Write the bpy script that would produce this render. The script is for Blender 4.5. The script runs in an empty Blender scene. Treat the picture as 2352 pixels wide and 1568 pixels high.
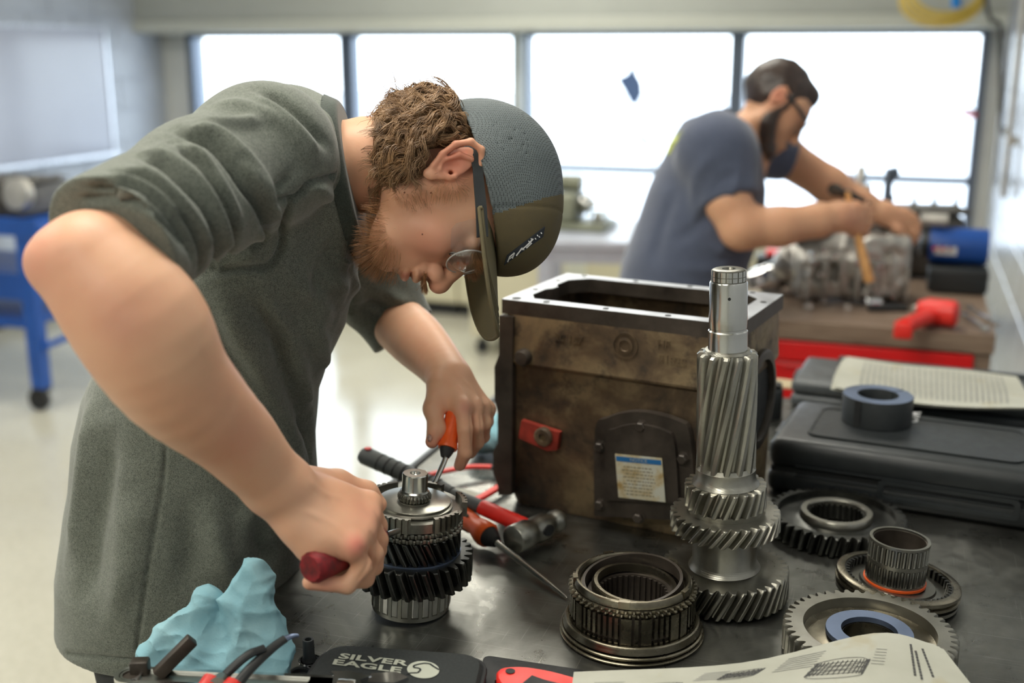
import bpy, bmesh, math, random
import numpy as np
from mathutils import Vector, Matrix, noise
from mathutils.bvhtree import BVHTree
random.seed(7); rng = np.random.default_rng(7)
R_ = math.radians
# ------------------------------------------------------------------ camera, world, light
FPX = 2600.0; PITCH = R_(14.4); HEAD = R_(19.0); EYE = 1.58
SC = bpy.context.scene; COL = SC.collection
cam_d = bpy.data.cameras.new('camera'); cam = bpy.data.objects.new('camera', cam_d); COL.objects.link(cam)
cam.location = (0, 0, EYE); cam.rotation_euler = (math.pi/2 - PITCH, 0, HEAD)
cam_d.sensor_width = 36.0; cam_d.lens = FPX/2352*36.0; cam_d.clip_start = 0.05; cam_d.clip_end = 200
cam_d.dof.use_dof = True; cam_d.dof.focus_distance = 1.34; cam_d.dof.aperture_fstop = 2.5
SC.camera = cam
SC.view_settings.view_transform = 'Standard'; SC.view_settings.look = 'None'
SC.view_settings.gamma = 1.0; SC.view_settings.use_curve_mapping = False
SC.view_settings.exposure = 0.0
SC.cycles.use_denoising = True
SC.cycles.max_bounces = 8; SC.cycles.diffuse_bounces = 4; SC.cycles.glossy_bounces = 4
SC.cycles.transparent_max_bounces = 12; SC.cycles.caustics_reflective = False; SC.cycles.caustics_refractive = False
SC.cycles.sample_clamp_indirect = 6.0
world = bpy.data.worlds.new('world'); SC.world = world; world.use_nodes = True
bgn = world.node_tree.nodes['Background']; bgn.inputs[0].default_value = (0.80, 0.90, 1.0, 1); bgn.inputs[1].default_value = 6.5

def area(name, loc, rot, sx, sy, power, color, portal=False):
    d = bpy.data.lights.new(name, 'AREA'); d.shape = 'RECTANGLE'; d.size = sx; d.size_y = sy
    d.energy = power; d.color = color
    if portal: d.cycles.is_portal = True
    o = bpy.data.objects.new(name, d); COL.objects.link(o); o.location = loc; o.rotation_euler = rot
    return o
WALLR, WALLL, WALLB, WALLF, CEIL = 0.46, -4.95, 6.9, -3.2, 3.0
for i, (lx, ly) in enumerate([(-0.9, 1.2), (-3.2, 1.2), (-0.9, 3.6), (-3.2, 3.6), (-0.9, -1.0), (-3.2, -1.0), (-2.0, 5.6)]):
    area('ceiling_lamp', (lx, ly, CEIL-0.06), (0, 0, 0), 1.2, 0.6, 29, (1.0, 0.96, 0.86))
area('window_portal', (-2.2, WALLB+0.05, 1.15), (R_(-90), 0, 0), 5.2, 1.6, 1, (1, 1, 1), True)

# ------------------------------------------------------------------ picture <-> place
cp, sp = math.cos(PITCH), math.sin(PITCH); ch, sh = math.cos(HEAD), math.sin(HEAD)
RT = np.array([ch, sh, 0.0]); FWD = np.array([-sh, ch, 0.0]); ZU = np.array([0, 0, 1.0])
CF = cp*FWD - sp*ZU; CU = sp*FWD + cp*ZU; CAM = np.array([0, 0, EYE])
def ray(px, py): return CF + (px-1176)/FPX*RT - (py-784)/FPX*CU
def P(px, py, d):
    r = ray(px, py); return CAM + r*(d/float(r@FWD))
def G(px, py, z=0.9):
    r = ray(px, py); return CAM + r*((z-EYE)/r[2])
def Dd(p): return float((np.asarray(p)-CAM)@FWD)
def mpp(p): return float((np.asarray(p)-CAM)@CF)/FPX       # metres per pixel at p
def pix(p):
    q = np.asarray(p)-CAM; s = q@CF; return (1176+FPX*(q@RT)/s, 784-FPX*(q@CU)/s)

# ------------------------------------------------------------------ objects
def V3(p): return Vector((float(p[0]), float(p[1]), float(p[2])))
def tagp(o, label=None, cat=None, group=None, kind=None):
    if label: o['label'] = label
    if cat: o['category'] = cat
    if group: o['group'] = group
    if kind: o['kind'] = kind
    return o
def thing(name, label, cat, loc, group=None):
    o = bpy.data.objects.new(name, None); COL.objects.link(o); o.location = V3(loc); o.empty_display_size = 0.05
    return tagp(o, label, cat, group)
def wloc(o):
    p = np.array(o.location, float)
    while o.parent is not None: o = o.parent; p = p + np.array(o.location, float)
    return p
def mkmesh(name, V, F, smooth=35):
    me = bpy.data.meshes.new(name); V = np.asarray(V, float)
    me.from_pydata(V.tolist(), [], [list(map(int, f)) for f in F]) if not isinstance(F, np.ndarray) else fast_mesh(me, V, F)
    me.validate(); me.update()
    if smooth:
        me.polygons.foreach_set('use_smooth', [True]*len(me.polygons))
        if smooth < 180:
            try: me.set_sharp_from_angle(angle=R_(smooth))
            except Exception: pass
    return me
def fast_mesh(me, V, F):
    n, k = F.shape
    me.vertices.add(len(V)); me.vertices.foreach_set('co', V.astype(np.float32).ravel())
    me.loops.add(n*k); me.loops.foreach_set('vertex_index', F.astype(np.int32).ravel())
    me.polygons.add(n); me.polygons.foreach_set('loop_start', np.arange(0, n*k, k, dtype=np.int32))
    me.update(calc_edges=True)
def obj(name, mb, mat, parent=None, smooth=35, loc=None, **tags):
    """mesh from world-space verts; parent or loc gives the origin"""
    V, F = (mb.V, mb.F) if isinstance(mb, MB) else mb
    V = np.asarray(V, float).reshape(-1, 3)
    org = wloc(parent) if parent is not None else (np.asarray(loc, float) if loc is not None else np.array([V[:, 0].mean(), V[:, 1].mean(), V[:, 2].min()]))
    me = mkmesh(name, V-org, F, smooth)
    o = bpy.data.objects.new(name, me); COL.objects.link(o)
    if mat is not None:
        for m in (mat if isinstance(mat, (list, tuple)) else [mat]): me.materials.append(m)
    if isinstance(mb, MB) and mb.mi and len(mb.mi) == len(me.polygons): me.polygons.foreach_set('material_index', mb.mi)
    if parent is not None: o.parent = parent
    else: o.location = V3(org)
    return tagp(o, **tags)
def copyo(o, parent, loc=None, rot=None):
    c = o.copy(); COL.objects.link(c); c.parent = parent
    if loc is not None: c.location = loc
    if rot is not None: c.rotation_euler = rot
    return c
def dup(root, loc, rotz=None, label=None):
    r = root.copy(); COL.objects.link(r); r.location = V3(loc)
    if rotz is not None: r.rotation_euler = (0, 0, rotz)
    if label: r['label'] = label
    for chd in list(root.children):
        c = chd.copy(); COL.objects.link(c); c.parent = r
        for g in chd.children:
            e = g.copy(); COL.objects.link(e); e.parent = c
    return r

def frame(x, y=None, z=None, o=(0, 0, 0)):
    """4x4 with given axes as columns (x and z given, or x and y)"""
    x = np.asarray(x, float); x = x/np.linalg.norm(x)
    if z is not None:
        z = np.asarray(z, float); z = z-(z@x)*x; z /= np.linalg.norm(z); y = np.cross(z, x)
    else:
        y = np.asarray(y, float); y = y-(y@x)*x; y /= np.linalg.norm(y); z = np.cross(x, y)
    M = np.eye(4); M[:3, 0] = x; M[:3, 1] = y; M[:3, 2] = z; M[:3, 3] = o
    return M
def axis_frame(a, b, up=(0, 0, 1)):
    """z runs from a to b"""
    z = np.asarray(b, float)-np.asarray(a, float); z /= np.linalg.norm(z)
    up = np.asarray(up, float)
    if abs(up@z) > 0.95: up = np.array([1.0, 0, 0])
    x = np.cross(up, z); x /= np.linalg.norm(x); y = np.cross(z, x)
    M = np.eye(4); M[:3, 0] = x; M[:3, 1] = y; M[:3, 2] = z; M[:3, 3] = a
    return M
def T(p, rz=0.0, tilt=None):
    M = np.eye(4); c, s = math.cos(rz), math.sin(rz); M[0, 0] = c; M[0, 1] = -s; M[1, 0] = s; M[1, 1] = c
    if tilt is not None:
        ax, an = tilt; Rm = np.array(Matrix.Rotation(an, 4, Vector(ax))); M = Rm @ M
    M[:3, 3] = p
    return M

class MB:
    def __init__(s): s.V = []; s.F = []; s.mi = []; s.M = None; s.cur = 0
    def add(s, V, F, M=None, mi=None):
        V = np.asarray(V, float).reshape(-1, 3)
        if M is not None: V = V@M[:3, :3].T+M[:3, 3]
        n = len(s.V); s.V.extend(V.tolist()); s.F.extend([[int(i)+n for i in f] for f in F]); s.mi.extend([s.cur if mi is None else mi]*len(F))
        return s
    def box(s, c, h, M=None, bev=0.0, mi=None, seg=2):
        bm = bmesh.new(); bmesh.ops.create_cube(bm, size=1.0)
        for v in bm.verts: v.co = Vector((v.co.x*2*h[0]+c[0], v.co.y*2*h[1]+c[1], v.co.z*2*h[2]+c[2]))
        if bev > 0: bmesh.ops.bevel(bm, geom=bm.edges[:], offset=bev, segments=seg, affect='EDGES', profile=0.5)
        bm.verts.ensure_lookup_table(); V = [v.co[:] for v in bm.verts]; F = [[v.index for v in f.verts] for f in bm.faces]; bm.free()
        return s.add(V, F, M, mi)
    def lathe(s, prof, n=48, M=None, closed=False, mi=None, a0=0, a1=2*math.pi):
        full = abs(a1-a0-2*math.pi) < 1e-6; m = n if full else n+1
        an = a0+(a1-a0)*np.arange(m)/n; V = []; F = []
        for r, z in prof:
            V += [(r*math.cos(a), r*math.sin(a), z) for a in an]
        k = len(prof); rows = k if closed else k-1
        for i in range(rows):
            i2 = (i+1) % k
            for j in range(n if not full else m):
                if not full and j == n: continue
                j2 = (j+1) % m
                F.append((i*m+j, i*m+j2, i2*m+j2, i2*m+j))
        if not closed:
            if prof[0][0] > 1e-6 and full: F.append([j for j in range(m)][::-1])
            if prof[-1][0] > 1e-6 and full: F.append([(k-1)*m+j for j in range(m)])
        if not full and closed:
            F.append([i*m for i in range(k)]); F.append([i*m+n for i in range(k)][::-1])
        return s.add(V, F, M, mi)
    def tube(s, pts, rad, n=12, M=None, mi=None, cap=True, flat=1.0, up=(0, 0, 1)):
        pts = np.asarray(pts, float); K = len(pts); rad = np.broadcast_to(np.asarray(rad, float), (K,))
        tg = np.gradient(pts, axis=0); tg /= np.linalg.norm(tg, axis=1)[:, None]+1e-12
        u = np.asarray(up, float)
        if abs(u@tg[0]) > 0.9: u = np.array([1.0, 0.3, 0])
        x = np.cross(u, tg[0]); x /= np.linalg.norm(x); V = []
        for i in range(K):
            x = x-(x@tg[i])*tg[i]; x /= np.linalg.norm(x)+1e-12; y = np.cross(tg[i], x)
            for j in range(n):
                a = 2*math.pi*j/n; V.append(pts[i]+rad[i]*(math.cos(a)*x+math.sin(a)*flat*y))
        F = [(i*n+j, i*n+(j+1) % n, (i+1)*n+(j+1) % n, (i+1)*n+j) for i in range(K-1) for j in range(n)]
        if cap: F.append(list(range(n))[::-1]); F.append([(K-1)*n+j for j in range(n)])
        return s.add(V, F, M, mi)
    def prism(s, poly, z0, z1, M=None, mi=None):
        """closed polygon (CCW) in xy, extruded"""
        n = len(poly); V = [(x, y, z0) for x, y in poly]+[(x, y, z1) for x, y in poly]
        F = [(i, (i+1) % n, n+(i+1) % n, n+i) for i in range(n)]+[list(range(n))[::-1], list(range(n, 2*n))]
        return s.add(V, F, M, mi)
    def ring_prism(s, outer, inner, z0, z1, M=None, mi=None):
        """outer and inner loops with the same number of points"""
        n = len(outer); V = [(x, y, z0) for x, y in outer]+[(x, y, z0) for x, y in inner]+[(x, y, z1) for x, y in outer]+[(x, y, z1) for x, y in inner]
        F = []
        for i in range(n):
            j = (i+1) % n
            F += [(i, j, 2*n+j, 2*n+i), (n+j, n+i, 3*n+i, 3*n+j), (2*n+i, 2*n+j, 3*n+j, 3*n+i), (j, i, n+i, n+j)]
        return s.add(V, F, M, mi)
    def gear(s, nt, rt, rr, z0, z1, twist=0.0, bore=None, M=None, rows=6, cham=0.0012, tipw=0.36, rootw=0.86, mi=None, phase=0.0):
        """toothed rim; twist = rotation in radians from z0 to z1; bore = inner radius (open) or None"""
        pit = 2*math.pi/nt; pts = []
        rm = (rt+rr)/2
        for t in range(nt):
            a = t*pit+phase
            pts += [(rr, a-pit*0.5), (rr, a-pit*rootw/2), (rm, a-pit*(rootw+tipw)/4*0.96), (rt-cham*0.5, a-pit*tipw/2), (rt, a-pit*tipw*0.3), (rt, a+pit*tipw*0.3), (rt-cham*0.5, a+pit*tipw/2), (rm, a+pit*(rootw+tipw)/4*0.96), (rr, a+pit*rootw/2)]
        m = len(pts); zs = [z0, z0+cham]+[z0+cham+(z1-z0-2*cham)*i/rows for i in range(1, rows)]+[z1-cham, z1]
        V = []
        for k, z in enumerate(zs):
            tw = twist*(z-z0)/(z1-z0); e = cham if k in (0, len(zs)-1) else 0
            for r, a in pts:
                q = max(r-e, rr-cham*0.2); V.append((q*math.cos(a+tw), q*math.sin(a+tw), z))
        K = len(zs); F = [(k*m+j, k*m+(j+1) % m, (k+1)*m+(j+1) % m, (k+1)*m+j) for k in range(K-1) for j in range(m)]
        b = bore if bore else 0.0
        for zi, tw, rev in ((0, 0, True), (K-1, twist, False)):
            base = len(V); rb = max(b, 1e-5)
            V += [(rb*math.cos(a+tw), rb*math.sin(a+tw), zs[zi]) for r, a in pts]
            for j in range(m):
                j2 = (j+1) % m; f = (zi*m+j, zi*m+j2, base+j2, base+j); F.append(f[::-1] if rev else f)
        if bore:
            b0 = K*m; b1 = b0+m
            F += [(b0+(j+1) % m, b0+j, b1+j, b1+(j+1) % m) for j in range(m)]
        return s.add(V, F, M, mi)

def smoothpath(pts, n=8):
    """Catmull-Rom through points"""
    pts = np.asarray(pts, float); Q = np.vstack([2*pts[0]-pts[1], pts, 2*pts[-1]-pts[-2]]); out = []
    for i in range(1, len(Q)-2):
        for k in range(n):
            t = k/n; a, b, c, d = Q[i-1], Q[i], Q[i+1], Q[i+2]
            out.append(0.5*((2*b)+(-a+c)*t+(2*a-5*b+4*c-d)*t*t+(-a+3*b-3*c+d)*t**3))
    out.append(Q[-2]); return np.array(out)
def rrect(w, h, r, n=5):
    out = []
    for cx, cy, a0 in ((w-r, h-r, 0), (-w+r, h-r, 90), (-w+r, -h+r, 180), (w-r, -h+r, 270)):
        for k in range(n+1):
            a = R_(a0+90*k/n); out.append((cx+r*math.cos(a), cy+r*math.sin(a)))
    return out
def textmesh(txt, size, depth=0.0, bold=0.0, shear=0.0, align='CENTER'):
    cu = bpy.data.curves.new('lettering', 'FONT'); cu.body = txt; cu.size = size; cu.extrude = depth; cu.offset = bold; cu.shear = shear
    cu.align_x = align; cu.align_y = 'CENTER'; cu.resolution_u = 3
    o = bpy.data.objects.new('lettering', cu); COL.objects.link(o); dg = bpy.context.evaluated_depsgraph_get()
    me = bpy.data.meshes.new_from_object(o.evaluated_get(dg)); V = np.array([v.co[:] for v in me.vertices]); F = [list(p.vertices) for p in me.polygons]
    bpy.data.objects.remove(o); bpy.data.curves.remove(cu); bpy.data.meshes.remove(me)
    return V, F

# ------------------------------------------------------------------ materials
class NT:
    def __init__(s, name):
        s.m = bpy.data.materials.new(name); s.m.use_nodes = True; s.t = s.m.node_tree; s.t.nodes.clear()
        s.out = s.n('ShaderNodeOutputMaterial'); s.b = s.n('ShaderNodeBsdfPrincipled'); s.l(s.b.outputs[0], s.out.inputs[0])
        s.tc = s.n('ShaderNodeTexCoord')
    def n(s, typ, **kw):
        nd = s.t.nodes.new(typ)
        for k, v in kw.items():
            if hasattr(nd, k) and not k[0].isupper(): setattr(nd, k, v)
            else: nd.inputs[k.replace('_', ' ')].default_value = v
        return nd
    def l(s, a, b): s.t.links.new(a, b)
    def set(s, **kw):
        for k, v in kw.items():
            k = k.replace('_', ' ')
            if isinstance(v, bpy.types.NodeSocket): s.l(v, s.b.inputs[k])
            else: s.b.inputs[k].default_value = v
        return s
    def noise(s, scale, detail=4, rough=0.6, vec=None, dist=0.0):
        nd = s.n('ShaderNodeTexNoise'); nd.inputs['Scale'].default_value = scale; nd.inputs['Detail'].default_value = detail
        nd.inputs['Roughness'].default_value = rough; nd.inputs['Distortion'].default_value = dist
        s.l(vec if vec is not None else s.tc.outputs['Object'], nd.inputs['Vector']); return nd
    def ramp(s, fac, stops, interp='LINEAR'):
        nd = s.n('ShaderNodeValToRGB'); nd.color_ramp.interpolation = interp; e = nd.color_ramp.elements
        while len(e) < len(stops): e.new(0.5)
        for i, (p, c) in enumerate(stops): e[i].position = p; e[i].color = tuple(c)+(1,) if len(c) == 3 else c
        s.l(fac, nd.inputs[0]); return nd.outputs[0]
    def mix(s, fac, a, b, mode='MIX'):
        nd = s.n('ShaderNodeMix', data_type='RGBA', blend_type=mode)
        for i, v in ((0, fac), (6, a), (7, b)):
            if isinstance(v, bpy.types.NodeSocket): s.l(v, nd.inputs[i])
            else: nd.inputs[i].default_value = (tuple(v)+(1,)) if isinstance(v, tuple) and len(v) == 3 else v
        return nd.outputs[2]
    def map(s, scale=(1, 1, 1), rot=(0, 0, 0), src='Object'):
        nd = s.n('ShaderNodeMapping'); nd.inputs['Scale'].default_value = scale; nd.inputs['Rotation'].default_value = rot
        s.l(s.tc.outputs[src], nd.inputs[0]); return nd.outputs[0]
    def rng(s, v, a, b, c, d):
        nd = s.n('ShaderNodeMapRange'); s.l(v, nd.inputs[0])
        for i, x in enumerate((a, b, c, d)): nd.inputs[i+1].default_value = x
        return nd.outputs[0]
    def bump(s, h, strength=0.3, dist=0.002, normal=None):
        nd = s.n('ShaderNodeBump'); nd.inputs['Strength'].default_value = strength; nd.inputs['Distance'].default_value = dist
        s.l(h, nd.inputs['Height'])
        if normal is not None: s.l(normal, nd.inputs['Normal'])
        s.l(nd.outputs[0], s.b.inputs['Normal']); return nd.outputs[0]
def pm(name, col, rough=0.5, metal=0.0, var=0.15, scale=30, bump=0.0, bscale=None, **kw):
    m = NT(name); n = m.noise(scale, 5)
    c2 = tuple(max(0, x*(1-var)) for x in col); c1 = tuple(min(1, x*(1+var)) for x in col)
    m.set(Base_Color=m.ramp(n.outputs[0], [(0.3, c2), (0.7, c1)]), Metallic=metal, Roughness=m.rng(n.outputs[0], 0.25, 0.75, max(0.02, rough*0.8), min(1, rough*1.2)), **kw)
    if bump: m.bump(m.noise(bscale or scale*4, 4).outputs[0], bump, 0.001)
    return m.m
# ------------------------------------------------------------------ smooth bodies from blended solids (surface nets on a sparse grid)
class Prim:
    def __init__(s, f, k=0.0, op='+'): s.f = f; s.k = k; s.op = op
def smin(a, b, k):
    if k <= 0: return np.minimum(a, b)
    h = np.clip(0.5+0.5*(b-a)/k, 0, 1); return b+(a-b)*h-k*h*(1-h)
def smax(a, b, k): return -smin(-a, -b, k)
def f_sph(c, r): c = np.asarray(c); return lambda p: np.sqrt(((p-c)**2).sum(-1))-r
def f_cap(a, b, ra, rb):
    a = np.asarray(a, float); b = np.asarray(b, float); ab = b-a; L = float(ab@ab)+1e-12
    def f(p):
        q = p-a; t = np.clip((q@ab)/L, 0, 1); d = q-t[..., None]*ab
        return np.sqrt((d*d).sum(-1))-(ra+(rb-ra)*t)
    return f
def f_ell(c, r, M=None):
    c = np.asarray(c, float); r = np.asarray(r, float); Rm = np.eye(3) if M is None else np.asarray(M, float)   # columns = axes
    def f(p):
        q = (p-c)@Rm; k0 = np.sqrt(((q/r)**2).sum(-1)); k1 = np.sqrt(((q/(r*r))**2).sum(-1))+1e-9
        return k0*(k0-1)/k1
    return f
def f_box(c, h, M=None, r=0.0):
    c = np.asarray(c, float); h = np.asarray(h, float)-r; Rm = np.eye(3) if M is None else np.asarray(M, float)
    def f(p):
        q = np.abs((p-c)@Rm)-h; return np.sqrt((np.maximum(q, 0)**2).sum(-1))+np.minimum(q.max(-1), 0)-r
    return f
def f_plane(c, n): c = np.asarray(c, float); n = np.asarray(n, float); n = n/np.linalg.norm(n); return lambda p: (p-c)@n
def f_torus(c, n, R, r, ax=None, flat=1.0):
    c = np.asarray(c, float); n = np.asarray(n, float)/np.linalg.norm(n)
    def f(p):
        q = p-c; h = q@n; rad = np.sqrt(np.maximum((q*q).sum(-1)-h*h, 0)); return (np.sqrt((rad-R)**2+(h/flat)**2)-r)*min(1, flat)
    return f
def f_loft(st, RX, RY, ez=None):
    """st: list of (z, cx, cy, ax, ay) along world z; cross-sections are ellipses with axes RX, RY (horizontal)"""
    st = np.array(sorted(st)); z = st[:, 0]
    def f(p):
        zz = np.clip(p[..., 2], z[0], z[-1]); cx, cy, ax, ay = [np.interp(zz, z, st[:, i]) for i in (1, 2, 3, 4)]
        u = p@RX-cx; v = p@RY-cy; k0 = np.sqrt((u/ax)**2+(v/ay)**2); k1 = np.sqrt((u/ax**2)**2+(v/ay**2)**2)+1e-9
        d = k0*(k0-1)/k1; over = np.maximum(np.maximum(z[0]-p[..., 2], p[..., 2]-z[-1]), -0.02)
        return np.where(over > 0, np.sqrt(np.maximum(d, 0)**2+over**2)+np.minimum(np.maximum(d, over), 0), np.maximum(d, over))
    return f
def chain(pts, rads, k=0.01, op='+'):
    return [Prim(f_cap(pts[i], pts[i+1], rads[i], rads[i+1]), k, op) for i in range(len(pts)-1)]
def sdf_eval(prims, p):
    d = None
    for pr in prims:
        e = pr.f(p)
        if d is None: d = e
        elif pr.op == '+': d = smin(d, e, pr.k)
        elif pr.op == '-': d = smax(d, -e, pr.k)
        else: d = smax(d, e, pr.k)
    return d
def sdf_mesh(prims, lo, hi, h, B=24, slack=1.5):
    lo = np.asarray(lo, float); hi = np.asarray(hi, float); nb = np.ceil((hi-lo)/(h*B)).astype(int)
    gi = np.stack(np.meshgrid(*[np.arange(n) for n in nb], indexing='ij'), -1).reshape(-1, 3)
    cen = lo+(gi+0.5)*B*h; half = B*h*0.5*math.sqrt(3)
    each = np.stack([pr.f(cen) for pr in prims]); tot = sdf_eval(prims, cen)
    act = np.abs(tot) < half*slack+0.004
    dims = nb*B+2; keyf = lambda c: (c[..., 0]*dims[1]+c[..., 1])*dims[2]+c[..., 2]
    VK = []; VP = []; QK = []
    ax = np.arange(B+2)
    loc = np.stack(np.meshgrid(ax, ax, ax, indexing='ij'), -1)
    for bi in np.nonzero(act)[0]:
        o = gi[bi]*B; use = []
        for i, pr in enumerate(prims):
            if i == 0 or pr.op == '*': use.append(pr); continue
            m = half*2*1.3+pr.k
            if pr.op == '+' and each[i, bi]-abs(tot[bi]) < m+0.01: use.append(pr)
            elif pr.op == '-' and each[i, bi] < m: use.append(pr)
        p = (lo+(loc+o)*h); d = sdf_eval(use, p.reshape(-1, 3)).reshape(B+2, B+2, B+2); s = d < 0
        if s.all() or not s.any(): continue
        # cells in [0,B+1): vertices ; keep those owned plus one ring is owned by neighbours
        acc = np.zeros((B, B, B, 3)); cnt = np.zeros((B, B, B))
        C = slice(0, B)
        for axn in range(3):
            for a in (0, 1):
                for b in (0, 1):
                    off0 = [0, 0, 0]; o2 = [i for i in range(3) if i != axn]; off0[o2[0]] = a; off0[o2[1]] = b
                    off1 = list(off0); off1[axn] = 1
                    d0 = d[off0[0]:off0[0]+B, off0[1]:off0[1]+B, off0[2]:off0[2]+B]; d1 = d[off1[0]:off1[0]+B, off1[1]:off1[1]+B, off1[2]:off1[2]+B]
                    cr = (d0 < 0) != (d1 < 0); t = np.where(cr, d0/np.where(cr, d0-d1, 1), 0)
                    for q in range(3):
                        acc[..., q] += np.where(cr, off0[q]+(t if q == axn else 0), 0)
                    cnt += cr
        idx = np.nonzero(cnt > 0); c = np.stack(idx, -1)
        VK.append(keyf(c+o)); VP.append(lo+(c+o+acc[idx]/cnt[idx][:, None])*h)
        for axn in range(3):     # quads for edges that start in this block
            sl1 = [slice(0, B)]*3; sl2 = list(sl1); sl2[axn] = slice(1, B+1)
            s0 = s[tuple(sl1)]; s1 = s[tuple(sl2)]; e = np.stack(np.nonzero(s0 != s1), -1)
            if not len(e): continue
            inside = s0[tuple(e.T)]; g = e+o; u = (axn+1) % 3; v = (axn+2) % 3
            q = []
            for du, dv in ((0, 0), (-1, 0), (-1, -1), (0, -1)):
                c2 = g.copy(); c2[:, u] += du; c2[:, v] += dv; q.append(keyf(c2))
            q = np.stack(q, -1); q[~inside] = q[~inside][:, ::-1]; QK.append(q)
    VK = np.concatenate(VK); VP = np.concatenate(VP); QK = np.concatenate(QK)
    od = np.argsort(VK); VK = VK[od]; VP = VP[od]
    ix = np.searchsorted(VK, QK); ix[ix >= len(VK)] = 0; ok = (VK[ix] == QK).all(1)
    F = ix[ok]
    used = np.unique(F); mp = np.full(len(VP), -1); mp[used] = np.arange(len(used)); return VP[used], mp[F]
def vnormals(V, F):
    a = V[F[:, 2]]-V[F[:, 0]]; b = V[F[:, 3]]-V[F[:, 1]]; n = np.cross(a, b); N = np.zeros_like(V)
    for i in range(4): np.add.at(N, F[:, i], n)
    return N/(np.linalg.norm(N, axis=1)[:, None]+1e-12)
def relax(V, F, it=1, lam=0.5):
    for _ in range(it):
        S = np.zeros_like(V); c = np.zeros(len(V))
        for a, b in ((0, 1), (1, 2), (2, 3), (3, 0)):
            np.add.at(S, F[:, a], V[F[:, b]]); np.add.at(S, F[:, b], V[F[:, a]]); np.add.at(c, F[:, a], 1); np.add.at(c, F[:, b], 1)
        V = V*(1-lam)+lam*S/c[:, None]
    return V
def seg_dist(V, path):
    """distance to a polyline"""
    D = np.full(len(V), 9.0)
    lo = path.min(0)-0.08; hi = path.max(0)+0.08; m = np.nonzero(((V > lo) & (V < hi)).all(1))[0]; W = V[m]; best = np.full(len(m), 9.0)
    for i in range(len(path)-1):
        a = path[i]; ab = path[i+1]-a; t = np.clip(((W-a)@ab)/(ab@ab+1e-12), 0, 1); best = np.minimum(best, np.linalg.norm(W-a-t[:, None]*ab, axis=1))
    D[m] = best; return D
def onto(V, F, pts, n=6):
    """curve sketched from the camera position and laid on the surface"""
    bv = BVHTree.FromPolygons(V.tolist(), F.tolist()); out = []
    dd = smoothpath(np.array([(x, y, 0) for x, y in pts]), n)[:, :2]
    for x, y in dd:
        r = ray(x, y); r = r/np.linalg.norm(r); h = bv.ray_cast(V3(CAM), V3(r))
        if h[0] is not None: out.append(np.array(h[0]))
    return np.array(out)
def wob(V, sc, seed=0, octv=2):
    """cheap smooth noise: a few random sine products"""
    r = np.random.default_rng(seed); out = np.zeros(len(V)); a = 1.0
    for o in range(octv):
        for k in range(5):
            d = r.normal(size=3); d /= np.linalg.norm(d); e = r.normal(size=3); e /= np.linalg.norm(e)
            out += a*np.sin(V@d*sc*5.2+r.uniform(0, 6.28)+1.3*np.sin(V@e*sc*3.1+r.uniform(0, 6.28)))/3.2
        a *= .5; sc *= 2.1
    return out
def fold(V, F, N, curves, bv=None, mask=None):
    """curves: (pts, width_m, height_m) raised (or sunk) along the sketched line"""
    bv = BVHTree.FromPolygons(V.tolist(), F.tolist()); disp = np.zeros(len(V))
    for pts, w, h in curves:
        dd = smoothpath(np.array([(x, y, 0) for x, y in pts]), 5)[:, :2]; out = []
        for x, y in dd:
            r = ray(x, y); r = r/np.linalg.norm(r); q = bv.ray_cast(V3(CAM), V3(r))
            if q[0] is not None: out.append(np.array(q[0]))
        if len(out) < 2: continue
        path = np.array(out); D = seg_dist(V, path)
        # taper at the ends
        e = np.minimum(np.linalg.norm(V-path[0], axis=1), np.linalg.norm(V-path[-1], axis=1)); tp = np.clip(e/(w*3), 0.15, 1)
        disp += h*np.exp(-(D/w)**2)*tp
    if mask is not None: disp = disp*mask(V)
    return V+N*disp[:, None]
def tint(o, rules, V):
    """real colour differences of the skin: (centre, radius, rgb, strength)"""
    me = o.data; a = me.color_attributes.new('tint', 'FLOAT_COLOR', 'POINT'); C = np.zeros((len(V), 4)); C[:, :3] = 0.5
    for c, r, rgb, s in rules:
        w = s*np.exp(-(np.linalg.norm((V-np.asarray(c)), axis=1)/r)**2) if np.ndim(r) == 0 else s*np.exp(-r)
        al = C[:, 3]; na = 1-(1-al)*(1-w); k = np.where(na > 1e-6, w/np.maximum(na, 1e-6), 0)[:, None]
        C[:, :3] = C[:, :3]*(1-k)+np.array(rgb)*k; C[:, 3] = na
    a.data.foreach_set('color', C.astype(np.float32).ravel())
M_ = {}
M_['wall'] = pm('painted_block', (0.62, 0.63, 0.60), 0.35, var=0.04, scale=6, bump=0.15, bscale=90)
M_['wall_blue'] = pm('cool_painted_block', (0.40, 0.44, 0.51), 0.35, var=.04, scale=6, bump=.15, bscale=90)
M_['wall_gloss'] = pm('glossy_painted_block', (0.36, 0.38, 0.41), 0.24, var=0.05, scale=5, bump=0.2, bscale=70)
M_['cream'] = pm('cream_paint', (0.62, 0.58, 0.42), 0.5, var=0.06, scale=4)
M_['valance'] = pm('valance_paint', (0.40, 0.42, 0.39), 0.5, var=0.04, scale=3)
M_['ceil'] = pm('ceiling_board', (0.72, 0.72, 0.68), 0.9, var=0.03, scale=8)
M_['mullion'] = pm('dark_anodised', (0.12, 0.15, 0.20), 0.35, metal=0.4, var=0.1)
M_['white_board'] = pm('white_enamel', (0.40, 0.43, 0.52), 0.16, var=0.03, scale=2)
M_['blue'] = pm('blue_enamel', (0.012, 0.08, 0.36), 0.35, var=0.15, scale=8)
M_['red'] = pm('red_enamel', (0.72, 0.01, 0.012), 0.3, var=0.1, scale=6)
M_['redplastic'] = pm('red_plastic', (0.85, 0.035, 0.025), 0.4, var=0.08, scale=40)
M_['orange'] = pm('orange_plastic', (0.95, 0.13, 0.02), 0.35, var=0.08, scale=60)
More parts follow.
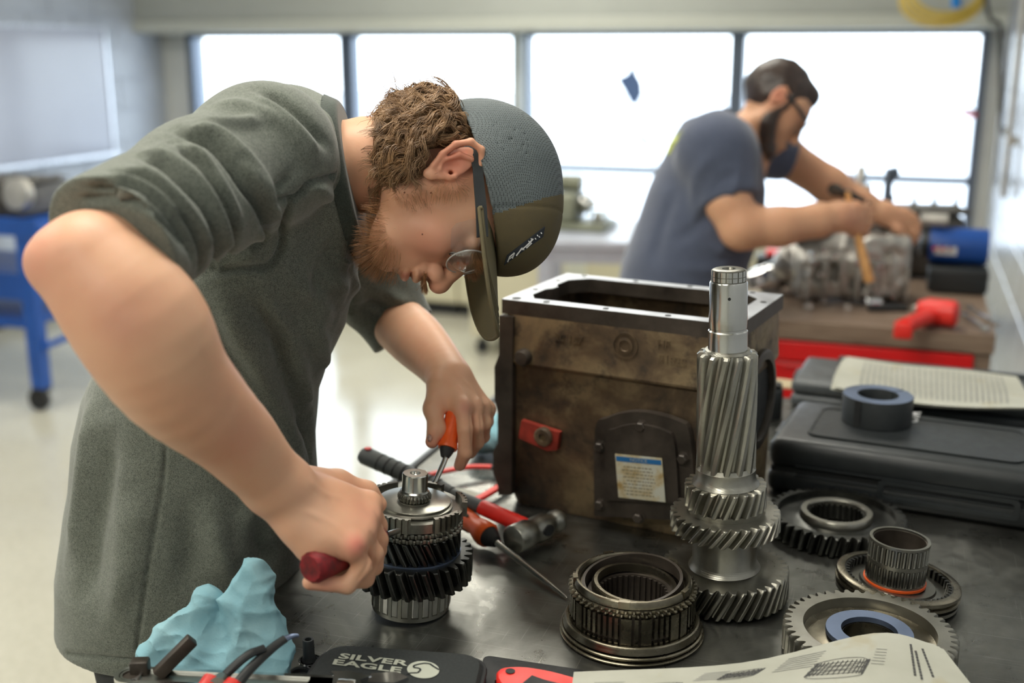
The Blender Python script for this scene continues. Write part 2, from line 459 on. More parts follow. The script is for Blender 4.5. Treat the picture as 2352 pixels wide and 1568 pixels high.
M_['blackrub'] = pm('black_rubber', (0.016, 0.017, 0.018), 0.6, var=0.25, scale=60, bump=0.1)
M_['blackplast'] = pm('black_plastic', (0.024, 0.028, 0.030), 0.42, var=0.12, scale=50, bump=0.12, bscale=700)
M_['greyrub'] = pm('grey_rubber', (0.09, 0.10, 0.10), 0.6, var=0.15, scale=50)
M_['steel'] = pm('bright_steel', (0.60, 0.60, 0.57), 0.22, metal=1.0, var=0.06, scale=25)
M_['steelrough'] = pm('machined_steel', (0.40, 0.40, 0.36), 0.36, metal=1.0, var=0.12, scale=35, bump=0.05, bscale=300)
M_['chrome'] = pm('chrome', (0.78, 0.79, 0.80), 0.12, metal=1.0, var=0.04)
M_['bluesteel'] = pm('blued_ring', (0.22, 0.28, 0.42), 0.38, metal=0.9, var=0.08, scale=20)
M_['alu'] = pm('cast_aluminium', (0.50, 0.48, 0.44), 0.42, metal=0.7, var=0.25, scale=14, bump=0.4, bscale=50)
M_['aludark'] = pm('dirty_casting', (0.13, 0.12, 0.105), 0.6, metal=0.5, var=0.5, scale=18, bump=0.4, bscale=60)
M_['wood'] = None
M_['bluerag'] = None
M_['denim'] = pm('dark_work_trousers', (0.028, 0.03, 0.032), 0.9, var=0.25, scale=160, bump=0.3)
M_['leather'] = pm('dark_leather', (0.04, 0.03, 0.022), 0.5, var=0.3, scale=30, bump=0.2)
M_['white'] = pm('white_plastic', (0.75, 0.76, 0.76), 0.4, var=0.04)
M_['yellow'] = pm('yellow_hose', (0.75, 0.55, 0.10), 0.45, var=0.1)

def gearmat(name, dark, light, rough, oil):
    m = NT(name); n = m.noise(22, 6, 0.65); n2 = m.noise(130, 3)
    c = m.ramp(n.outputs[0], [(0.28, dark), (0.72, light)])
    c = m.mix(m.rng(n2.outputs[0], 0.5, 0.8, 0, 0.3), c, oil)
    # concentric machining marks about the object's own axis
    s = m.n('ShaderNodeSeparateXYZ'); m.l(m.tc.outputs['Object'], s.inputs[0])
    v = m.n('ShaderNodeVectorMath', operation='LENGTH'); cb = m.n('ShaderNodeCombineXYZ'); m.l(s.outputs[0], cb.inputs[0]); m.l(s.outputs[1], cb.inputs[1]); m.l(cb.outputs[0], v.inputs[0])
    mu = m.n('ShaderNodeMath', operation='MULTIPLY'); m.l(v.outputs['Value'], mu.inputs[0]); mu.inputs[1].default_value = 5200
    sn = m.n('ShaderNodeMath', operation='SINE'); m.l(mu.outputs[0], sn.inputs[0])
    m.set(Base_Color=c, Metallic=0.95, Roughness=m.rng(n.outputs[0], 0.3, 0.7, rough*0.9, rough*1.15))
    m.bump(sn.outputs[0], 0.06, 0.0004)
    return m.m
M_['gear'] = gearmat('oiled_gear_steel', (0.20, 0.195, 0.17), (0.32, 0.31, 0.27), 0.30, (0.13, 0.12, 0.09))
M_['geardark'] = gearmat('black_gear_steel', (0.045, 0.048, 0.046), (0.13, 0.13, 0.12), 0.30, (0.03, 0.028, 0.02))
M_['gearlight'] = gearmat('bright_gear_steel', (0.32, 0.31, 0.27), (0.42, 0.41, 0.36), 0.30, (0.30, 0.28, 0.23))
M_['hub'] = gearmat('bronzed_hub_steel', (0.12, 0.105, 0.075), (0.32, 0.29, 0.22), 0.26, (0.06, 0.05, 0.03))

def m_bench():
    m = NT('stainless_bench'); n = m.noise(5, 6, 0.6, dist=0.6); fine = m.noise(1, 2, 0.5, m.map((6, 900, 6), (0, 0, 0.5))); fine2 = m.noise(1, 2, 0.5, m.map((700, 8, 8), (0, 0, 0.9)))
    sm = m.noise(14, 5, 0.7, dist=1.0)
    c = m.ramp(n.outputs[0], [(0.3, (0.13, 0.13, 0.117)), (0.55, (0.25, 0.25, 0.23)), (0.75, (0.40, 0.40, 0.37))])
    scr = m.rng(fine.outputs[0], 0.66, 0.74, 0, 0.5); scr2 = m.rng(fine2.outputs[0], 0.68, 0.76, 0, 0.5)
    c = m.mix(scr, c, (0.62, 0.61, 0.56)); c = m.mix(scr2, c, (0.62, 0.61, 0.56))
    m.set(Base_Color=c, Metallic=0.95, Roughness=m.rng(sm.outputs[0], 0.3, 0.7, 0.22, 0.44))
    a = m.n('ShaderNodeMath', operation='ADD'); m.l(fine.outputs[0], a.inputs[0]); m.l(fine2.outputs[0], a.inputs[1])
    m.bump(a.outputs[0], 0.10, 0.0006); return m.m
M_['bench'] = m_bench()
def m_floor():
    m = NT('waxed_floor'); n = m.noise(1.3, 5, 0.6); n2 = m.noise(40, 3)
    m.set(Base_Color=m.mix(0.3, m.ramp(n.outputs[0], [(0.3, (0.46, 0.44, 0.35)), (0.7, (0.58, 0.56, 0.46))]), m.ramp(n2.outputs[0], [(0.4, (0.45, 0.43, 0.36)), (0.6, (0.6, 0.58, 0.5))])), Roughness=m.rng(n.outputs[0], 0.3, 0.7, 0.10, 0.22))
    m.bump(n.outputs[0], 0.05, 0.01); return m.m
M_['floor'] = m_floor()
def m_case():
    m = NT('oil_stained_casting'); n = m.noise(9, 7, 0.62, dist=0.4); n2 = m.noise(28, 5, 0.7); n3 = m.noise(120, 3)
    c = m.ramp(n.outputs[0], [(0.32, (0.035, 0.028, 0.022)), (0.47, (0.14, 0.095, 0.055)), (0.58, (0.27, 0.20, 0.11)), (0.72, (0.17, 0.12, 0.075))])
    c = m.mix(m.rng(n2.outputs[0], 0.52, 0.68, 0, 0.85), c, (0.045, 0.036, 0.03))
    m.set(Base_Color=c, Metallic=0.35, Roughness=m.rng(n2.outputs[0], 0.3, 0.7, 0.38, 0.62)); m.bump(n3.outputs[0], 0.25, 0.001)
    return m.m
M_['case'] = m_case()
M_['casedark'] = pm('dark_oily_casting', (0.062, 0.050, 0.040), 0.45, metal=0.35, var=0.45, scale=22, bump=0.25, bscale=110)
M_['flange'] = pm('machined_flange', (0.56, 0.58, 0.63), 0.36, metal=0.9, var=0.12, scale=30)
M_['redtag'] = pm('worn_red_paint', (0.33, 0.035, 0.02), 0.6, var=0.4, scale=60)
def m_rag():
    m = NT('blue_paper_cloth'); n = m.noise(14, 5); n2 = m.noise(400, 2); st = m.noise(10, 4, 0.7)
    c = m.ramp(n.outputs[0], [(0.3, (0.20, 0.43, 0.52)), (0.7, (0.36, 0.60, 0.67))])
    c = m.mix(m.rng(st.outputs[0], 0.62, 0.8, 0, 0.6), c, (0.16, 0.24, 0.2))
    m.set(Base_Color=c, Roughness=0.9); m.bump(n2.outputs[0], 0.5, 0.0008); return m.m
M_['bluerag'] = m_rag()
def m_wood(name, a, b, sc):
    m = NT(name); n = m.noise(6, 5, 0.6, m.map(sc), 1.5)
    m.set(Base_Color=m.ramp(n.outputs[0], [(0.3, a), (0.7, b)]), Roughness=0.45); m.bump(n.outputs[0], 0.1, 0.001); return m.m
M_['wood'] = m_wood('worn_bench_wood', (0.17, 0.11, 0.075), (0.32, 0.235, 0.17), (1, 12, 12))
M_['hickory'] = m_wood('hickory_handle', (0.62, 0.30, 0.10), (0.85, 0.48, 0.2), (20, 20, 2))
def m_shirt(name, dark, light, green=None):
    m = NT(name); n = m.noise(900, 2, 0.7); n2 = m.noise(9, 4); n3 = m.noise(260, 3)
    c = m.ramp(n.outputs[0], [(0.40, dark), (0.62, light)])
    n4 = m.noise(140, 4, .7); c = m.mix(m.rng(n3.outputs[0], 0.45, 0.65, 0, 0.5), c, light); c = m.mix(m.rng(n4.outputs[0], 0.5, 0.72, 0, 0.35), c, dark)
    c = m.mix(m.rng(n2.outputs[0], 0.3, 0.7, 0, 0.15), c, (0.0, 0.0, 0.0))
    m.set(Base_Color=c, Roughness=0.95, Sheen_Weight=0.25, Sheen_Roughness=0.5)
    m.bump(n.outputs[0], 0.35, 0.0006); return m.m
M_['shirt'] = m_shirt('heather_grey_green_jersey', (0.080, 0.092, 0.076), (0.225, 0.245, 0.205))
M_['collar'] = m_shirt('ribbed_dark_collar', (0.030, 0.040, 0.033), (0.065, 0.082, 0.068))
M_['navy'] = m_shirt('slate_blue_jersey', (0.055, 0.07, 0.12), (0.115, 0.135, 0.20))
def m_skin(name, base, warm, attr=True):
    m = NT(name); n = m.noise(40, 4); n2 = m.noise(420, 3); n3 = m.noise(11, 4)
    c = m.mix(m.rng(n3.outputs[0], 0.35, 0.7, 0, 0.45), base, warm)
    c = m.mix(m.rng(n.outputs[0], 0.45, 0.75, 0, 0.22), c, warm)
    if attr:
        a = m.n('ShaderNodeAttribute', attribute_name='tint')
        c = m.mix(a.outputs['Alpha'], c, a.outputs['Color'])
    m.set(Base_Color=c, Roughness=0.47, Subsurface_Weight=0.18, Subsurface_Radius=(0.9, 0.35, 0.2), Subsurface_Scale=0.006, Specular_IOR_Level=0.4)
    m.bump(n2.outputs[0], 0.12, 0.0006); return m.m
M_['skin'] = m_skin('fair_skin', (0.80, 0.47, 0.30), (0.73, 0.33, 0.20))
M_['skin2'] = m_skin('warm_skin', (0.68, 0.38, 0.23), (0.62, 0.29, 0.17))
def m_hair(name, a, b):
    m = NT(name); i = m.n('ShaderNodeObjectInfo'); n = m.noise(60, 3); m.set(Base_Color=m.ramp(n.outputs[0], [(0.3, a), (0.7, b)]), Roughness=0.42, Specular_IOR_Level=0.6); return m.m
M_['hair'] = m_hair('light_brown_hair', (0.15, 0.075, 0.032), (0.50, 0.31, 0.16))
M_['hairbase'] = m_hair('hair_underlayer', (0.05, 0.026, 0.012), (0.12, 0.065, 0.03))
M_['beard'] = m_hair('ginger_stubble', (0.30, 0.14, 0.055), (0.56, 0.30, 0.14))
M_['hair2'] = m_hair('dark_brown_hair', (0.018, 0.010, 0.008), (0.055, 0.03, 0.02))
def m_mesh():
    m = NT('cap_mesh_fabric')
    mp = m.map((1, 1, 1)); v = m.n('ShaderNodeTexVoronoi', feature='F1'); v.inputs['Scale'].default_value = 520; v.inputs['Randomness'].default_value = 0.12; m.l(mp, v.inputs[0])
    h = m.rng(v.outputs['Distance'], 0.22, 0.42, 0, 1)
    m.set(Base_Color=m.mix(h, (0.018, 0.022, 0.026), (0.125, 0.150, 0.155)), Roughness=0.7); m.bump(h, 0.6, 0.0008); return m.m
M_['capmesh'] = m_mesh()
M_['olive'] = pm('olive_cotton', (0.130, 0.103, 0.052), 0.85, var=0.12, scale=60, bump=0.4, bscale=1500)
M_['olive_light'] = pm('olive_brim_cotton', (0.165, 0.138, 0.074), 0.8, var=0.1, scale=60, bump=0.4, bscale=1500)
def m_clear(name, tint, mixf=0.12, rough=0.03):
    m = NT(name); t = m.n('ShaderNodeBsdfTransparent'); t.inputs[0].default_value = tint+(1,); g = m.n('ShaderNodeBsdfGlossy'); g.inputs['Roughness'].default_value = rough
    lw = m.n('ShaderNodeLayerWeight'); lw.inputs[0].default_value = 0.25; mx = m.n('ShaderNodeMixShader')
    m.l(m.rng(lw.outputs['Facing'], 0.0, 1.0, 0.03+mixf*0.3, 0.30+mixf*0.5), mx.inputs[0]); m.l(t.outputs[0], mx.inputs[1]); m.l(g.outputs[0], mx.inputs[2]); m.l(mx.outputs[0], m.out.inputs[0]); return m.m
M_['glass'] = m_clear('window_glass', (0.97, 0.98, 0.98), 0.02)
M_['shield'] = m_clear('clear_shield', (0.96, 0.97, 0.98), 0.03)
M_['lens'] = m_clear('clear_lens', (0.90, 0.93, 0.96), 0.3)
def m_paper(name, stain=0.5):
    m = NT(name); n = m.noise(8, 4); st = m.noise(14, 3, 0.6)
    c = m.ramp(n.outputs[0], [(0.3, (0.42, 0.42, 0.35)), (0.7, (0.52, 0.52, 0.45))])
    c = m.mix(m.rng(st.outputs[0], 0.60, 0.68, 0, stain), c, (0.40, 0.34, 0.2)); m.set(Base_Color=c, Roughness=0.7); return m.m
M_['paper'] = m_paper('used_paper'); M_['ink'] = pm('printer_ink', (0.06, 0.06, 0.06), 0.7); M_['inklight'] = pm('faded_ink', (0.30, 0.30, 0.28), 0.8)
M_['cloth'] = pm('pouch_fabric', (0.022, 0.026, 0.026), 0.85, var=0.2, scale=300, bump=0.3, bscale=1200)
M_['print'] = pm('silver_print', (0.46, 0.48, 0.40), 0.6, var=0.05)
M_['label'] = None
def m_label():
    m = NT('grubby_notice_paper'); n = m.noise(45, 4, 0.6); m.set(Base_Color=m.ramp(n.outputs[0], [(0.35, (0.42, 0.28, 0.10)), (0.5, (0.62, 0.55, 0.36)), (0.62, (0.66, 0.66, 0.56))]), Roughness=0.6); return m.m
M_['label'] = m_label(); M_['labelblue'] = pm('label_blue', (0.02, 0.16, 0.42), 0.5)
def m_emit(name, col, st):
    m = NT(name); m.set(Base_Color=(0.8, 0.8, 0.8, 1), Emission_Color=col+(1,), Emission_Strength=st); return m.m
M_['lamp'] = m_emit('lit_lamp_panel', (1.0, 0.97, 0.86), 2.5)
M_['asphalt'] = pm('pale_pavement', (0.6, 0.62, 0.66), 0.8, var=0.1, scale=2)
M_['carpaint'] = pm('white_car_paint', (0.75, 0.77, 0.8), 0.25, var=0.03)
M_['banner'] = pm('blue_banner_cloth', (0.002, 0.014, 0.04), 0.8, var=0.1)
# ------------------------------------------------------------------ setting
def onY(px, py, y): r = ray(px, py); return CAM+r*(y/r[1])
def onX(px, py, x): r = ray(px, py); return CAM+r*(x/r[0])
def struct(name, mb, mat, parent=None, **k):
    k.setdefault('smooth', 0)
    return obj(name, mb, mat, parent, kind='structure', **k)
def bx(x0, x1, y0, y1, z0, z1, bev=0.0): return MB().box(((x0+x1)/2, (y0+y1)/2, (z0+z1)/2), ((x1-x0)/2, (y1-y0)/2, (z1-z0)/2), bev=bev)
struct('floor', bx(WALLL-0.1, WALLR+0.1, WALLF-0.1, WALLB+0.1, -0.1, 0), M_['floor'], loc=(-2, 2, 0))
struct('ceiling', bx(WALLL-0.1, WALLR+0.1, WALLF-0.1, WALLB+0.1, CEIL, CEIL+0.1), M_['ceil'], loc=(-2, 2, CEIL))
wl = struct('wall_left', bx(WALLL-0.12, WALLL, WALLF, WALLB, 0, CEIL), M_['wall_blue'])
wr = struct('wall_right', bx(WALLR, WALLR+0.12, WALLF, WALLB, 0, CEIL), M_['wall_gloss'])
struct('wall_front', bx(WALLL, WALLR, WALLF-0.12, WALLF, 0, CEIL), M_['wall'])
# painted concrete blocks standing proud of the right and left walls
bm = MB().box((0, 0, 0), (0.004, 0.1965, 0.0965), bev=0.003, seg=1); blk = mkmesh('block', bm.V, bm.F, 35); blk.materials.append(M_['wall_gloss'])
blk2 = blk.copy(); blk2.materials.clear(); blk2.materials.append(M_['wall_blue'])
def blocks(wall, x, y0, y1, z0, z1, me):
    wo = np.array(wall.location)
    for r in range(int((z1-z0)/0.2)):
        y = y0+(0.2 if r % 2 else 0)
        while y+0.4 <= y1+0.01:
            o = bpy.data.objects.new('block', me); COL.objects.link(o); o.parent = wall
            o.location = V3(np.array([x+random.uniform(-.0008, .0008), y+0.2, z0+0.1+0.2*r])-wo); y += 0.4
blocks(wr, WALLR-0.0035, 1.7, WALLB-0.25, 0.4, 2.6, blk)
blocks(wl, WALLL+0.0035, 5.2, WALLB, 0.4, 2.4, blk2)
# window wall
yW = WALLB
def bX(px, py=250): return onY(px, py, yW)[0]
zT = onY(1400, 74, yW)[2]+0.01; zM = onY(1385, 388, yW)[2]; zB = onY(1400, 535, yW)[2]
xs = [bX(442), bX(801, 150), bX(1203, 200), bX(1692, 200), bX(2262, 200)]
struct('wall_back', bx(WALLL, WALLR, yW, yW+0.2, 0, zB), M_['cream'])
struct('wall_back', bx(WALLL, WALLR, yW, yW+0.2, zT, CEIL), M_['valance'])
struct('wall_back', bx(WALLL, xs[0], yW, yW+0.2, zB, zT), M_['wall'])
struct('wall_back', bx(xs[4], WALLR, yW, yW+0.2, zB, zT), M_['wall'])
v0, v1 = onY(1400, 36, yW-0.28)[2], onY(1400, 70, yW-0.28)[2]
struct('trim_1', bx(WALLL, WALLR, yW-0.28, yW-0.002, v0, CEIL-0.002, 0.004), M_['valance'])
struct('trim_2', bx(WALLL, WALLR, yW-0.31, yW-0.002, v1, v0-0.002, 0.01), pm('light_trim', (0.50, 0.52, 0.47), 0.45, var=0.03))
struct('trim_3', bx(bX(1186), bX(1212), yW-0.10, yW-0.002, zB, v1, 0.008), pm('column_paint', (0.44, 0.48, 0.50), 0.4, var=0.03))
struct('baseboard_left', bx(WALLL+0.008, WALLL+0.022, WALLF, WALLB-0.01, 0, 0.1, 0.003), M_['blackrub'])
struct('baseboard_back', bx(WALLL+0.03, WALLR, yW-0.02, yW-0.002, 0, 0.1, 0.003), M_['blackrub'])
for i in range(4):
    x0, x1 = xs[i]+0.003, xs[i+1]-0.003; w = thing('window_%d' % (i+1), None, None, ((x0+x1)/2, yW, zB)); w['kind'] = 'structure'
    f = 0.04 if i else 0.05
    for nm, b in (('frame', bx(x0, x0+f, yW-0.03, yW+0.09, zB, zT, .004)), ('frame', bx(x1-f, x1, yW-0.03, yW+0.09, zB, zT, .004)),
                  ('frame', bx(x0+f, x1-f, yW-0.03, yW+0.09, zT-0.035, zT, .004)), ('frame', bx(x0+f, x1-f, yW-0.03, yW+0.09, zM-0.022, zM+0.022, .004)), ('sill', bx(x0+f, x1-f, yW-0.05, yW+0.09, zB, zB+0.035, .004)),
                  ('pane', bx(x0+f, x1-f, yW+0.02, yW+0.026, zM+0.022, zT-0.035)), ('pane', bx(x0+f, x1-f, yW+0.02, yW+0.026, zB+0.035, zM-0.022))):
        obj(nm, b, M_['glass'] if nm == 'pane' else M_['mullion'], w, smooth=0)
# outside: pale forecourt, a parked car, banners on leaning poles
struct('ground_outside', bx(-22, 14, yW+0.3, 45, -0.25, -0.05), M_['asphalt'])
def car(loc):
    t = thing('car', 'pale parked car outside the windows', 'car', loc); x, y, z = loc
    prof = [(-2.2, .35), (-2.2, .75), (-1.9, .92), (-1.1, 1.0), (-.5, 1.42), (.9, 1.45), (1.6, 1.05), (2.15, .95), (2.25, .6), (2.2, .35)]
    M = frame((1, 0, 0), z=(0, -1, 0), o=(x, y, z)); M[:3, 1] = (0, 0, 1)
    obj('body', MB().prism(prof, -0.85, 0.85, M), M_['carpaint'], t)
    obj('windscreen', MB().prism([(-1.0, 1.02), (-.5, 1.36), (.85, 1.38), (1.4, 1.06)], -0.86, 0.86, M), M_['blackplast'], t)
    for wx in (-1.4, 1.4):
        for wy in (-.8, .8): obj('wheel', MB().lathe([(0.1, -.1), (.32, -.1), (.34, -.06), (.34, .06), (.32, .1), (.1, .1)], 24, frame((1, 0, 0), z=(0, 1, 0), o=(x+wx, y+wy, z+.34)), closed=True), M_['blackrub'], t)
def banner(p_top, p_bot, leaf, label, d):
    a, b = P(*p_top, d), P(*p_bot, d); t = thing('banner', label, 'banner', (b[0], b[1], -0.05), 'banners outside')
    obj('pole', MB().tube([a, b, (b[0]+.1, b[1], -0.05)], 0.008, 8), M_['mullion'], t)
    pts = [P(x, y, d) for x, y in leaf]; c = np.mean(pts, axis=0); nrm = FWD*0.004
    V = [p-nrm for p in pts]+[p+nrm for p in pts]; n = len(pts)
    obj('cloth', (V, [list(range(n)), list(range(2*n-1, n-1, -1))]+[(i, n+i, n+(i+1) % n, (i+1) % n) for i in range(n)]), M_['banner'], t, smooth=0)
banner((1440, 250), (1505, 352), [(1455, 128), (1462, 165), (1476, 190), (1478, 215), (1462, 246), (1448, 238), (1414, 180), (1440, 168)], 'large dark blue kite-shaped banner outside the third window', 12)
banner((1575, 190), (1600, 420), [(1582, 143), (1588, 155), (1576, 222), (1567, 215), (1570, 165)], 'thin dark blue banner beside the large one outside the window', 12)
banner((1440, 295), (1500, 352), [(1462, 305), (1478, 308), (1496, 332), (1504, 354), (1490, 348)], 'low dark blue banner leaning outside behind the man\'s shoulder', 11)
banner((1915, 130), (1990, 420), [(1928, 125), (1924, 136), (1900, 152), (1890, 153), (1912, 132)], 'small dark blue pennant outside the rightmost window', 12)
# whiteboard on the left wall
a = onX(240, 60, WALLL+0.03); zb = 0.92
wb = thing('whiteboard', 'large glossy whiteboard on the left wall', 'whiteboard', (WALLL+0.012, a[1]-1.5, zb))
obj('panel', bx(WALLL+0.012, WALLL+0.03, a[1]-2.98, a[1]-0.02, zb+0.02, a[2]-0.02), M_['white_board'], wb, smooth=0)
for b in (bx(WALLL+0.010, WALLL+0.04, a[1]-3, a[1]-2.98, zb, a[2]), bx(WALLL+0.010, WALLL+0.04, a[1]-0.02, a[1], zb, a[2]), bx(WALLL+0.010, WALLL+0.04, a[1]-2.98, a[1]-0.02, a[2]-0.02, a[2]), bx(WALLL+0.010, WALLL+0.09, a[1]-2.98, a[1]-0.02, zb, zb+0.02)):
    obj('frame', b, pm('board_frame', (0.6, 0.62, 0.66), 0.3, metal=0.8), wb, smooth=0)
# ceiling lamps as real fittings above the area lights
for (lx, ly), wh in zip([(-0.9, 1.2), (-3.2, 1.2), (-0.9, 3.6), (-3.2, 3.6), (-0.9, -1.0), (-3.2, -1.0), (-2.0, 5.6)], ['above the steel bench', 'above the open floor left of the steel bench', 'above the wooden bench', 'above the blue cart', 'behind the camera by the right wall', 'behind the camera by the left wall', 'nearest the windows']):
    t = thing('ceiling_light', 'rectangular ceiling light panel '+wh, 'light', (lx, ly, CEIL), 'ceiling light panels')
    obj('frame', MB().ring_prism([(lx-.62, ly-.32), (lx+.62, ly-.32), (lx+.62, ly+.32), (lx-.62, ly+.32)], [(lx-.59, ly-.29), (lx+.59, ly-.29), (lx+.59, ly+.29), (lx-.59, ly+.29)], CEIL-0.04, CEIL-0.001), M_['white'], t, smooth=0)
    obj('diffuser', bx(lx-.588, lx+.588, ly-.288, ly+.288, CEIL-0.03, CEIL-0.02), M_['lamp'], t, smooth=0)
# cream cabinets under the windows
def cabinet(x0, x1, y0, y1, z0, z1, label, doors=2, mat='cream', group=None, casters=False):
    t = thing('cabinet', label, 'cabinet', ((x0+x1)/2, (y0+y1)/2, 0), group)
    obj('body', bx(x0, x1, y0+0.02, y1, z0+0.08, z1, .004), M_[mat], t, smooth=0)
    if not casters: obj('plinth', bx(x0+.01, x1-.01, y0+.05, y1, 0, z0+0.079), M_['blackrub'], t, smooth=0)
    n = doors; w = (x1-x0)/n
    for i in range(n):
        d = obj('door', bx(x0+i*w+.005, x0+(i+1)*w-.005, y0, y0+.019, z0+.09, z1-.03, .003), M_[mat], t, smooth=0)
        obj('handle', bx(x0+i*w+w*.8, x0+i*w+w*.84, y0-.03, y0-.001, z1-.25, z1-.1, .004), M_['blackplast'], d, smooth=0)
    if casters:
        for cx in (x0+.05, x1-.05):
            for cy in (y0+.06, y1-.05):
                obj('caster', MB().lathe([(0.006, -.014), (.034, -.014), (.036, 0), (.034, .014), (.006, .014)], 20, frame((1, 0, 0), z=(0, 1, 0), o=(cx, cy, .037)), closed=True).box((cx, cy, .08), (.012, .022, .012)), M_['blackrub'], t)
yc = WALLB-0.62
cx = [onY(760, 700, yc)[0], onY(905, 700, yc)[0], onY(1050, 700, yc)[0], onY(1200, 700, yc)[0]]
labs = ['cream cabinet under the window, directly behind the bending man\'s chest', 'cream cabinet under the window, behind the cap brim', 'cream cabinet under the window, nearest the pillar between the windows']
for i in range(3): cabinet(cx[i]+.004, cx[i+1]-.004, yc, WALLB-0.06, 0, 0.62, labs[i], 1, group='cream cabinets under the windows')
c0 = G(1092, 812, 0); cabinet(c0[0]-0.02, c0[0]+0.50, c0[1]-0.03, c0[1]+0.4, 0.02, 0.62, 'low cream rolling cabinet on black casters behind the gearbox housing', 1, casters=True)
# grey table with a machine
def legtable(name, label, cat, c, hx, hy, zt, rz, th, mat, legmat, leg=0.025, apron=0.07):
    t = thing(name, label, cat, (c[0], c[1], 0)); M = T((c[0], c[1], 0), rz)
    obj('tabletop', MB().box((0, 0, zt-th/2), (hx, hy, th/2), M, bev=.004), mat, t, smooth=0)
    for sy in (-1, 1): obj('apron', MB().box((0, sy*(hy-.03), zt-th-apron/2), (hx-.03, .01, apron/2-.001), M), legmat, t, smooth=0)
    for sx in (-1, 1):
        for sy in (-1, 1): obj('leg', MB().box((sx*(hx-.04), sy*(hy-.04), (zt-th-.001)/2), (leg, leg, (zt-th-.001)/2), M, bev=.003), legmat, t, smooth=0)
    return t
gt = G(1330, 560, 0.86); gp = pm('grey_table_paint', (0.44, 0.47, 0.55), 0.35, var=0.04)
legtable('work_table', 'pale grey metal work table beyond the gearbox housing', 'table', (gt[0]+.02, gt[1]+0.28), 0.25, 0.3, 0.875, HEAD-0.12, 0.03, gp, gp, apron=0.06)
tm = thing('lathe_machine', 'grey-green bench machine on the pale grey table', 'machine', (gt[0]-.05, gt[1]+0.3, 0.875)); mx, my = gt[0]-.05, gt[1]+.3
gm = pm('machine_green', (0.20, 0.21, 0.15), 0.45, var=0.2, scale=12)
obj('base', bx(mx-.14, mx+.10, my-.12, my+.12, .876, .905, .008), gm, tm)
obj('headstock', bx(mx-.14, mx-.03, my-.1, my+.1, .906, 1.02, .02), gm, tm)
obj('chuck', MB().lathe([(0, 0), (.035, 0), (.04, .01), (.04, .04), (.03, .05), (0.015, .05), (0.015, .07)], 28, frame((0, 0, 1), z=(1, 0, 0), o=(mx-.029, my, .975))), M_['steel'], tm)
obj('carriage', bx(mx+.04, mx+.08, my-.07, my+.07, .906, .95, .008), M_['steelrough'], tm)
obj('handwheel', MB().lathe([(.026, -.005), (.033, -.005), (.033, .005), (.026, .005)], 28, frame((0, 0, 1), z=(0, -1, 0), o=(mx+.06, my-.085, .93)), closed=True), M_['steel'], tm)
obj('motor', MB().lathe([(0, 0), (.035, 0), (.035, .10), (.0, .10)], 24, frame((0, 0, 1), z=(1, 0, 0), o=(mx-.13, my+.02, 1.056))), gm, tm)
# blue cart at the left
kc = G(65, 938, 0); ct = thing('blue_cart', 'blue steel cart on casters by the left wall', 'cart', (kc[0]-.4, kc[1]+.25, 0))
x1, y0 = kc[0]+.09, kc[1]-.03; x0, y1 = x1-1.1, y0+.55; zt = P(80, 512, Dd(kc))[2]
obj('tray', bx(x0, x1+.1, y0, y1, zt-.03, zt, .006), M_['blue'], ct, smooth=0)
for b in (bx(x0, x1+.1, y0-.012, y0-.001, zt-.05, zt+.03, .004), bx(x0, x1+.1, y1+.001, y1+.012, zt-.05, zt+.03, .004)): obj('tray_rail', b, M_['blue'], ct, smooth=0)
for zz, hh in ((P(60, 660, Dd(kc))[2], .06), (P(60, 745, Dd(kc))[2], .02)): obj('shelf', bx(x0+.06, x1-.06, y0+.03, y1-.03, zz-hh, zz+hh, .006), M_['blue'], ct, smooth=0)
for lx in (x0+.03, x1):
    for ly in (y0+.03, y1-.03):
        obj('leg', bx(lx-.035, lx+.035, ly-.03, ly+.03, .11, zt-.031, .005), M_['blue'], ct, smooth=0)
        obj('caster', MB().lathe([(.01, -.018), (.048, -.018), (.052, 0), (.048, .018), (.01, .018)], 24, frame((1, 0, 0), z=(0, 1, 0), o=(lx-.02, ly, .053)), closed=True).box((lx-.005, ly, .098), (.03, .03, .008)), M_['blackrub'], ct)
obj('brace', MB().tube([(x1+.036, y0+.03, .30), (x1+.14, y0+.3, .36)], .016, 8), M_['blue'], ct)
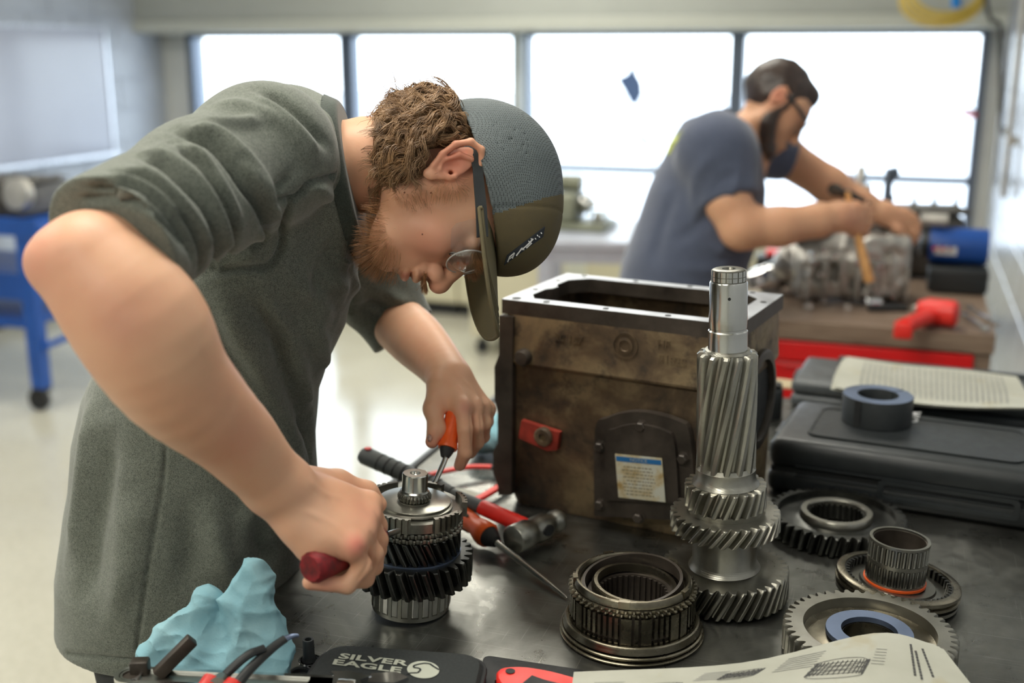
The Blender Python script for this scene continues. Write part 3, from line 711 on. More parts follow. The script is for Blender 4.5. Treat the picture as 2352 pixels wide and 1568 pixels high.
def casting(name, label, cat, c, sx, sy, sz, mat, seed, n=14, rz=0.0, group=None, extra=None):
    """a lumpy machined housing: body, bosses, ribs, bolts and flanges, each a mesh of its own"""
    rd = random.Random(seed); t = thing(name, label, cat, c, group); M = T(c, rz)
    obj('housing', MB().box((0, 0, sz*.45), (sx*.42, sy*.4, sz*.44), M, bev=min(sx, sy, sz)*.14, seg=3), mat, t)
    for i in range(n):
        k = rd.random(); x, y, z = rd.uniform(-.38, .38)*sx, rd.choice([-1, 1])*sy*.40, rd.uniform(.15, .85)*sz
        if k < .4: obj('boss', MB().lathe([(0, -.01), (sz*.09, -.01), (sz*.11, 0), (sz*.10, sy*.1), (sz*.05, sy*.11), (sz*.045, sy*.07), (0, sy*.07)], 18, M@frame((1, 0, 0), z=(0, np.sign(y), 0.15), o=(x, y, z))), mat, t)
        elif k < .7: obj('rib', MB().box((x, y, z), (sx*.02, sy*.06, sz*.16), M, bev=.003), mat, t)
        else: obj('bolt', MB().lathe([(0, 0), (sz*.035, 0), (sz*.04, sz*.01), (sz*.03, sz*.05), (0, sz*.05)], 6, M@frame((1, 0, 0), z=(0, np.sign(y), 0), o=(x, y, z))), M_['steelrough'], t, smooth=20)
    obj('flange', MB().box((0, 0, sz*.93), (sx*.46, sy*.44, sz*.03), M, bev=.004), mat, t)
    for i in range(4):
        obj('stud', MB().lathe([(0, 0), (.008, 0), (.008, sz*.14), (0, sz*.16)], 8, M@T((sx*(-.36+.24*i), rd.uniform(-.2, .2)*sy, sz*.961))), M_['steelrough'], t)
    if extra: extra(t, M)
    return t
zc = zt+.001
def cart_extra(t, M):
    for i, (x, y, r) in enumerate(((.02, -.1, .05), (.22, -.05, .07), (-.2, 0, .06))):
        obj('pulley', MB().lathe([(0, 0), (r, 0), (r, .01), (r*.8, .02), (r, .03), (r, .04), (r*.3, .045), (0, .045)], 24, M@frame((1, 0, 0.2), z=(0, -1, 0.1), o=(x, y-.12, .12))), M_['alu'] if i % 2 else M_['aludark'], t)
casting('engine_block', 'dark dirty engine block on the blue cart', 'engine', (x1-.28, y0+.27, zc), .42, .38, .17, M_['aludark'], 3, 16, extra=cart_extra)
casting('gearbox_part', 'tan cast gearbox part on the blue cart, left of the engine block', 'gearbox', (x1-.74, y0+.27, zc), .38, .34, .15, M_['alu'], 5, 12)
# corner pipes and hose near the right wall
for i, (px, r, m) in enumerate(((2289, .012, 'wall_gloss'), (2303, .016, 'alu'))):
    q = onX(px+10, 200, WALLR-.05); y = min(q[1], WALLB-.4)-i*.25
    c = obj('conduit_pipe', MB().tube([(WALLR-.035, y, .95), (WALLR-.035, y, 2.98)], r, 12).box((WALLR-.02, y, 1.2), (.012, .03, .02)).box((WALLR-.02, y, 2.2), (.012, .03, .02)), M_[m])
    tagp(c, ['thin white conduit pipe beside the rightmost window frame', 'thicker grey conduit pipe on the right wall near the corner'][i], 'pipe')
hc = P(2175, -18, 5.6); t = thing('hose_coil', 'coiled yellow air hose hanging at the top right corner', 'hose', hc)
for k in range(4): 
    a = np.linspace(0, 2*math.pi, 40); rr = .155+.014*k
    obj('coil', MB().tube([hc+RT*(math.cos(t_)*rr)+ZU*(math.sin(t_)*rr*.62-.01*k)+FWD*(.02*k) for t_ in a], .009, 8), M_['yellow'], t)
obj('coupler', MB().tube([P(2196, -22, 5.5), P(2197, 18, 5.5)], .022, 14), pm('blue_fitting', (0.0, 0.2, 0.6), .4), t)
obj('hanger', MB().tube([hc+ZU*.1, (hc[0], hc[1], CEIL)], .006, 8), M_['mullion'], t)
o = obj('air_hose', MB().tube(smoothpath([P(2262, -60, 5.35), P(2266, 8, 5.35), P(2276, 45, 5.35), P(2296, 60, 5.35), P(2299, 150, 5.35), P(2300, 300, 5.35)]), .010, 8), M_['blackrub']); tagp(o, 'black air hose running down the right corner', 'hose')
rc = P(2218, 258, 6.05); t = thing('red_clamp', 'small red clamp on the right window frame', 'clamp', rc)
obj('jaw', MB().tube(smoothpath([rc-RT*.06+ZU*.02, rc+ZU*.025, rc+RT*.05]), .008, 8), M_['mullion'], t); obj('grip', MB().tube([rc-RT*.03-ZU*.012, rc+RT*.05-ZU*.012], .016, 10), M_['redplastic'], t)
obj('rod', MB().tube([rc+RT*.045, rc+RT*.15+FWD*.3], .006, 8), M_['mullion'], t)
# ------------------------------------------------------------------ steel bench
BX0, BX1, BY0, BY1, BZ = G(600, 1370)[0], WALLR-0.025, 0.42, G(1200, 855)[1], 0.90
bt = thing('steel_workbench', 'stainless steel workbench top covered with gearbox parts and tools', 'workbench', ((BX0+BX1)/2, (BY0+BY1)/2, 0))
obj('worktop', bx(BX0, BX1, BY0, BY1, BZ-0.035, BZ, .003), M_['bench'], bt, smooth=0)
obj('edge_strip', bx(BX0-.012, BX0-.0005, BY0, BY1, BZ-.045, BZ+.004, .002), M_['blackplast'], bt, smooth=0)
obj('undershelf', bx(BX0+.05, BX1-.05, BY0+.06, BY1-.06, .22, .245, .003), M_['bench'], bt, smooth=0)
for lx in (BX0+.07, BX1-.07):
    for ly in (BY0+.08, BY1-.08):
        obj('leg', MB().lathe([(0, 0.0), (.03, 0), (.03, .01), (.022, .03), (.022, BZ-.036), (0, BZ-.036)], 20, T((lx, ly, 0))), M_['steelrough'], bt)

def axis_at(px, py):
    b = G(px, py); d = Dd(b); return b, d, (lambda y, x=px: P(x, y, d)[2]), (lambda r, y: r*mpp(P(px, y, d)))
def seg_ring(mb, nteeth, ro, rt, ri, a0, a1, z0, z1, M):
    """arc of a splined ring wall between angles a0 and a1"""
    n = max(2, int(nteeth*(a1-a0)/(2*math.pi))); pts = []
    st = (a1-a0)/n
    for i in range(n):
        a = a0+i*st; pts += [(rt, a+.12*st), (rt, a+.55*st), (ro, a+.65*st), (ro, a+1.02*st)]
    pts[0] = (rt, a0); pts[-1] = (ro, a1); out = [(r*math.cos(a), r*math.sin(a)) for r, a in pts]; inn = [(ri*math.cos(a), ri*math.sin(a)) for r, a in pts]
    m = len(out); V = [(x, y, z) for z in (z0, z1) for x, y in out]+[(x, y, z) for z in (z0, z1) for x, y in inn]; F = []
    for i in range(m-1): F += [(i, i+1, m+i+1, m+i), (2*m+i+1, 2*m+i, 3*m+i, 3*m+i+1), (m+i, m+i+1, 3*m+i+1, 3*m+i), (i+1, i, 2*m+i, 2*m+i+1)]
    F += [(0, m, 3*m, 2*m), (m-1, 3*m-1, 4*m-1, 2*m-1)]
    mb.add(V, F, M)
# ---------------- gear stack being worked on
b, d, zz, rr = axis_at(943, 1394)
g = thing('shaft_gear_stack', 'dark stacked gears with a bright shaft end that the man works on', 'gears', b)
hs_ = zz(1091, 950)-BZ; tl_ = float((P(954, 1091, d)-(b+ZU*hs_))@RT)/hs_
M0 = T((b[0], b[1], 0), 0, (FWD, tl_)); M0[:3, 3] = b+ZU*abs(tl_)*.05-M0[:3, 2]*BZ; z = lambda y: zz(y, 950)
zb_, zA = BZ, z(1325)
n = 24; R = rr(91, 1360)
cage = obj('bearing_cage', MB().lathe([(R-.006, zb_+.001), (R-.0015, zb_+.001), (R-.0015, zb_+.006), (R-.003, zb_+.007), (R-.003, zA-.004), (R-.006, zA-.004)], 60, M0, closed=True), M_['steelrough'], g)
for i in range(n):
    a = 2*math.pi*i/n; Mi = M0@T(((R-.002)*math.cos(a), (R-.002)*math.sin(a), 0), a)
    obj('roller', MB().box((0, 0, (zb_+zA)/2), (.0025, .0038, (zA-zb_)/2-.008), Mi, bev=.0008, seg=1), M_['steel'], cage, smooth=0)
    Mj = M0@T(((R-.002)*math.cos(a+.13), (R-.002)*math.sin(a+.13), 0), a+.13)
    obj('cage_bar', MB().box((0, 0, (zb_+zA)/2), (.0018, .0022, (zA-zb_)/2-.006), Mj), M_['steelrough'], cage, smooth=0)
R = rr(139, 1300); obj('lower_gear', MB().gear(31, R, R*.875, zA+.001, z(1263), -.17, R*.5, M0, rows=6), M_['geardark'], g)
obj('lower_gear_hub', MB().lathe([(R*.5, zA-.003), (R*.62, zA-.003), (R*.62, zA+.0005), (R*.5, zA+.0005)], 60, M0, closed=True), M_['geardark'], g)
R = rr(110, 1235); obj('upper_gear', MB().gear(29, R, R*.875, z(1263)+.0005, z(1211), -.26, R*.5, M0, rows=7), M_['geardark'], g)
obj('groove_ring', MB().lathe([(R*.5, z(1263)), (R*1.01, z(1263)), (R*1.01, z(1263)+.002), (R*.5, z(1263)+.002)], 72, M0, closed=True), M_['bluesteel'], g)
zd0, zd1 = z(1211)+.0005, z(1187)
for q in range(2):
    za = zd0+(zd1-zd0)*(.02+.5*q); obj('dog_teeth', MB().gear(44, R*1.03, R*.975, za, za+(zd1-zd0)*.42, 0, R*.5, M0, rows=2, tipw=.3, rootw=.6, cham=.0015, phase=q*.03), M_['gear'], g)
R = rr(122, 1165); zs0, zs1 = zd1+.0015, z(1151); sl = MB(); cut = [0.0, 62, 122, 178, 240, 300]
obj('sleeve_base', MB().lathe([(R*.6, zs0), (R*.93, zs0), (R*.93, zs0+(zs1-zs0)*.6), (R*.6, zs0+(zs1-zs0)*.6)], 80, M0, closed=True), M_['gear'], g)
for i, a in enumerate(cut):
    s = MB(); a0 = R_(a+20-64); a1 = R_((cut+[360])[i+1]-64-6)
    seg_ring(s, 58, R*.955, R, R*.90, a0, a1, zs0+.0005, zs1, M0); obj('sleeve_segment', s, M_['gear'], g, smooth=20)
R2 = rr(84, 1151); zdisc = zs0+(zs1-zs0)*.6
obj('thrust_washer', MB().lathe([(R2*.45, zdisc+.001), (R2*1.06, zdisc+.001), (R2*1.06, zdisc+.003), (R2, zdisc+.004), (R2, zdisc+.0068), (R2*.97, zdisc+.0075), (R2*.45, zdisc+.0075)], 80, M0, closed=True), M_['gearlight'], g)
R3 = rr(39, 1150); zc_ = zdisc+.0077
obj('spline_collar', MB().gear(28, R3, R3*.84, zc_, zc_+.010, 0, R3*.3, M0, rows=2, tipw=.3, rootw=.8, cham=.003), M_['gear'], g)
Rs = rr(29.5, 1110); zt_ = z(1090)
obj('shaft_end', MB().lathe([(Rs*1.05, zc_+.009), (Rs*1.16, zc_+.010), (Rs*1.16, zc_+.012), (Rs*1.02, zc_+.0135), (Rs, zc_+.015), (Rs, zt_-.0012), (Rs*.94, zt_), (Rs*.42, zt_), (Rs*.36, zt_-.004), (Rs*.2, zt_-.006), (0, zt_-.007)], 56, M0), M_['steel'], g)
obj('shaft', MB().lathe([(0, BZ+.002), (Rs*1.3, BZ+.002), (Rs*1.3, zc_), (0, zc_)], 40, M0), M_['steelrough'], g)
# ---------------- upright countershaft
b, d, zz, rr = axis_at(1662, 1366)
g = thing('countershaft', 'tall upright countershaft with helical pinion and three gears', 'gears', b)
hs_ = zz(622)-BZ; tilt = float((P(1674, 622, d)-(b+ZU*hs_))@RT)/hs_
M0 = T(b, 0, (FWD, tilt)); M0[:3, 3] = b+ZU*(abs(tilt)*.082+.0005); z = lambda y: zz(y)-BZ
def L(name, prof, mat='gearlight', n=72): obj(name, MB().lathe(prof, n, M0), M_[mat], g)
R = rr(145, 1330); obj('large_gear', MB().gear(37, R, R*.89, .001, z(1303), .26, None, M0, rows=7), M_['gear'], g)
r = rr(73, 1300); L('lower_neck', [(r*.9, z(1303)-.001), (r*1.12, z(1303)+.0005), (r*1.07, z(1303)+.004), (r, z(1303)+.009), (r, z(1214)+.001)])
R = rr(125, 1195); obj('middle_gear', MB().gear(30, R, R*.875, z(1216), z(1176), .27, None, M0, rows=7), M_['gearlight'], g)
r = rr(84, 1170); L('upper_groove', [(r*.9, z(1176)), (r, z(1176)), (r, z(1164)), (r*.9, z(1164))], 'gear')
R = rr(93, 1140); obj('small_gear', MB().gear(22, R, R*.82, z(1165), z(1112), .26, None, M0, rows=7), M_['gearlight'], g)
r = rr(68, 1090); L('pinion_base', [(r*1.0, z(1113)), (r*1.13, z(1112)+.0004), (r*1.06, z(1112)+.004), (r, z(1112)+.008), (r, z(1078)), (r*.9, z(1070))])
R = rr(68.5, 950); obj('helical_pinion', MB().gear(13, R, R*.80, z(1092), z(812), .95, None, M0, rows=26, cham=.003, tipw=.44, rootw=.8), M_['gearlight'], g)
L('pinion_cap', [(R*.72, z(812)-.002), (R*.80, z(812)+.0002), (R*.74, z(812)+.003), (R*.6, z(812)+.004)])
r = rr(45, 790); L('lower_journal', [(r*1.02, z(812)), (r*1.02, z(808)), (r, z(806)), (r, z(764)), (r*.94, z(761)), (r*.94, z(757))], 'steel')
r = rr(43.5, 700); L('upper_journal', [(r*.94, z(759)), (r, z(756)), (r*1.01, z(745)), (r*1.01, z(722)), (r, z(720)), (r, z(654)), (r*.95, z(650)), (r*.85, z(649.5))], 'steel')
hp = M0@np.array([*(np.array([math.cos(R_(-98)+HEAD), math.sin(R_(-98)+HEAD)])*(r-.001)), z(683), 1])
obj('oil_hole', MB().lathe([(0, 0), (.0019, 0), (.0019, .0014), (0, .0014)], 14, axis_frame(hp[:3], hp[:3]+np.array([math.cos(R_(-98)+HEAD), math.sin(R_(-98)+HEAD), 0]))), M_['blackrub'], g)
r = rr(40, 630); L('spline_root', [(r*.94, z(650)), (r*.94, z(624)), (r*.84, z(622)), (r*.40, z(622)), (r*.34, z(627)), (0, z(629))], 'gear')
for i in range(18):
    a = 2*math.pi*i/18
    for (ya, yb) in ((648.5, 639), (637.5, 625.5)):
        seg = MB(); m = [(r*1.0*math.cos(a+t), r*1.0*math.sin(a+t)) for t in np.linspace(-.142, .142, 5)]+[(r*.90*math.cos(a+t), r*.90*math.sin(a+t)) for t in np.linspace(.142, -.142, 5)]
        seg.prism(m, z(ya), z(yb), M0); obj('spline', seg, M_['steel'], g, smooth=20)
# ---------------- synchroniser hub in front
b, d, zz, rr = axis_at(1450, 1449); z = zz
g = thing('synchroniser_hub', 'bronze-tinted synchroniser hub drum on stacked rings, front of the countershaft', 'gears', b); M0 = T((b[0], b[1], 0))
R = rr(165, 1440)
for i, (ra, r0, r1, z0, z1) in enumerate(((.86, .99, 1.0, BZ+.0005, BZ+.0052), (.84, .975, .985, BZ+.0062, BZ+.0112), (.80, .955, .93, BZ+.0122, z(1411)))):
    obj('base_ring', MB().lathe([(R*ra, z0), (R*r0*.985, z0), (R*r0, z0+.0012), (R*r1, z1-.0012), (R*r1*.98, z1), (R*(r1-.045), z1), (R*(r1-.05), z1-.002), (R*ra, z1-.002)], 96, M0, closed=True), M_['hub'], g)
R = rr(144, 1400); zb0, zb1 = z(1424), z(1352)
obj('drum', MB().lathe([(R*.80, BZ+.004), (R*.93, BZ+.004), (R*.93, zb1), (R*.80, zb1)], 96, M0, closed=True), M_['casedark'], g)
rd = random.Random(4); a = 0.0
while a < 2*math.pi-.06:
    w = rd.choice([.05, .05, .06, .05, .16]); a2 = min(a+w, 2*math.pi-.02); hgt = rd.choice([1, 1, .55]) if w < .1 else 1
    for (f0, f1) in (((0, .42), (.5, .98)) if w < .1 else ((0, .98),)):
        s = MB(); m = [(R*math.cos(t), R*math.sin(t)) for t in np.linspace(a, a2, 4)]+[(R*.925*math.cos(t), R*.925*math.sin(t)) for t in np.linspace(a2, a, 4)]
        s.prism(m, zb0-.012+(zb1-zb0+.012)*f0, zb0-.012+(zb1-zb0+.012)*f1, M0); obj('spline', s, M_['hub'], g, smooth=20)
    a = a2+.045
for q in range(2):
    za = zb1+.0003+q*.0042; obj('dog_teeth', MB().gear(50, R*1.02, R*.965, za, za+.0037, 0, R*.8, M0, rows=2, tipw=.25, rootw=.6, cham=.0016, phase=q*.06), M_['hub'], g)
R = rr(136, 1330); z0, z1 = zb1+.009, z(1322)
obj('cone_ring', MB().lathe([(R*.88, z0), (R*1.0, z0), (R*.985, z1-.002), (R*.965, z1), (R*.93, z1), (R*.90, z1-.003)], 96, M0, closed=True), M_['hub'], g)
for ang in (-104, -34, 40, 110, 180):
    s = MB(); t = np.linspace(R_(ang)+HEAD-.09, R_(ang)+HEAD+.09, 6); s.prism([(R*1.012*math.cos(x), R*1.012*math.sin(x)) for x in t]+[(R*.93*math.cos(x), R*.93*math.sin(x)) for x in t[::-1]], z0+.0005, z1+.001, M0); obj('lug', s, M_['hub'], g, smooth=20)
Mi = T((b[0], b[1], z1-.010), 0, (np.array([.8, -.6, 0]), R_(7)))
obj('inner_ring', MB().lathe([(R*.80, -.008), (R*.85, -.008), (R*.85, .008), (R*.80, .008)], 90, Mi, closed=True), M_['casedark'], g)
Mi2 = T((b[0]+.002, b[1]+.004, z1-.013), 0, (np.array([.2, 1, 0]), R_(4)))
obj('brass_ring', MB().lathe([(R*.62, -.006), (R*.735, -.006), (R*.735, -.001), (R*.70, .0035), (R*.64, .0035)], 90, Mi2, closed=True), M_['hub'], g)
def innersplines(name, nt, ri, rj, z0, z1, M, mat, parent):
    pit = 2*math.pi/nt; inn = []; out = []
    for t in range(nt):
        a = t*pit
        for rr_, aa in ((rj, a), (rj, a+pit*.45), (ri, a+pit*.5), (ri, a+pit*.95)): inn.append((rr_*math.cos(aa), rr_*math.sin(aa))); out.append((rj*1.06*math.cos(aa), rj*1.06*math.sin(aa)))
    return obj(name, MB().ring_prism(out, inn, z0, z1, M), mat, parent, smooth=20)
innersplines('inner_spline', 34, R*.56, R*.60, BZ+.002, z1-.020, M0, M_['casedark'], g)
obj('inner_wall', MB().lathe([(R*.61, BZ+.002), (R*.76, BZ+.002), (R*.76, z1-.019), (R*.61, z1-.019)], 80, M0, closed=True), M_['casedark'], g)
# ---------------- dark gear at the right
b, d, zz, rr = axis_at(1918, 1220); z = zz
g = thing('large_black_gear', 'large blackened gear lying flat against the black tool case', 'gear', b); M0 = T((b[0], b[1], 0)); R = rr(155, 1190); zt_ = z(1176)
obj('toothed_rim', MB().gear(40, R, R*.90, BZ+.001, zt_, .07, R*.845, M0, rows=5, cham=.002), M_['geardark'], g)
obj('web', MB().lathe([(R*.40, BZ+.004), (R*.86, BZ+.004), (R*.86, zt_-.009), (R*.62, zt_-.011), (R*.55, zt_-.008), (R*.40, zt_-.006)], 80, M0, closed=True), M_['geardark'], g)
obj('hub_ring', MB().lathe([(R*.415, zt_-.007), (R*.53, zt_-.007), (R*.525, zt_+.001), (R*.51, zt_+.003), (R*.43, zt_+.003), (R*.415, zt_+.001)], 72, M0, closed=True), M_['gearlight'], g)
for i in range(30):
    a = 2*math.pi*i/30; obj('roller', MB().lathe([(0, BZ+.003), (.0022, BZ+.003), (.0022, zt_-.002), (0, zt_-.002)], 8, T((b[0]+R*.395*math.cos(a), b[1]+R*.395*math.sin(a), 0))), M_['geardark'], g)
# ---------------- foreground gear
b, d, zz, rr = axis_at(1992, 1504); z = zz
g = thing('wide_spur_gear', 'bright steel spur gear with a blue washer, partly under the manual', 'gear', b); M0 = T((b[0], b[1], 0)); R = rr(194, 1440); zt_ = z(1441)
obj('toothed_rim', MB().gear(47, R, R*.905, BZ+.001, zt_, .03, R*.765, M0, rows=4, cham=.0022, tipw=.34, rootw=.8), M_['gearlight'], g)
obj('web', MB().lathe([(R*.30, BZ+.004), (R*.78, BZ+.004), (R*.775, zt_-.013), (R*.70, zt_-.015), (R*.55, zt_-.012), (R*.30, zt_-.010)], 90, M0, closed=True), M_['hub'], g)
obj('washer', MB().lathe([(R*.318, zt_-.009), (R*.50, zt_-.009), (R*.505, zt_-.006), (R*.50, zt_-.003), (R*.325, zt_-.003)], 90, M0, closed=True), M_['bluesteel'], g)
# ---------------- ring and needle bearing
b = G(2058, 1372); g = thing('synchroniser_ring', 'grooved steel synchroniser ring with inner splines, tilted on the big gear\'s edge', 'ring', b)
d = Dd(b); R = 138*mpp(b); Mt = T((b[0], b[1], BZ+.0215), 0, (FWD, R_(5.5))); 
obj('outer_ring', MB().lathe([(R*.865, -.006), (R*.97, -.006), (R*1.0, -.004), (R*1.0, -.0005), (R*.955, .0005), (R*.955, .003), (R*1.0, .004), (R*.99, .0075), (R*.955, .009), (R*.865, .009)], 96, Mt, closed=True), M_['hub'], g)
innersplines('inner_spline', 48, R*.79, R*.84, -.005, .0075, Mt, M_['geardark'], g)
obj('inner_flange', MB().lathe([(R*.45, -.0055), (R*.80, -.0055), (R*.80, -.003), (R*.62, -.002), (R*.60, .001), (R*.45, .001)], 80, Mt, closed=True), M_['gear'], g)
obj('lower_ring', MB().lathe([(R*.80, -.0135), (R*.985, -.0135), (R*.985, -.009), (R*.8, -.009)], 90, Mt, closed=True), M_['gear'], g)
q = (Mt@np.array([-.004, 0, .0018, 1]))[:3]; g = thing('needle_bearing', 'upright double-row needle roller bearing with an orange band', 'bearing', q)
Rn = 67*mpp(P(2050, 1290, d)); Mn = T(q, 0, (FWD, R_(2.5))); Hn = 96*mpp(q)/math.cos(R_(23)); 
for (f0, f1) in ((0.05, .10), (.48, .56), (.94, 1.0)): obj('cage_ring', MB().lathe([(Rn*.90, Hn*f0), (Rn, Hn*f0), (Rn, Hn*f1), (Rn*.90, Hn*f1)], 64, Mn, closed=True), M_['gearlight'], g)
obj('orange_band', MB().lathe([(Rn*.93, -.0), (Rn*1.04, 0), (Rn*1.04, Hn*.05), (Rn*.93, Hn*.05)], 64, Mn, closed=True), M_['orange'], g)
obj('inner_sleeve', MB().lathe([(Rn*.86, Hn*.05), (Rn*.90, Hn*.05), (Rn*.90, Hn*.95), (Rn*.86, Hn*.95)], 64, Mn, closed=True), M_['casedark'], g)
for i in range(32):
    a = 2*math.pi*i/32
    for f0, f1 in ((.11, .47), (.57, .93)):
        obj('roller', MB().lathe([(0, Hn*f0), (Rn*.045, Hn*f0), (Rn*.045, Hn*f1), (0, Hn*f1)], 8, Mn@T((Rn*.955*math.cos(a), Rn*.955*math.sin(a), 0))), M_['steel'], g)
    a += math.pi/32; obj('cage_bar', MB().box((0, 0, Hn*.5), (Rn*.03, Rn*.03, Hn*.44), Mn@T((Rn*.95*math.cos(a), Rn*.95*math.sin(a), 0), a)), M_['gearlight'], g, smooth=0)

# ---------------- gearbox housing
ztop = 1.224; FL, BL, BR, FR = [G(*c, ztop) for c in ((1170, 688), (1285, 628), (1775, 673), (1727, 753))]
ex = FR-FL; ex[2] = 0; WX = (np.linalg.norm(ex)+.354)/2; ex /= np.linalg.norm(ex); ang = math.atan2(ex[1], ex[0])+R_(0.8); c = (FL+BL+BR+FR)/4
WY = .226; H = ztop-BZ; cb = np.array([c[0], c[1], BZ+.0008]); MH = T(cb, ang)
g = thing('gearbox_housing', 'large oil-stained cast gearbox housing, open at the top', 'gearbox', cb)
w, h = WX/2, WY/2
def wall_loft(rows, t):
    """vertical walls through rounded-rectangle rows (z, half x, half y), thickness t, open top and bottom closed"""
    V = []; F = []; n = None
    for z_, a_, b_ in rows: l = rrect(a_, b_, .018, 4); n = len(l); V += [(x, y, z_) for x, y in l]
    k = len(rows)
    for z_, a_, b_ in rows[::-1]: V += [(x, y, max(z_, t)) for x, y in rrect(a_-t, b_-t, .012, 4)]
    K = 2*k
    F = [(i*n+j, i*n+(j+1) % n, (i+1)*n+(j+1) % n, (i+1)*n+j) for i in range(K-1) for j in range(n)]
    F.append(list(range(n))[::-1]); F.append([(K-1)*n+j for j in range(n)]); return V, F
rows = [(0, w-.012, h-.012), (.02, w-.006, h-.007), (.12, w-.004, h-.006), (.222, w-.004, h-.005), (.231, w+.001, h+.004), (.240, w+.001, h+.003), (.27, w-.001, h+.001), (.29, w-.001, h+.001), (H-.022, w-.002, h+.0)]
obj('body', MB().add(*wall_loft(rows, .014), M=MH), M_['case'], g, smooth=40)
# top flange with recessed corners
def flange_inner():
    a_, b_ = w-.026, h-.024; c_ = .026
    return [(a_, b_-c_), (a_-c_, b_), (0, b_), (-a_+c_, b_), (-a_, b_-c_), (-a_, .02), (-a_+.008, .008), (-a_+.008, -.008), (-a_, -.02), (-a_, -b_+c_), (-a_+c_*.6, -b_), (0, -b_), (a_-c_, -b_), (a_, -b_+c_), (a_, -.02), (a_, .02)]
inn = flange_inner(); outl = []
for x, y in inn:
    k = max(abs(x)/w, abs(y)/h); outl.append((np.clip(x/k, -w, w)*1.0, np.clip(y/k, -h, h)*1.0))
for i, s in ((0, (w, h)), (4, (-w, h)), (9, (-w, -h)), (13, (w, -h))): outl[i] = s
outl[1] = (w*.80, h); outl[3] = (-w*.85, h); outl[10] = (-w*.85, -h); outl[12] = (w*.85, -h)
fl = obj('top_flange', MB().ring_prism(outl, inn, H-.022, H, MH), [M_['casedark'], M_['flange']], g, smooth=0)
for p in fl.data.polygons: p.material_index = 1 if p.normal.z > .9 else 0
for x, y, r in [(-w+.018, -h+.013, .0065), (-w*.62, -h+.011, .005), (-w*.1, -h+.011, .004), (w*.42, -h+.011, .004), (w-.014, -h+.014, .005), (-w+.014, -.03, .004), (-w+.014, .05, .004), (-w*.8, h-.011, .004), (-w*.3, h-.011, .004), (w*.2, h-.011, .004), (w*.75, h-.011, .004), (w-.012, .045, .004)]:
    obj('bolt_hole', MB().lathe([(0, H+.0002), (r, H+.0002), (r*1.1, H+.0006), (r*1.15, H+.0002), (r*1.1, H-.001), (0, H-.001)], 16, MH@T((x, y, 0))), M_['blackrub'], g)
yf = -h
def fr(x, z_, y=0.0): return MH@frame((1, 0, 0), z=(0, -1, 0), o=(x, yf+y, z_))      # local z points out of the front face
px2 = lambda px, py: (lambda q: (q[0], q[2]))(np.linalg.inv(MH)@np.append(face(px, py), 1))
nf = MH[:3, 1]
def face(px, py): r = ray(px, py); o_ = MH[:3, 3]+MH[:3, 1]*yf; return CAM+r*(((o_-CAM)@nf)/(r@nf))
# vertical corner buttress at the left
lb = [(-w-.001, 0), (-w-.001, H-.023)]
obj('corner_rib', MB().add(*(lambda l: (l.V, l.F))(MB().prism([(-w-.003, .015), (-w+.020, .02), (-w+.022, .30), (-w-.001, .30), (-w-.001, .24), (-w-.009, .22), (-w-.009, .17), (-w-.004, .15), (-w-.004, .10), (-w-.012, .085), (-w-.012, .05), (-w-.004, .03)], -.002, .011)), M=fr(0, 0, .004)), M_['casedark'], g, smooth=0)
x_, z_ = px2(1207, 818); obj('corner_bolt', MB().lathe([(0, -.004), (.0125, -.004), (.013, .01), (.010, .016), (0, .017)], 20, fr(x_, z_)), M_['casedark'], g)
# side cover
cpt = [px2(*q) for q in ((1372, 1178), (1374, 985), (1400, 955), (1470, 940), (1560, 960), (1592, 1000), (1605, 1190))]
cc = np.mean(cpt, axis=0); cv = smoothpath(np.array([(x, y, 0) for x, y in cpt]), 4)[:, :2]
cover = obj('side_cover', MB().prism([tuple(q) for q in cv][::-1] if np.cross(cv[3]-cv[0], cv[6]-cv[0]) < 0 else [tuple(q) for q in cv], -.002, .012, fr(0, 0)), M_['casedark'], g, smooth=0)
ci = [tuple((np.array(q)-cc)*.72+cc) for q in cpt]; cv2 = smoothpath(np.array([(x, y, 0) for x, y in ci]), 4)[:, :2]
obj('cover_panel', MB().prism([tuple(q) for q in cv2][::-1], .0122, .020, fr(0, 0)), M_['casedark'], cover, smooth=0)
for q in ((1482, 972), (1388, 1018), (1577, 1045), (1388, 1150), (1476, 1180), (1590, 1150)):
    x_, z_ = px2(*q); obj('bolt', MB().lathe([(0, .012), (.0095, .012), (.0098, .014), (.0075, .0145), (.0075, .021), (.006, .0225), (0, .0225)], 6, fr(x_, z_)), M_['casedark'], cover, smooth=20)
# notice plate
lp = [px2(*q) for q in ((1426, 1031), (1533, 1041), (1541, 1141), (1434, 1130))]
def patch(name, quad, off, th, mat, parent):
    o_, nrm = MH[:3, 3], -MH[:3, 1]; V = [(fr(x, z_)[:3, 3]+nrm*off) for x, z_ in quad]+[(fr(x, z_)[:3, 3]+nrm*(off+th)) for x, z_ in quad]
    return obj(name, (V, [(0, 1, 2, 3), (7, 6, 5, 4), (0, 4, 5, 1), (1, 5, 6, 2), (2, 6, 7, 3), (3, 7, 4, 0)]), mat, parent, smooth=0)
nl = patch('notice_label', lp, .0215, .0006, M_['label'], g)
lq = np.array(lp); li = lambda u, v: tuple((lq[0]*(1-u)+lq[1]*u)*(1-v)+(lq[3]*(1-u)+lq[2]*u)*v)
patch('label_header', [li(.02, .05), li(.98, .05), li(.98, .16), li(.02, .16)], .0222, .0002, M_['labelblue'], nl)
V, F = textmesh('NOTICE', 1.0); V = V/np.array([np.ptp(V[:, 0]), np.ptp(V[:, 1]), 1]); nrm = -MH[:3, 1]
VV = [fr(*li(.5+v[0]*.36, .105-v[1]*.075))[:3, 3]+nrm*.0225 for v in V]; obj('lettering', (VV, F), M_['print'], nl, smooth=0)
rd = random.Random(9); lt = MB()
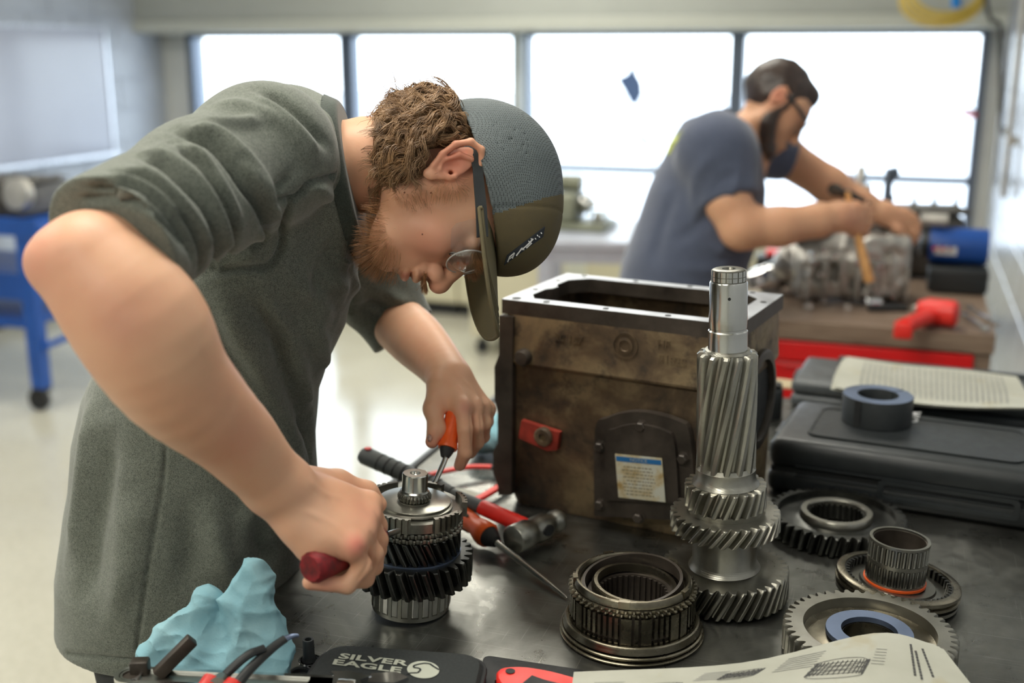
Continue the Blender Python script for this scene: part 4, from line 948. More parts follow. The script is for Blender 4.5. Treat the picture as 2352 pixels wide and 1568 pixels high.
for i in range(9):
    v = .26+i*.078; a0 = .12+rd.random()*.1; a1 = .86-rd.random()*.2; u = a0
    while u < a1:
        du = rd.uniform(.03, .09); q = [li(u, v), li(min(u+du, a1), v), li(min(u+du, a1), v+.028), li(u, v+.028)]; V = [fr(*p_)[:3, 3]+nrm*.0223 for p_ in q]; lt.add(V, [(0, 1, 2, 3)]); u += du+.02
obj('print', lt, pm('brown_faded_print', (.30, .26, .17), .7), nl, smooth=0, kind='stuff')
# red painted tag with plug
rp = [px2(*q) for q in ((1203, 962), (1290, 990), (1284, 1030), (1262, 1032), (1196, 1002))]
obj('red_painted_boss', MB().prism([tuple(q) for q in rp][::-1], -.002, .008, fr(0, 0)), M_['redtag'], g, smooth=0)
x_, z_ = px2(1255, 998); obj('drain_plug', MB().lathe([(0, .006), (.0145, .006), (.0145, .013), (.012, .015), (.006, .015), (.005, .009), (0, .009)], 24, fr(x_, z_)), M_['case'], g)
# raised casting marks
for txt, (px, py), s in (('20 167', (1307, 778), .016), ('HF', (1525, 790), .015), ('21828', (1545, 828), .016)):
    V, F = textmesh(txt, s, .0016, .0004); x_, z_ = px2(px, py); obj('casting_mark', MB().add(V, F, fr(x_, z_, -.001)@T((0, 0, 0), R_(-2))), M_['case'], g, smooth=0)
x_, z_ = px2(1437, 793)
obj('round_casting_mark', MB().lathe([(.017, -.002), (.0195, -.002), (.0195, .0015), (.017, .0015)], 32, fr(x_, z_, -.0015), closed=True).lathe([(0, -.002), (.012, -.002), (.012, .002), (.008, .0025), (.007, .001), (0, .001)], 28, fr(x_, z_, -.0015)), M_['case'], g)
for k in range(2): obj('casting_ridge', MB().box((0, 0, 0), (w*.9, .0035, .0035), MH@T((.005, yf, .231+.0*k), 0, (np.array([0, 1, 0]), R_(.6))), bev=.002), M_['case'], g) if k == 0 else None
# right end: bearing opening ring
Mr = MH@frame((0, 1, 0), z=(1, 0, 0), o=(w-.002, .0, .19)); obj('bearing_opening', MB().lathe([(.058, -.002), (.074, -.002), (.074, .008), (.07, .010), (.060, .010), (.058, .006)], 48, Mr, closed=True), M_['casedark'], g)
obj('bearing_bore', MB().lathe([(0, -.0015), (.0575, -.0015), (.0575, .001), (0, .001)], 40, Mr), M_['blackrub'], g)
obj('inner_shelf', MB().box((.02, h-.035, .19), (w*.6, .018, .012), MH, bev=.005), M_['blackrub'], g)
# ------------------------------------------------------------------ tools and papers on the steel bench
def crumple(name, prims, lo, hi, h, mat, seed, amp, parent=None, rel=1, **tags):
    V, F = sdf_mesh(prims, lo, hi, h); V = relax(V, F, rel)
    N = vnormals(V, F); rd = np.array([seed*1.7, seed*.3, 0])
    rg_ = lambda sc, k: .55-1.6*np.abs(wob(V, sc, seed*10+k, 1))**.7
    d = amp*(.8*rg_(3.4, 1)+.6*rg_(7, 2)+.36*rg_(14, 3)+.16*rg_(30, 4)); V = V+N*d[:, None]; V = V+vnormals(V, F)*(amp*.25*rg_(13, 5))[:, None]
    return obj(name, (V, F), mat, parent, smooth=48, **tags)
# hammer
hc = G(1237, 1222, BZ+.022); hg = G(838, 1090, BZ+.03); hg = P(832, 1043, 1.62)
hdir = hc-hg; hdir /= np.linalg.norm(hdir)
g = thing('ball_peen_hammer', 'ball-peen hammer with red shaft and grey rubber grip', 'hammer', (hc[0], hc[1], BZ))
tip = hc+hdir*.012; A = hg
pa = [A+(tip-A)*t for t in (0, .02, .25, .45, .50)]; 
obj('grip', MB().tube(pa, [.013, .0165, .0155, .0150, .012], 18, flat=.8), M_['greyrub'], g)
for k in range(8): q0 = A+(tip-A)*(.11+.045*k); obj('grip_groove', MB().tube([q0-hdir*.004, q0, q0+hdir*.004], [.0145, .0168, .0145], 18, flat=.8), M_['blackrub'], g)
obj('hanging_hole', MB().tube([A+(tip-A)*.035+ZU*.006, A+(tip-A)*.035+ZU*.0143], .0055, 14), M_['redplastic'], g)
obj('shaft', MB().tube([A+(tip-A)*t for t in (.48, .70, .96)], [.0095, .0115, .0125], 18, flat=.85), M_['greyrub'], g)
obj('shaft_sleeve', MB().tube([A+(tip-A)*t for t in (.66, .67, .955, .96)], [.0110, .0128, .0138, .012], 18, flat=.85), M_['redplastic'], g)
f0 = G(1178, 1240, BZ+.026); f1 = G(1292, 1190, BZ+.024); hx = f1-f0; hx /= np.linalg.norm(hx)
Mh = axis_frame(f0, f1); Lh = np.linalg.norm(f1-f0)
prof = [(0, 0), (.0185, 0), (.0205, .002), (.0205, .034), (.0178, .040), (.0174, .046), (.0195, .054), (.0195, .074), (.0155, .083), (.0135, .089), (.0150, .094), (.0170, .101), (.0165, .108), (.013, .114), (.007, .1185), (0, .1195)]
obj('head', MB().lathe([(r, z_*Lh/.1195) for r, z_ in prof], 32, Mh), M_['steelrough'], g, smooth=50)
e0 = f0+hx*Lh*.51; eu = np.cross(hx, ZU); eu = eu if eu@RT > 0 else -eu
obj('eye', MB().tube([e0+eu*.012+ZU*.002, e0+eu*.0198+ZU*.003], [.0115, .0105], 20, flat=.75), M_['blackrub'], g)
# long tapered screwdriver lying on the bench
tp = G(1303, 1373, BZ+.004); cl = G(1138, 1243, BZ+.020); bd = cl-tp; bd /= np.linalg.norm(bd)
g = thing('long_screwdriver', 'long screwdriver lying flat, orange handle pointing under the hammer', 'screwdriver', (tp[0], tp[1], BZ))
obj('blade', MB().tube([tp, tp-(-bd)*.006, tp+bd*.05, cl], [.0008, .0022, .0042, .0050], 14), M_['steel'], g)
obj('collar', MB().tube([cl-bd*.002, cl+bd*.012, cl+bd*.02], [.008, .014, .016], 18), M_['blackrub'], g)
obj('handle', MB().tube([cl+bd*t for t in (.016, .022, .034, .05, .09, .125, .132)], [.0165, .019, .0178, .0135, .0155, .0165, .012], 10), M_['orange'], g, smooth=50)
for k in range(3):
    an = k*2.1; sd = np.cross(bd, ZU); o_ = (sd*math.cos(an)+ZU*math.sin(an))*.0135
    obj('grip_insert', MB().tube([cl+bd*.06+o_, cl+bd*.085+o_, cl+bd*.118+o_], [.002, .0048, .002], 8), M_['blackrub'], g)
# pliers behind the hammer
g = thing('red_pliers', 'pliers with two red handles lying behind the hammer shaft', 'pliers', G(1120, 1090))
obj('handle', MB().tube(smoothpath([G(985, 1090, .92), G(1030, 1080, .918), G(1080, 1072, .917), G(1128, 1072, .914)]), [.0058]*25, 10, flat=.7), M_['redplastic'], g)
obj('handle', MB().tube(smoothpath([G(1062, 1160, .912), G(1100, 1145, .912), G(1140, 1122, .913), G(1166, 1104, .914)]), [.0068]*25, 10, flat=.7), M_['redplastic'], g)
obj('jaws', MB().tube(smoothpath([G(1128, 1072, .914), G(1150, 1076, .914), G(1164, 1082, .912)]), [.005, .006, .008, .008, .009, .009, .009, .009, .009, .009, .009, .009, .008, .008, .006, .005, .003][:17], 10, flat=.6), M_['blackrub'], g)
# small blue cloth by the housing
q = G(1132, 1050, BZ); pr = [Prim(f_cap(q+ZU*.03-RT*.025, q+ZU*.03+RT*.02, .022, .028)), Prim(f_cap(q+ZU*.01-RT*.01+FWD*.03, q+ZU*.058+RT*.022+FWD*.03, .022, .022), .02), Prim(f_plane(q+ZU*.004, -ZU), .0, '*')]
crumple('blue_cloth', pr, q-.1, q+.12, .0035, M_['bluerag'], 2, .006, label='small crumpled blue paper cloth against the gearbox housing', cat='cloth')
q = G(1040, 1150, BZ); pr = [Prim(f_ell(q+ZU*.004, (.05, .045, .007)))]
crumple('grey_wipe', pr, q-.09, q+.09, .003, M_['paper'], 5, .003, label='flat crumpled grey wipe under the hammer shaft', cat='cloth')
# black moulded tool case with papers and split ring
a0 = G(1757, 1128); a1 = G(2352, 1222); ex_ = a1-a0; ex_ /= np.linalg.norm(ex_); an = math.atan2(ex_[1], ex_[0]); ey = np.array([-ex_[1], ex_[0], 0])
d0 = Dd(a0); Hc = P(1757, 1000, d0+.012)[2]-BZ; Wc = min(.60, (WALLR-.06-a0[0])/ex_[0]*.985); Dc = .235
Mc = T(a0, an)
g = thing('black_tool_case', 'black moulded tool case lying flat, nearest the big black gear', 'tool case', a0)
def case_shell(mb, x0, x1, y0, y1, z0, z1, r, M, top=False):
    mb.box(((x0+x1)/2, (y0+y1)/2, (z0+z1)/2), ((x1-x0)/2, (y1-y0)/2, (z1-z0)/2), M, bev=r, seg=4); return mb
obj('lower_shell', case_shell(MB(), 0, Wc, 0, Dc, .0005, Hc*.44, .014, Mc), M_['blackplast'], g)
obj('lid', case_shell(MB(), 0, Wc, 0, Dc, Hc*.45, Hc, .018, Mc), M_['blackplast'], g)
obj('seam', MB().box((Wc/2, Dc/2, Hc*.445), (Wc/2-.006, Dc/2-.006, .004), Mc), M_['blackrub'], g, smooth=0)
obj('handle_recess', MB().ring_prism(rrect(.10, .016, .008), rrect(.092, .0095, .006), -.001, .003, Mc@frame((1, 0, 0), z=(0, -1, 0), o=(Wc*.48, 0, Hc*.36))), M_['blackplast'], g)
tp_ = rrect(.155, .075, .018); obj('raised_panel', MB().prism(tp_, 0, .0025, Mc@T((.21, .115, Hc-.0005))), M_['blackplast'], g, smooth=0)
obj('panel_border', MB().ring_prism(rrect(.159, .079, .02), rrect(.155, .075, .018), 0, .004, Mc@T((.21, .115, Hc-.0005))), M_['blackplast'], g, smooth=0)
obj('latch', MB().box((-.004, Dc*.55, Hc*.5), (.005, .03, Hc*.28), Mc, bev=.003), M_['blackplast'], g)
for yy in (.25, .75): obj('lid_edge_rib', MB().box((Wc/2, -.0005, Hc*(.30+.35*yy)), (Wc*.42, .0015, .0012), Mc), M_['blackplast'], g)
V, F = textmesh('CTA', .030, .0004, .0008); obj('lettering', MB().add(V, F, Mc@T(tuple(np.append((np.linalg.inv(Mc)@np.append(G(2097, 957, BZ+Hc+.003), 1))[:2], Hc+.0026)), math.pi/2)), M_['white'], g, smooth=0)
# split ring on the case
b = G(2012, 965, BZ+Hc+.003); g = thing('split_collar', 'thick black split collar standing on the tool case', 'ring', b); Rr = 78*mpp(b); hr = (P(2012, 905, Dd(b))[2]-b[2])
s0 = HEAD+R_(25); ms = [M_['blackplast'], M_['bluesteel']]
rg = obj('ring_body', MB().lathe([(Rr*.57, 0), (Rr, 0), (Rr, hr-.002), (Rr*.985, hr), (Rr*.585, hr), (Rr*.57, hr-.002)], 72, T((b[0], b[1], b[2])), closed=True, a0=s0+.03, a1=s0+2*math.pi-.03), ms, g)
for p in rg.data.polygons: p.material_index = 1 if p.normal.z > .9 and p.center.z > hr*.9 else 0
bar = np.array([math.cos(HEAD+R_(-140)), math.sin(HEAD+R_(-140)), 0]); obj('slot', MB().box((0, 0, hr*.5), (.0012, .006, hr*.5), T(b+bar*Rr*.995, HEAD+R_(-140))), M_['blackrub'], g)
# second case behind
b0 = G(1812, 935); H2 = .058; M2 = T(b0, an+R_(1.5)); W2 = min(.5, (WALLR-.05-b0[0])*.98)
g = thing('grey_tool_case', 'dark grey tool case behind the black one, propping up the papers', 'tool case', b0)
obj('lower_shell', MB().box((W2/2, .10, .014), (W2/2, .10, .0135), M2, bev=.010, seg=3), pm('grey_plastic', (.085, .095, .10), .4), g)
obj('lid', MB().box((W2/2, .10, .0425), (W2/2, .10, .0140), M2, bev=.011, seg=3), bpy.data.materials['grey_plastic'], g)
obj('hinge_strip', MB().box((W2*.55, .195, .056), (W2*.42, .012, .006), M2, bev=.003), M_['blackplast'], g)
for xx in (-.004,): obj('latch', MB().box((xx, .11, .028), (.005, .03, .016), M2, bev=.003), M_['blackplast'], g)
q = G(1800, 884, BZ); o = obj('cardboard_sheet', MB().box((0, 0, .003), (.075, .028, .0025), T(q+FWD*.0, an), bev=.001), pm('cardboard', (.52, .42, .27), .8), smooth=0); tagp(o, 'flat beige piece of cardboard at the far edge of the steel bench', 'cardboard')
b = G(1770, 958); g = thing('black_cylinder', 'short black can between the housing and the cases', 'can', b)
obj('body', MB().lathe([(0, 0), (.020, 0), (.021, .002), (.021, .055), (.019, .058), (.016, .060), (0, .060)], 32, T(b)), M_['blackplast'], g); obj('lid', MB().lathe([(0, .0605), (.018, .0605), (.018, .068), (0, .069)], 32, T(b)), M_['blackrub'], g)
def sheet_patch(name, rows, th, mat, parent, jit=0.0, n=10):
    """rows: list of polylines (same count) of 3D points; smooth paper with thickness"""
    Rw = [smoothpath(np.array(r), n) for r in rows]; C = np.array(Rw); m = C.shape[1]; cols = [smoothpath(C[:, j], n) for j in range(m)]; S = np.array(cols)   # m x k
    k = S.shape[1]; V = [S[j, i] for j in range(m) for i in range(k)]; nV = len(V); V += [v-ZU*th for v in V]
    F = [(j*k+i, j*k+i+1, (j+1)*k+i+1, (j+1)*k+i) for j in range(m-1) for i in range(k-1)]
    F += [tuple(nV+x for x in f[::-1]) for f in F]; edge = [j*k for j in range(m)]; e2 = [j*k+k-1 for j in range(m)]; e3 = list(range(k)); e4 = [(m-1)*k+i for i in range(k)]
    for e, rv in ((edge, 1), (e2, 0), (e3, 0), (e4, 1)):
        for a_, b_ in zip(e[:-1], e[1:]): F.append((a_, b_, nV+b_, nV+a_) if not rv else (b_, a_, nV+a_, nV+b_))
    f = lambda u, v: S[min(m-1, int(round(u*(m-1)))), min(k-1, int(round(v*(k-1))))]
    def F2(u, v):
        x = min(max(u, 0), .9999)*(m-1); y = min(max(v, 0), .9999)*(k-1); i, j = int(x), int(y); a_, b_ = x-i, y-j
        return S[i, j]*(1-a_)*(1-b_)+S[i+1, j]*a_*(1-b_)+S[i, j+1]*(1-a_)*b_+S[i+1, j+1]*a_*b_
    return obj(name, (np.array(V), F), mat, parent, smooth=60), F2
zc1 = BZ+Hc+.004; zc2 = BZ+.058+.004
pb = G(2130, 900, 1.0); g = thing('instruction_sheets', 'printed white instruction sheets lying across both tool cases', 'papers', pb)
for k in range(3):
    o_ = RT*(.003*k)-FWD*.003*k+ZU*(.0025*k)
    sh_, FS = sheet_patch('sheet', [[G(1908, 893, zc1+.004)+o_, G(2060, 925, zc1+.003)+o_, G(2200, 938, zc1+.004)+o_, G(2350, 940, zc1+.012)+o_], [G(1918, 858, zc2)+o_, G(2060, 880, zc2)+o_, G(2200, 893, zc2)+o_, G(2345, 905, zc2+.008)+o_], [G(1937, 822, zc2+.001)+o_, G(2060, 840, zc2+.003)+o_, G(2200, 852, zc2+.003)+o_, G(2325, 868, zc2+.003)+o_]], .0006, M_['paper'], g, n=5)
lt = MB()
for i in range(26):
    u = .12+.8*i/26; v = .12
    while v < .9:
        dv = rd.uniform(.03, .09); pp = [FS(u, v)+ZU*.0006, FS(u+.012, v)+ZU*.0006, FS(u+.012, min(.92, v+dv))+ZU*.0006, FS(u, min(.92, v+dv))+ZU*.0006]; lt.add(pp, [(0, 1, 2, 3), (3, 2, 1, 0)][:1]); v += dv+.015
obj('print', lt, M_['inklight'], sh_, smooth=0, kind='stuff')
# workshop manual at the lower right
g = thing('service_manual', 'worn service manual page with gear drawings, front edge by the spur gear', 'papers', G(1900, 1568, .93))
for k in range(3):
    o_ = ZU*(.0016*k-.004)+RT*(-.004*k)-FWD*(.002*(2-k))
    sh_, FS = sheet_patch('page', [[G(1300, 1760, .935)+o_, G(1560, 1760, .945)+o_, G(1900, 1760, .95)+o_, G(2360, 1760, .935)+o_], [G(1322, 1640, .93)+o_, G(1570, 1630, .942)+o_, G(1950, 1615, .95)+o_, G(2290, 1640, .938)+o_],
        [G(1335, 1541, .925)+o_, G(1720, 1520, .938)+o_, G(2023, 1452, .952)+o_, G(2165, 1478, .945)+o_]], .0005, M_['paper'], g, n=6)
def ink_poly(mb, pts, w):
    for a_, b_ in zip(pts[:-1], pts[1:]):
        d_ = b_-a_; L_ = np.linalg.norm(d_)
        if L_ < 1e-6: continue
        s_ = np.cross(d_/L_, ZU)*w; mb.add([a_-s_, a_+s_, b_+s_, b_-s_], [(0, 1, 2, 3)])
up_ = ZU*.0007; lt = MB(); lf = MB()
def drw(cu, cv, s, teeth):    # a drawn gear cluster: stacked ellipses with hatching
    for k in range(4): ink_poly(lt, [FS(cu+s*(.9*math.cos(t))+.0*k, cv+s*(.35*math.sin(t))-s*.4*k)+up_ for t in np.linspace(0, 2*math.pi, 24)], .0004)
    for t in np.linspace(0, math.pi, teeth): ink_poly(lt, [FS(cu+s*.9*math.cos(t), cv-s*1.2)+up_, FS(cu+s*.9*math.cos(t)+.006, cv+s*.1)+up_], .0004)
drw(.62, .80, .075, 18); drw(.38, .86, .045, 12); drw(.22, .80, .04, 12); drw(.52, .60, .06, 16); drw(.33, .60, .05, 12)
for (u0, u1, v0, v1) in ((.28, .34, .80, .90), (.46, .55, .78, .92), (.70, .74, .76, .88), (.05, .12, .70, .85), (.40, .47, .45, .7)):
    v = v1
    while v > v0: ink_poly(lf, [FS(u0, v)+up_, FS(u1, v-.004)+up_], .0005); v -= .02
for (u, v0, v1) in ((.84, .72, .94), (.86, .70, .90), (.90, .74, .93)):
    v = v1
    while v > v0: ink_poly(lt, [FS(u, v)+up_, FS(u, v-.016)+up_], .0012); v -= .02
obj('drawing', lt, M_['ink'], sh_, smooth=0, kind='stuff'); obj('print', lf, M_['inklight'], sh_, smooth=0, kind='stuff')
# zipped pouch
zp = .934; pc = [G(752, 1474, zp), G(1118, 1500, zp), G(1085, 1640, zp), G(655, 1610, zp)]; pcen = sum(pc)/4
g = thing('zip_pouch', 'black zip tool pouch with silver lettering, front of the bench', 'pouch', (pcen[0], pcen[1], BZ))
def rquad(q, r, n=6):
    out = []
    for i in range(4):
        p0, p1, p2 = q[i-1], q[i], q[(i+1) % 4]; a_ = (p0-p1)/np.linalg.norm(p0-p1)*r; b_ = (p2-p1)/np.linalg.norm(p2-p1)*r
        for k in range(n+1): t = k/n; out.append(p1+a_*(1-t)**2+b_*t*t)
    return np.array(out)
ol = rquad(pc[::-1], .028); cen = ol.mean(0)
def slab(loops, M=None):
    V = np.concatenate(loops); n = len(loops[0]); F = [(i*n+j, i*n+(j+1) % n, (i+1)*n+(j+1) % n, (i+1)*n+j) for i in range(len(loops)-1) for j in range(n)]+[list(range(n))[::-1], [(len(loops)-1)*n+j for j in range(n)]]; return V, F
sc_ = lambda s, z_: (ol-cen)*s+cen+ZU*(z_-cen[2])
obj('body', slab([sc_(.97, BZ+.001), sc_(1.0, BZ+.008), sc_(1.0, BZ+.020), sc_(.99, zp-.006), sc_(.95, zp-.001), sc_(.90, zp)]), M_['cloth'], g)
obj('piping', MB().tube(np.vstack([sc_(1.0, zp-.009), sc_(1.0, zp-.009)[:1]]), .0036, 8, cap=False), M_['blackrub'], g)
obj('zip', MB().tube(np.vstack([sc_(1.005, BZ+.014), sc_(1.005, BZ+.014)[:1]]), .0022, 6, cap=False), M_['blackplast'], g)
def ontop(txt, pa_, pb_, hpx, name='lettering'):
    A_, B_ = G(*pa_, zp+.0012), G(*pb_, zp+.0012); xa = B_-A_; up__ = G(pa_[0]+hpx[0], pa_[1]+hpx[1], zp+.0012)-A_
    V, F = textmesh(txt, 1, 0, .028); V = V-V.min(0); V = V/np.array([V[:, 0].max(), V[:, 1].max(), 1])
    P_ = [A_+xa*v[0]+up__*v[1] for v in V]; lo_ = np.array(P_); return obj(name, (lo_, F), M_['print'], g, smooth=0)
ontop('SILVER', (776, 1511), (936, 1529), (7, -12)); ontop('EAGLE', (763, 1525), (920, 1545), (6, -12.5))
ec = G(972, 1537, zp+.0010); ea = G(1009, 1540, zp+.001)-ec; eb = G(975, 1518, zp+.001)-ec
eb = eb*1.02
E = lambda u, v: ec+ea*u+eb*v
ring_ = [E(math.cos(t), math.sin(t)) for t in np.linspace(0, 2*math.pi, 49)[:-1]]
def flat(name, pts, mat, dz=0): P_ = np.array(pts)+ZU*dz; return obj(name, (P_, [list(range(len(P_)))]), mat, g, smooth=0)
flat('emblem', ring_, M_['print'])
mbk = MB(); pth = [(-1, -.62), (-.55, -.5), (-.3, -.45), (-.15, -.1), (-.25, .08), (-.6, .12), (-.62, .34), (-.35, .55), (.0, .72), (.35, .72), (.62, .42), (.98, .1)]
ink_poly(mbk, [E(*p_)+ZU*.0004 for p_ in pth], .0011); obj('emblem_groove', mbk, M_['cloth'], g, smooth=0)
# bit adapter
q = G(700, 1525, BZ); g = thing('socket_adapter', 'black socket adapter in two chrome-rimmed holders beside the pouch', 'socket', q)
for (px_, py_, r_) in ((712, 1518, .0125), (690, 1545, .0115)):
    c_ = G(px_, py_, BZ+.010); obj('holder', MB().lathe([(0, -.009), (r_*.8, -.009), (r_, -.006), (r_, 0), (r_*.86, 0), (r_*.8, -.004), (0, -.004)], 28, T(c_)), M_['blackplast'], g); obj('rim', MB().lathe([(r_*.93, .0002), (r_*1.05, .0002), (r_*1.05, .002), (r_*.93, .002)], 28, T(c_), closed=True), M_['chrome'], g)
c_ = G(710, 1515, BZ+.008); obj('socket', MB().lathe([(0, 0), (.009, 0), (.0068, .006), (.0065, .024), (.0060, .026), (.004, .026), (.004, .020), (0, .020)], 24, T(c_)), M_['blackplast'], g)
# black foam tray and orange handled knife
g = thing('foam_mat', 'flat black foam mat between the pouch and the manual', 'mat', G(1230, 1545))
ml = rquad([G(1112, 1503, BZ+.004), G(1345, 1538, BZ+.004), G(1330, 1660, BZ+.004), G(1080, 1640, BZ+.004)][::-1], .01)
obj('mat', slab([ml-ZU*.0035, ml-ZU*.0005, (ml-ml.mean(0))*.99+ml.mean(0)+ZU*.0]), M_['blackrub'], g)
g = thing('folding_knife', 'orange and black folding utility knife on the foam mat', 'knife', G(1240, 1555))
kp = [(1140, 1556), (1142, 1538), (1160, 1531), (1200, 1530), (1250, 1537), (1300, 1549), (1345, 1566), (1345, 1600), (1250, 1600), (1160, 1575)]
kl = smoothpath(np.array([(x, y, 0) for x, y in kp+kp[:1]]), 4)[:-1]; zk = BZ+.024
kq = np.array([G(x, y, zk) for x, y, _ in kl])[::-1]; kc = kq.mean(0)
obj('body', slab([kq-ZU*.018, kq-ZU*.003, (kq-kc)*.94+kc]), M_['redplastic'], g, smooth=50)
k2 = [(1200, 1568), (1222, 1550), (1250, 1560), (1290, 1570), (1345, 1585), (1345, 1600), (1200, 1590)]; k2q = np.array([G(x, y, zk+.002) for x, y in k2])[::-1]; obj('grip_pad', slab([k2q-ZU*.002, k2q]), M_['blackrub'], g, smooth=0)
c_ = G(1172, 1541, zk+.0006); obj('lanyard_hole', MB().lathe([(0, 0), (.0052, 0), (.0052, .0006), (0, .0006)], 20, T(c_)), M_['blackrub'], g)
k3 = [(1136, 1562), (1136, 1541), (1148, 1533), (1150, 1556)]; k3q = np.array([G(x, y, zk-.004) for x, y in k3])[::-1]; obj('end_cap', slab([k3q-ZU*.014, k3q]), M_['blackrub'], g, smooth=0)
# adjustable wrench along the lower left
w0, w1 = G(300, 1562, BZ+.030), G(770, 1582, BZ+.030); wx = w1-w0; Lw = np.linalg.norm(wx); wx /= Lw; wy = np.cross(ZU, wx)
g = thing('adjustable_wrench', 'large silver adjustable wrench along the front edge of the bench', 'wrench', (w0[0], w0[1], BZ))
Mw = frame(wx, z=ZU, o=w0); hw = .0165
outw = [(-.005, 0)]; 
def stad(x0_, x1_, r0_, r1_, n=10):
    return [(x0_+r0_*math.cos(t), r0_*math.sin(t)) for t in np.linspace(math.pi/2, 3*math.pi/2, n)]+[(x1_, -r1_), (x1_, r1_)]
obj('handle', MB().prism(stad(0, Lw, hw, hw*.85), -.006, .004, Mw), M_['steelrough'], g, smooth=30)
def offs(l, t): c_ = np.mean(l, axis=0); return [tuple(np.array(p_)-t*(np.array(p_)-c_)/np.linalg.norm(np.array(p_)-c_)) for p_ in l]
l0 = stad(0, Lw, hw, hw*.85); l1 = stad(0, Lw-.0, hw-.005, hw*.85-.005)
obj('handle_rim', MB().ring_prism(l0, l1, .0042, .0075, Mw), M_['chrome'], g, smooth=30)
obj('hanging_hole', MB().lathe([(0, 0), (.0085, 0), (.0085, .0012), (0, .0012)], 24, Mw@T((.001, 0, .0042))), M_['casedark'], g)
obj('hole_rim', MB().lathe([(.009, 0), (.0112, 0), (.0112, .003), (.009, .003)], 24, Mw@T((.001, 0, .0042)), closed=True), M_['chrome'], g)
j0 = [(Lw, -hw), (Lw+.01, -.024), (Lw+.04, -.03), (Lw+.055, -.012), (Lw+.03, -.004), (Lw+.025, .006), (Lw+.036, .014), (Lw+.012, .022), (Lw-.01, .020), (Lw-.005, hw*.9)]
obj('jaw', MB().prism(j0, -.008, .009, Mw), M_['chrome'], g, smooth=30)
obj('movable_jaw', MB().prism([(Lw+.034, .003), (Lw+.062, .004), (Lw+.075, .016), (Lw+.06, .026), (Lw+.034, .021)], -.007, .008, Mw), M_['chrome'], g, smooth=30)
obj('knurl', MB().lathe([(0, -.009), (.007, -.009), (.0075, -.004), (.007, 0), (.0075, .004), (.007, .009), (0, .009)], 16, Mw@frame((0, 0, 1), z=(1, 0, 0), o=(Lw+.012, .0, .004))), M_['steelrough'], g)
# snap-ring pliers crossing over
g = thing('snap_ring_pliers', 'snap-ring pliers with black jaws and red grips in front of the blue cloth', 'pliers', (G(560, 1568, BZ)))
def arm_(pts, r0, r1): Q = smoothpath(np.array(pts)); return MB().tube(Q, np.linspace(r0, r1, len(Q)), 10, flat=.75)
dpl = 1.03
obj('jaw', arm_([P(480, 1600, dpl), P(520, 1548, dpl+.01), P(568, 1505, dpl+.02), P(608, 1488, dpl+.03)], .0062, .0052), M_['blackplast'], g)
obj('jaw', arm_([P(530, 1590, dpl-.01), P(575, 1535, dpl+.01), P(625, 1488, dpl+.035), P(655, 1466, dpl+.045)], .0066, .0050), M_['blackplast'], g)
obj('bent_tip', arm_([P(652, 1468, dpl+.044), P(668, 1461, dpl+.05), P(684, 1459, dpl+.056)], .0046, .0024), M_['bluesteel'], g)
obj('grip', arm_([P(430, 1640, dpl-.03), P(470, 1585, dpl-.012), P(488, 1556, dpl)], .011, .010), M_['redplastic'], g)
obj('grip', arm_([P(470, 1650, dpl-.04), P(520, 1590, dpl-.022), P(540, 1566, dpl-.012)], .011, .010), M_['redplastic'], g)
obj('pivot', MB().lathe([(0, -.009), (.010, -.009), (.010, .009), (0, .009)], 20, axis_frame(P(505, 1572, dpl-.004), P(505, 1572, dpl-.004)-CF)), M_['steelrough'], g)
# big blue cloth
q = lambda x, y, d_: P(x, y, d_)
dr = 1.135
pr = [Prim(f_cap(q(585, 1325, dr+.02), q(600, 1560, dr-.01), .0195, .030)), Prim(f_cap(q(560, 1345, dr+.02), q(525, 1560, dr-.02), .016, .030), .012), Prim(f_cap(q(478, 1372, dr+.02), q(455, 1480, dr), .0180, .028), .006), Prim(f_cap(q(455, 1480, dr), q(470, 1580, dr-.03), .028, .030), .014),
      Prim(f_cap(q(425, 1430, dr+.01), q(335, 1518, dr-.01), .018, .018), .014), Prim(f_cap(q(345, 1530, dr-.01), q(420, 1570, dr-.02), .016, .026), .014), Prim(f_cap(q(620, 1440, dr+.01), q(628, 1560, dr-.02), .016, .020), .012), Prim(f_cap(q(498, 1360, dr-.035), q(512, 1470, dr-.05), .004, .008), .010, '-')]
crumple('blue_paper_cloth', pr, q(560, 1450, dr)-.19, q(500, 1450, dr)+.19, .0022, M_['bluerag'], 1, .0115, label='large crumpled light blue paper cloth at the bench\'s front left edge', cat='cloth')
g = thing('pry_wedge', 'small dark metal wedge poking out of the large blue cloth', 'tool', P(385, 1530, 1.09))
obj('wedge', MB().box((0, 0, 0), (.026, .006, .007), frame(P(430, 1480, 1.09)-P(370, 1540, 1.08), z=(0, 0, 1), o=P(402, 1508, 1.087)), bev=.002), M_['casedark'], g)
obj('stub', MB().box((0, 0, 0), (.010, .008, .011), T(P(322, 1535, 1.09), .4), bev=.003), M_['casedark'], g)

